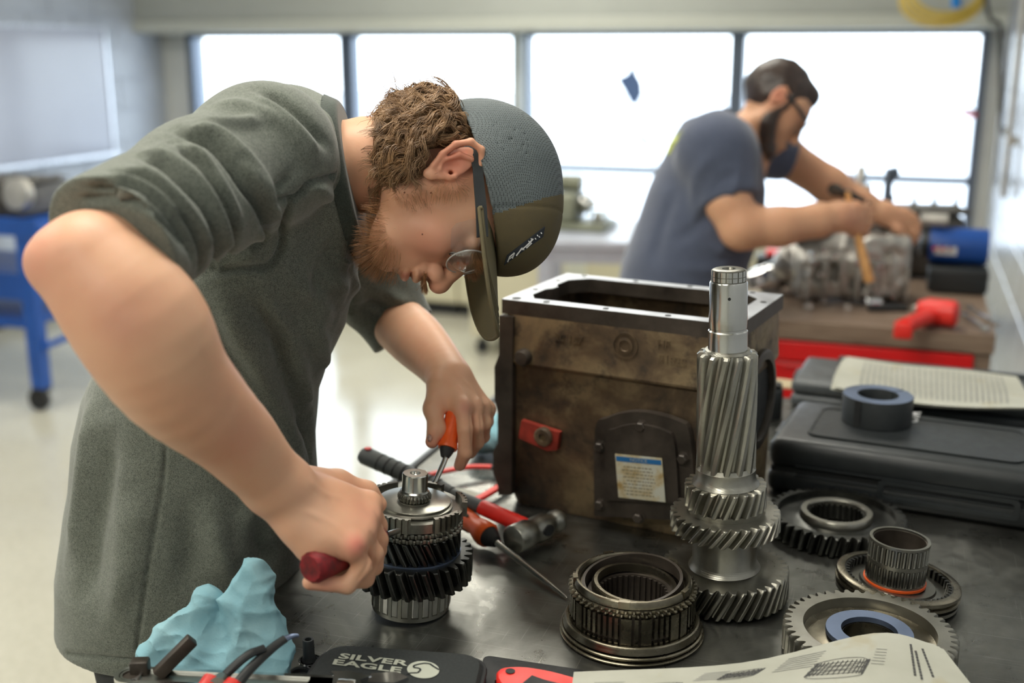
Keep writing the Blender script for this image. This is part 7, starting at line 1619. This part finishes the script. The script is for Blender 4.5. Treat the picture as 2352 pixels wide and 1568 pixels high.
h2 += [Prim(f_cap(Q(1640, 400), Q(1590, 560), .13, .14), .03)]
ar = qchain([(1655, 385, D2-.16, 56), (1672, 465, D2-.20, 50), (1704, 522, D2-.22, 50), (1790, 520, D2-.22, 45), (1880, 505, D2-.20, 38), (1930, 497, D2-.19, 29)], .02)
hs = [(1972, 476), (1978, 492), (1976, 509), (1968, 525)]
ar += [Prim(f_cap(Q(1925, 497, D2-.19), Q(x-8, y, D2-.18), .028, .018), .02) for x, y in hs]
for i, (x, y) in enumerate(hs): ar += chain([Q(x-8, y, D2-.185), Q(x+18, y+3, D2-.17), Q(x+14, y+12, D2-.14), Q(x-14, y+10, D2-.135)], [.0125, .0115, .0105, .0095], .006)
ar += chain([Q(1932, 480, D2-.17), Q(1955, 466, D2-.14), Q(1985, 466, D2-.135)], [.016, .013, .011], .01)
af = qchain([(1740, 350, D2+.16, 62), (1800, 358, D2+.20, 46), (1905, 425, D2+.18, 42), (1975, 468, D2+.16, 34), (2030, 490, D2+.14, 26)], .02)
hm = [(2082, 490), (2090, 503), (2090, 515), (2082, 526)]
af += [Prim(f_cap(Q(2030, 492, D2+.14), Q(x-4, y, D2+.13), .026, .016), .02) for x, y in hm]
for i, (x, y) in enumerate(hm): af += chain([Q(x-4, y, D2+.13), Q(x+16, y+10, D2+.12), Q(x+16, y+26, D2+.13), Q(x+8, y+34, D2+.14)], [.0120, .0110, .0100, .009], .005)
af += chain([Q(2040, 505, D2+.12), Q(2062, 528, D2+.10), Q(2078, 544, D2+.10)], [.016, .012, .010], .01)
b2 = h2+ar+af
al = np.array([Q(1400, 100), Q(2130, 600), Q(1500, 700), Q(1500, 300, D2+.4), Q(1500, 300, D2-.4)])
V, F = sdf_mesh(b2, al.min(0)-.08, al.max(0)+.08, .0042); bo2 = obj('body', (V, F), M_['skin2'], man2, smooth=180)
tint(bo2, [(kd(0, -.01, .085), .030, (.72, .24, .16), .7), (kd(-.07, .04, .05), .032, (.10, .045, .025), .85), (kd(-.095, .065, .02), .036, (.10, .045, .025), .9), (kd(-.07, .04, -.05), .032, (.10, .045, .025), .85), (kd(-.04, .02, .07), .018, (.14, .06, .03), .7), (kd(-.045, .100, 0), .010, (.14, .06, .03), .6), (Q(1965, 500, D2-.24), .04, (.66, .28, .2), .4)], V)
hair2 = [kell((.036, -.016, 0), (.088, .094, .081), 0), Prim(f_plane(kd(.022, .052, 0), (KF*.80-KU*.42)), .012, '*'), Prim(f_plane(kd(-.062, -.050, 0), (-KU*.75+KF*.2)), .012, '*'), kell((.0, .0, .080), (.030, .022, .02), .008, '-'), kell((.0, .0, -.080), (.030, .022, .02), .008, '-'), kcap((.020, .018, .066), (-.010, .020, .066), .012, .008, .008), kell((.085, .042, .0), (.030, .034, .055), .02)]
V, F = sdf_mesh(hair2, KO-.17, KO+.17, .004); N = vnormals(V, F); V = V+N*(.003*wob(V, 12, 4))[:, None]; obj('hair', (V, F), M_['hair2'], man2, smooth=180)
brd = []
for s in (1, -1): brd += [kcap((-.020, .018, .066*s), (-.060, .022, .058*s), .012, .022, .01), kcap((-.060, .022, .056*s), (-.090, .060, .026*s), .024, .027, .012)]
brd += [kell((-.096, .070, 0), (.033, .035, .040), .014), kcap((-.044, .100, -.018), (-.044, .100, .018), .0055, .0055, .006)]
V, F = sdf_mesh(brd, KO-.17, KO+.17, .004); N = vnormals(V, F); V = V+N*(.002*wob(V, 18, 5))[:, None]; obj('beard', (V, F), M_['hair2'], man2, smooth=180)
g2 = obj('safety_glasses', flatbar([kd(.018, .0, .080), kd(.018, .05, .078), kd(.016, .085, .066)], (.005, .006), (.0015, .0015)), M_['blackplast'], man2, smooth=30)
for s in (1, -1):
    c = kd(.004, .096, .034*s); obj('lens', MB().lathe([(0, .004), (.014, .003), (.023, 0), (.022, -.0015), (0, .002)], 28, axis_frame(c, c+KF)), M_['lens'], g2); obj('lens_rim', MB().lathe([(.022, -.0015), (.0248, -.0015), (.0248, .0015), (.022, .0015)], 28, axis_frame(c, c+KF), closed=True), M_['blackplast'], g2)
# T-shirt
st = []
for y, x0, x1, lat in ((760, 1400, 1700, .19), (660, 1418, 1702, .19), (600, 1432, 1718, .20), (540, 1452, 1736, .205), (480, 1472, 1752, .20), (430, 1490, 1755, .195), (380, 1515, 1748, .185), (330, 1548, 1735, .17), (290, 1580, 1715, .15)):
    c = Q((x0+x1)/2, y); st.append((c[2], c@RT, c@FWD, (x1-x0)/2*mpp(c), lat))
n2 = camvec(.80, .60, .0); nc2 = Q(1702, 305)
sT = [Prim(f_loft(st, RT, FWD), .03), Prim(f_cap(Q(1640, 345, D2-.14), Q(1640, 345, D2+.14), .095, .095), .05), Prim(f_cap(Q(1672, 325, D2), Q(1650, 350), .080, .10), .04), Prim(f_neckcut(nc2, n2, .12), .006, '-'), Prim(f_cap(nc2-n2*.04, nc2+n2*.1, .072, .078), .004, '-')]
sc2 = Q(1675, 455, D2-.20); sn2 = camvec(.28, -1, .25)
s2 = [Prim(f_cap(Q(1650, 365, D2-.15), Q(1680, 500, D2-.20), .088, .078), .03), Prim(f_hemcut(Q(1694, 458, D2-.20), sn2, .14), .003, '-')]
fn2 = Q(1850, 390, D2+.19)-Q(1740, 350, D2+.17); fn2 /= np.linalg.norm(fn2)
s2 += [Prim(f_cap(Q(1715, 345, D2+.14), Q(1810, 362, D2+.19), .080, .066), .03), Prim(f_hemcut(Q(1812, 360, D2+.19), fn2, .12), .003, '-')]+sT+[Prim(f_plane(Q(1560, 745), -ZU), .003, '*')]
V, F = sdf_mesh(s2, al.min(0)-.15, al.max(0)+.12, .0075); V = relax(V, F, 1); N = vnormals(V, F)
V = fold(V, F, N, [([(1700, 360), (1690, 430), (1650, 470)], .010, .006), ([(1660, 340), (1600, 400), (1590, 500)], .016, .007), ([(1640, 480), (1600, 520), (1540, 560)], .014, -.007), ([(1735, 450), (1690, 520), (1640, 600)], .014, .007), ([(1560, 420), (1520, 520), (1500, 620)], .02, -.007), ([(1690, 600), (1620, 620), (1540, 610)], .014, .006), ([(1700, 400), (1660, 410), (1630, 450)], .008, -.005)])
N = vnormals(V, F); V = V+N*(.003*wob(V, 3.5, 2))[:, None]
sb2 = obj('t_shirt', (V, F), M_['navy'], man2, smooth=180)
obj('neck_band', MB().tube([nc2+n2*.001+(np.cross(n2, FWD)*math.cos(t)+FWD*math.sin(t))*.076 for t in np.linspace(0, 2*math.pi, 41)], .006, 8, cap=False), pm('navy_rib', (.035, .045, .075), .9), man2)
bv2 = BVHTree.FromPolygons(V.tolist(), F.tolist()); gq = []
for x, y in ((1530, 352), (1538, 330), (1552, 312), (1566, 300), (1570, 306), (1558, 322), (1546, 340), (1538, 356)):
    for dx in (0, 6, 12, 18):
        r = ray(x+dx, y+dx*.6); r = r/np.linalg.norm(r); h_ = bv2.ray_cast(V3(CAM), V3(r))
        if h_[0] is not None: gq.append(np.array(h_[0])+np.array(h_[1])*.002); break
if len(gq) == 8: obj('shirt_print', (np.array(gq), [(0, 1, 6, 7), (1, 2, 5, 6), (2, 3, 4, 5)]), pm('yellow_green_print', (.45, .5, .08), .7), man2, smooth=0)
# legs
f2 = Q(1550, 700); 
def jp(x, dd, z_): return np.array([f2[0], f2[1], 0])+RT*x+FWD*dd+ZU*z_
tr = [Prim(f_cap(jp(0, -.07, .92), jp(0, .07, .92), .13, .13), 0)]
for s in (-1, 1): tr += [Prim(f_cap(jp(0, s*.09, .86), jp(.02, s*.12, .48), .10, .072), .03), Prim(f_cap(jp(.02, s*.12, .48), jp(-.02, s*.13, .08), .070, .06), .02)]
tr += [Prim(f_plane(jp(0, 0, .05), -ZU), .002, '*')]
V, F = sdf_mesh(tr, jp(0, 0, 0)-.36, jp(0, 0, 1.05)+.36, .011); obj('trousers', (V, F), M_['denim'], man2, smooth=180)
for s in (-1, 1):
    c = jp(-.02, s*.13, 0); bp = [Prim(f_cap(c+ZU*.05-RT*.02, c+ZU*.12, .048, .05), 0), Prim(f_cap(c+ZU*.045, c+RT*.16+ZU*.035, .046, .038), .02), Prim(f_plane(c+ZU*.002, -ZU), .002, '*')]
    V, F = sdf_mesh(bp, c-.14, c+.26, .008); obj('boot', (V, F), M_['leather'], man2, smooth=180)
# hammer in his fist
ha, hb_ = Q(1998, 648, D2-.20), Q(1950, 462, D2-.165); g = thing('wooden_hammer', 'hammer with bare wooden handle gripped by the man at the wooden bench', 'hammer', ha)
dd_ = hb_-ha; obj('handle', MB().tube([ha, ha+dd_*.03, ha+dd_*.3, ha+dd_*.6, hb_+dd_*.12], [.013, .0165, .0150, .0120, .010], 14, flat=.8), M_['hickory'], g)
h0, h1 = Q(1908, 432, D2-.17), Q(1996, 468, D2-.13); hh = h1-h0
obj('head', MB().tube([h0, h0+hh*.12, h0+hh*.3, h0+hh*.45, h0+hh*.6, h0+hh*.8, h1], [.013, .0165, .011, .015, .013, .010, .006], 16), M_['casedark'], g)
